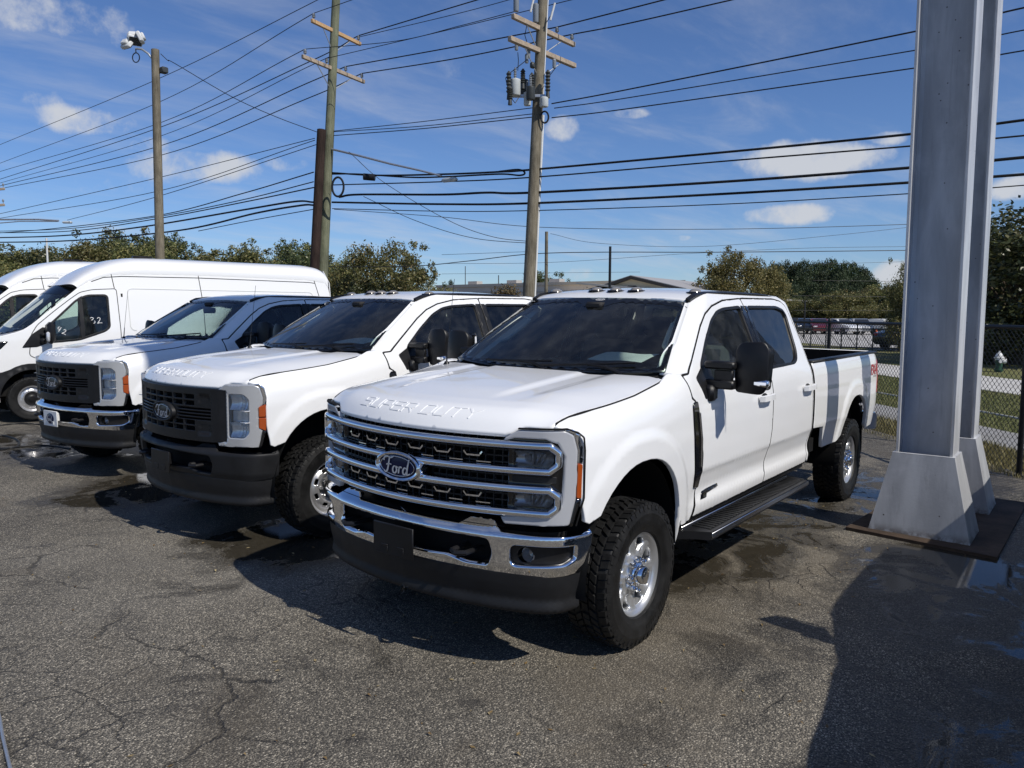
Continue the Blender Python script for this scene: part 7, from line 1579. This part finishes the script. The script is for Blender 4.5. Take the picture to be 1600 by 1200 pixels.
PN = [(1196, 417), (1212, 408), (1228, 406), (1243, 409), (1257, 404), (1272, 408), (1287, 405), (1301, 403), (1315, 407), (1328, 408), (1342, 412), (1354, 420), (1364, 434), (1220, 425), (1252, 424), (1284, 422), (1312, 424), (1338, 430), (1236, 440), (1270, 440), (1300, 440), (1330, 446)]
for i, (u, v) in enumerate(PN): tree('pine_tree', 'pine', i % 4, u, 118 - (8 if i > 12 else 0) - (8 if i > 17 else 0) + i % 4, v, 46, 'dark green pine in the dense grove behind the shed', 'pine trees of the grove')
HG = [(1240, 455, 80, 'broad'), (1280, 462, 70, 'dark'), (1318, 450, 80, 'broad'), (1356, 446, 85, 'gold'), (1395, 441, 80, 'broad'), (1425, 436, 80, 'dark'), (1300, 472, 70, 'dark'), (1370, 466, 90, 'dark'), (1415, 462, 80, 'broad'), (1455, 440, 90, 'broad'), (1500, 430, 100, 'dark')]
for i, (u, v, w, kd) in enumerate(HG): tree('broadleaf_tree', kd, i % 4, u, 92 - i % 3 * 3, v, w * 1.3, ('olive', 'dark', 'golden')[('broad', 'dark', 'gold').index(kd)] + ' tree, ' + ordinal(i, len(HG)) + ' in the belt behind the far cars', 'trees behind the far parking lot')
tree('broadleaf_tree', 'dark', 1, 1600, 30, 315, 330, 'large loose tree behind the right-hand column', rot=.8); tree('broadleaf_tree', 'dark', 2, 1548, 34, 360, 190, 'tree overlapping the column edge above the fence')
tree('broadleaf_tree', 'broad', 0, 1412, 40, 400, 70, 'leafy branch showing left of the column')
for i, (u, v, w) in enumerate(((1560, 470, 110), (1600, 455, 120), (1640, 450, 140), (1530, 492, 90))): tree('shrub', 'dark', i % 4, u, 30.5 + i % 2, v, w, 'dark hedge bush, ' + ('second from left', 'third from left', 'rightmost', 'leftmost')[i] + ' behind the fire hydrant', 'hedge bushes behind the hydrant', 'bush')
# buildings
def slab(P, z0, z1, mat, name, parent):      # footprint polygon raised
    b = MB(); b.poly([(x, y, z0) for x, y in P], (0, 0, z1 - z0)); return b.obj(name, mat, parent, smooth=False)
M['tan_wall'] = pbr('tan_wall', (.66, .57, .46), .8, var=.06, scale=.6); M['cream_wall'] = pbr('cream_wall', (.66, .575, .40), .8, var=.05, scale=.8); M['pale_trim'] = pbr('pale_trim', (.48, .43, .35), .7); M['dark_trim'] = pbr('dark_trim', (.03, .026, .022), .7); M['metal_roof'] = pbr('metal_roof', (.42, .40, .37), .5, .2, var=.06, scale=2); M['dark_window'] = pbr('dark_window', (.02, .022, .026), .1, 0, .5)
def at(u, D): p = px(u, 600, D); return np.array([p[0], p[1]])
p0, p1 = at(684, 90), at(1010, 73); back = (p0 - CAM_POS[:2]); back /= np.linalg.norm(back); bd = back * 25
bA = empty('long_building', (*p0, -.16), label='long low tan building with a flat parapet behind the trucks', cat='building')
Pf = [tuple(p - p0) for p in (p0, p1, p1 + bd, p0 + bd)]; slab(Pf, 0, 4.75, 'tan_wall', 'wall', bA)
d_ = (p1 - p0) / np.linalg.norm(p1 - p0); n_ = -np.array([-d_[1], d_[0]]); n_ = n_ if n_ @ (CAM_POS[:2] - p0) > 0 else -n_
def face_box(R, o, a, s0, s1, z0, z1, th, mat, name, dirv, nv):
    q = [a + dirv * s0 + nv * th, a + dirv * s1 + nv * th, a + dirv * s1 - nv * .12, a + dirv * s0 - nv * .12]; return slab([tuple(x - o) for x in q], z0, z1, mat, name, R)
Lw = np.linalg.norm(p1 - p0); face_box(bA, p0, p0, -.1, Lw + .1, 4.75, 5.05, .12, 'pale_trim', 'parapet', d_, n_); face_box(bA, p0, p0, 0, Lw, 4.05, 4.2, .06, 'pale_trim', 'band', d_, n_)
for k_ in range(7): face_box(bA, p0, p0, 2 + k_ * 3.4, 3.6 + k_ * 3.4, 1.0, 2.2, .05, 'dark_window', 'window', d_, n_)
for k_ in range(3): face_box(bA, p0, p0 + bd * .4, 6 + k_ * 6, 7.4 + k_ * 6, 5.0, 5.7, .9, 'metal_roof', 'roof_unit', d_, n_)
# gable-fronted building with dark verge boards
g0, g1 = at(926, 66), at(1062, 62); gd = (g1 - g0); gl_ = np.linalg.norm(gd); gd /= gl_; gn = np.array([-gd[1], gd[0]]); gn = gn if gn @ (CAM_POS[:2] - g0) > 0 else -gn
bG = empty('gable_building', (*g0, -.16), label='cream gable-fronted building with dark roof edges behind the cab', cat='building')
zE, zR, mid = 3.75, 4.75, gl_ * .45
def gp(s, n, z): q = gd * s + gn * n; return (q[0], q[1], z)
b = MB(); b.poly([gp(0, 0, 0), gp(gl_, 0, 0), gp(gl_, 0, zE), gp(mid, 0, zR), gp(0, 0, zE)], (-gn[0] * 14, -gn[1] * 14, 0)); b.obj('wall', 'cream_wall', bG, smooth=False)
for s0, z0, s1, z1 in ((-.5, zE - .1, mid, zR), (mid, zR, gl_ + .5, zE - .1)):
    b = MB(); b.poly([gp(s0, .35, z0 + .03), gp(s1, .35, z1 + .03), gp(s1, .35, z1 + .28), gp(s0, .35, z0 + .28)], (-gn[0] * 15, -gn[1] * 15, 0)); b.obj('roof', 'metal_roof', bG, smooth=False)
    b = MB(); b.poly([gp(s0, .42, z0 - .02), gp(s1, .42, z1 - .02), gp(s1, .42, z1 + .22), gp(s0, .42, z0 + .22)], (-gn[0] * .06, -gn[1] * .06, 0)); b.obj('verge_board', 'dark_trim', bG, smooth=False)
b = MB(); b.poly([gp(mid - .6, .03, 3.5), gp(mid + .6, .03, 3.5), gp(mid + .6, .03, 3.95), gp(mid + .35, .03, 4.2), gp(mid - .35, .03, 4.2), gp(mid - .6, .03, 3.95)], (gn[0] * .05, gn[1] * .05, 0)); b.obj('gable_vent', 'dark_trim', bG, smooth=False)
# flat-topped cream block behind it
q0, q1 = at(998, 86), at(1066, 82); qd = (q1 - q0) / np.linalg.norm(q1 - q0); bQ = empty('cream_block', (*q0, -.16), label='cream flat-topped block above the gable roof', cat='building'); qb = back * 8
slab([tuple(p - q0) for p in (q0, q1, q1 + qb, q0 + qb)], 0, 5.2, 'cream_wall', 'wall', bQ); slab([tuple(p - q0) for p in (q0 - qd * .1, q1 + qd * .1, q1 + qb, q0 + qb)], 5.2, 5.4, 'pale_trim', 'parapet', bQ)
# beige metal shed running away to the right, with a lean-to
s0_, s1_ = at(1050, 60), at(1276, 112); sd = s1_ - s0_; sl = np.linalg.norm(sd); sd /= sl; sn = np.array([-sd[1], sd[0]]); sn = sn if sn @ (CAM_POS[:2] - s0_) > 0 else -sn
bS = empty('metal_shed', (*s0_, -.16), label='long beige metal shed running away behind the truck bed', cat='building')
def sp(s, n, z): q = sd * s + sn * n; return (q[0], q[1], z)
b = MB(); b.poly([sp(0, 0, 0), sp(sl, 0, 0), sp(sl, -16, 0), sp(0, -16, 0)], (0, 0, 3.5)); b.obj('wall', 'cream_wall', bS, smooth=False)
b = MB(); b.poly([sp(-.4, .45, 3.50), sp(-.4, -8, 4.3), sp(-.4, -8, 4.45), sp(-.4, .45, 3.66)], (sd[0] * (sl + .8), sd[1] * (sl + .8), 0)); b.obj('roof', 'metal_roof', bS, smooth=False)
for k_ in range(24): b = MB(); b.poly([sp(1 + k_ * 2.3, .0, 0), sp(1.08 + k_ * 2.3, .0, 0), sp(1.08 + k_ * 2.3, .05, 0), sp(1 + k_ * 2.3, .05, 0)], (0, 0, 3.45)); b.obj('wall_rib', 'pale_trim', bS, smooth=False)
for s_, w_, z0, z1 in ((sl - 9, 1.0, 0, 2.2), (sl - 5.5, .9, 1.1, 2.4)): b = MB(); b.poly([sp(s_, 0, z0), sp(s_ + w_, 0, z0), sp(s_ + w_, .08, z0), sp(s_, .08, z0)], (0, 0, z1 - z0)); b.obj('door' if z0 == 0 else 'window', 'conduit' if z0 == 0 else 'dark_window', bS, smooth=False)
l0, l1 = at(1276, 108), at(1330, 100); ld = (l1 - l0) / np.linalg.norm(l1 - l0); ln_ = np.array([-ld[1], ld[0]]); ln_ = ln_ if ln_ @ (CAM_POS[:2] - l0) > 0 else -ln_; ll = np.linalg.norm(l1 - l0)
bL = empty('lean_to', (*l0, -.16), label='open lean-to roof on posts at the end of the beige shed', cat='shelter'); lq = lambda s, n, z: tuple(ld * s + ln_ * n) + (z,)
b = MB(); b.poly([lq(-.3, .4, 2.15), lq(-.3, -5, 2.7), lq(-.3, -5, 2.8), lq(-.3, .4, 2.3)], (ld[0] * (ll + .6), ld[1] * (ll + .6), 0)); b.obj('roof', 'metal_roof', bL, smooth=False)
for k_ in range(3): MB().tube([lq(.1 + k_ * (ll - .3) / 2, .1, 0), lq(.1 + k_ * (ll - .3) / 2, .1, 2.2)], .09, 8).obj('post', 'pale_trim', bL)
b = MB(); b.poly([lq(0, -4.8, 0), lq(ll, -4.8, 0), lq(ll, -4.9, 0), lq(0, -4.9, 0)], (0, 0, 2.6)); b.obj('back_wall', 'dark_trim', bL, smooth=False)
# parked cars
def car_meshes():
    # side profile (x, z) of a saloon, x forward
    prof = [(-2.2, .42), (-2.28, .70), (-2.18, .92), (-1.65, 1.0), (-.95, 1.40), (-.2, 1.46), (.40, 1.40), (1.05, .98), (1.85, .86), (2.22, .70), (2.26, .45), (2.15, .28), (-2.1, .28)]
    P = roundpoly(prof, .12, 3); V = []; n = len(P); W = []
    ys = (-.90, -.86, -.5, 0, .5, .86, .90)
    for y in ys:
        for x, z in P:
            top = max(0, (z - .95) / .5); yy = y * (1 - .22 * top) * (1 - .10 * (abs(x) / 2.2) ** 4); zz = z if abs(y) < .89 else .30 + (z - .30) * .97; V.append((x * (1 if abs(y) < .8 else .985), yy, zz))
    F_ = [(i * n + j, i * n + (j + 1) % n, (i + 1) * n + (j + 1) % n, (i + 1) * n + j) for i in range(len(ys) - 1) for j in range(n)]; F_ += [tuple(range(n))[::-1], tuple(range((len(ys) - 1) * n, len(ys) * n))]
    body = (V, F_); b = MB()
    def q(x, z): top = max(0, (z - .95) / .5); return .915 * (1 - .22 * top) * (1 - .1 * (abs(x) / 2.2) ** 4)
    gl2 = []
    for pts in ([(-1.35, 1.02), (-.85, 1.34), (-.25, 1.39), (-.25, .99)], [(-.15, .99), (-.15, 1.39), (.35, 1.33), (.85, .98)]):
        g = MB()
        for s in (-1, 1): g.add([(x, s * (q(x, z) + .004), z) for x, z in pts], [(0, 1, 2, 3)])
        gl2.append(g)
    ws_ = MB(); 
    for pts in ([(.47, 1.385), (1.02, 1.02)], [(-1.0, 1.39), (-1.58, 1.04)]):
        dx = .012 if pts[0][0] > 0 else -.012; ws_.add([(x + dx, s * (q(x, z) - .16), z + .02) for x, z in pts for s in (-1, 1)], [(0, 1, 3, 2)])
    w = MB(); w.lathe([(0, .10), (.19, .10), (.21, .09), (.31, .10), (.32, .08), (.32, -.08), (.30, -.10)], 20)
    r_ = MB(); r_.lathe([(0, .106), (.20, .104)], 14)
    lt = MB(); lt.box((2.13, .62, .72), (.16, .34, .13), .03); tl = MB(); tl.box((-2.2, .66, .82), (.14, .34, .14), .03)
    return body, gl2, ws_, w, r_, lt, tl
CB = car_meshes(); CM = {}
M['car_glass'] = M['dark_window']
def car(loc, rz, col, label, group='cars in the far parking lot', s=1.0):
    key = tuple(col)
    if key not in CM: mt = pbr('car_paint', col, .3, 0, .5, coat=.8); CM[key] = mesh('body', CB[0][0], CB[0][1], mt, True, 40)
    if 'p' not in CM: CM['p'] = ([g.me('side_window', 'car_glass', False) for g in CB[1]], CB[2].me('windscreen', 'car_glass', False), CB[3].me('tyre', 'rubber'), CB[4].me('rim', 'steel'), CB[5].me('headlight', 'reflector'), CB[6].me('taillight', 'red'))
    p = CM['p']; R = empty('parked_car', loc, (0, 0, rz), label, 'car', group); R.scale = (s, s, s); link('body', CM[key], R)
    for g in p[0]: link('side_window', g, R)
    link('windscreen', p[1], R)
    for x in (-1.35, 1.35):
        for sd_ in (1, -1): w = empty('wheel', (x, sd_ * .80, .32), (0, 0, 0 if sd_ > 0 else math.pi), parent=R); link('tyre', p[2], w); link('rim', p[3], w)
    link('headlight', p[4], R); h = link('headlight', p[4], R); h.scale = (1, -1, 1); link('taillight', p[5], R); h = link('taillight', p[5], R); h.scale = (1, -1, 1); return R
def lot_at(u, v, z=-.045): p = px_z(u, v, z); return (p[0], p[1], z)
for u, v, rz, col, lab in ((1312, 522, .95, (.72, .73, .74), 'white saloon car in the far lot'), (1278, 521.5, .45, (.13, .012, .016), 'red car left of the white saloon in the far lot'), (1258, 521, .35, (.012, .013, .016), 'black car left of the red car in the far lot'), (1342, 522, .55, (.34, .35, .36), 'silver car right of the white saloon in the far lot'), (1432, 546.5, 2.55, (.010, .012, .022), 'dark navy car nearest the fence, half hidden by the column'), (1330, 517, .4, (.10, .015, .015), 'dark red car behind the white saloon'), (1245, 517, .4, (.03, .04, .06), 'dark blue car at the left end of the far lot'), (1410, 521, .5, (.05, .055, .06), 'grey car behind the navy one'), (1548, 530, 2.6, (.55, .55, .56), 'pale car glimpsed right of the column'), (1560, 522, 2.6, (.22, .02, .02), 'red car behind the hedge right of the column')):
    p = lot_at(u, v); car(p, rz, col, lab)
bt = empty('box_trailer', lot_at(1381, 523), (0, 0, 2.7), 'white box trailer standing in the far lot', 'trailer'); b = MB(); b.box((0, 0, .95), (2.2, 1.6, 1.0), .05); b.obj('box', 'conduit', bt); b = MB(); b.box((0, 0, .36), (2.6, 1.3, .14)); b.obj('chassis', 'dark_metal', bt)
for s in (-1, 1): link('wheel', CM['p'][2], bt, (0, s * .78, .32))
cn = empty('traffic_cone', lot_at(1369, 527.5), label='orange traffic cone beside the navy car', cat='traffic cone'); M['orange'] = pbr('cone_orange', (.62, .12, .03), .5); b = MB(); b.lathe([(.04, .72), (.17, .04)], 14, 'z'); b.obj('cone', 'orange', cn); b = MB(); b.box((0, 0, .02), (.40, .40, .04), .01); b.obj('base', 'orange', cn)
# pipe gate across the far lot entrance
g0, g1 = np.array(lot_at(1243, 545)), np.array(lot_at(1440, 549.5)); pg = empty('pipe_gate', tuple(g0), label='long dark pipe gate with diagonal braces across the far lot entrance', cat='gate'); gv = g1 - g0; n_p = 8
MB().tube([(0, 0, 1.12), tuple(gv + (0, 0, 1.12))], .035, 8).obj('top_rail', 'dark_metal', pg); MB().tube([(0, 0, .14), tuple(gv + (0, 0, .14))], .04, 8).obj('bottom_rail', 'dark_metal', pg)
for k_ in range(n_p + 1):
    q = gv * k_ / n_p; MB().tube([tuple(q), tuple(q + (0, 0, 1.18 if k_ % 2 else 1.5))], .035, 8).obj('upright', 'dark_metal', pg)
    if k_ < n_p: q2 = gv * (k_ + 1) / n_p; MB().tube([tuple(q + (0, 0, 1.10)), tuple(q2 + (0, 0, .15))], .018, 6).obj('brace', 'dark_metal', pg)
# hydrant
hp = px_z(1560, 581, -.045); hy = empty('fire_hydrant', tuple(hp), (0, 0, .4), 'green fire hydrant with a white bonnet on the verge', 'hydrant'); M['hyd_green'] = pbr('hydrant_green', (.018, .065, .035), .45); M['hyd_white'] = pbr('hydrant_white', (.62, .62, .60), .5)
b = MB(); b.lathe([(0, .42), (.11, .42), (.11, .10), (.15, .09), (.15, .05), (.12, .04), (.12, 0)], 18, 'z'); b.obj('barrel', 'hyd_green', hy)
b = MB(); b.lathe([(0, .70), (.03, .70), (.03, .65), (.08, .62), (.12, .55), (.125, .50), (.16, .49), (.16, .46), (.13, .45), (.13, .40)], 18, 'z'); b.obj('bonnet', 'hyd_white', hy)
for a, r in ((0, .06), (math.pi / 2, .085), (math.pi, .06)):
    b = MB(); b.tube([(.10 * math.cos(a), .10 * math.sin(a), .36), (.21 * math.cos(a), .21 * math.sin(a), .36)], r, 12); b.obj('outlet_cap', 'hyd_white', hy)
# ------------------------------------------------------------------ the vehicles in their places
GT = 'white pickup trucks parked side by side'
T1 = make_truck('pickup_truck', (0, 0, .0126), (-.014, 0, 0), 'nearest white pickup with chrome bar grille, chrome bumper and running boards', 'lux', group=GT)
T2 = make_truck('pickup_truck', (-.382, -3.0, .035), (-.006, 0, math.radians(-3.22)), 'middle white pickup with black grille and black plastic bumper', 'work', group=GT)
T3 = make_truck('pickup_truck', (-.904, -6.33, .050), (0, 0, math.radians(2.29)), 'white pickup with black grille, chrome bumper and white front plate', 'chrome', group=GT)
V1 = make_van((-1.821, -12.078, .09), (0, 0, math.radians(-10.12)), 'nearer white high-roof van with number marks on its window', True)
V2 = make_van((-1.74, -14.68, .12), (0, 0, math.radians(-10.12)), 'farther white high-roof van at the left edge')
# a pickup parked just outside the picture on the right; its shadow lies across the asphalt
T4 = make_truck('pickup_truck', (.27, 4.25, -.045), (0, 0, math.radians(.6)), 'white pickup parked right of the picture, casting the cab shadow', 'work', group=GT)
# small dead leaves and grit on the asphalt: nobody could count them
def litter():
    r = np.random.default_rng(11); n = 420; V = []; Fc = []
    cx = np.array([(-2.6, .6), (-1.6, -1.6), (.4, 1.3), (-3.3, 1.2), (-4.6, 1.2), (1.5, .5), (-.8, -4.6), (.6, -2.2)])
    for i in range(n):
        c = cx[i % len(cx)] + r.normal(size=2) * (.9, .6); a = r.uniform(0, 6.28); s = r.uniform(.006, .020); z = float(gz(c[1])) + .004; o = len(V); t = r.uniform(0, .012)
        for dx, dy, dz in ((-1, 0, 0), (0, -.45, t), (1, 0, .003), (0, .45, t)): V.append((c[0] + s * (dx * math.cos(a) - dy * math.sin(a)), c[1] + s * (dx * math.sin(a) + dy * math.cos(a)), z + dz))
        Fc.append((o, o + 1, o + 2, o + 3))
    link('leaf_litter', mesh('leaf_litter', V, Fc, 'litter', False), kind='stuff')
M['litter'] = leaf_mat('dead_leaf', [(0, (.10, .06, .025)), (.5, (.22, .15, .06)), (1, (.40, .33, .18))], .1, .8)
litter()
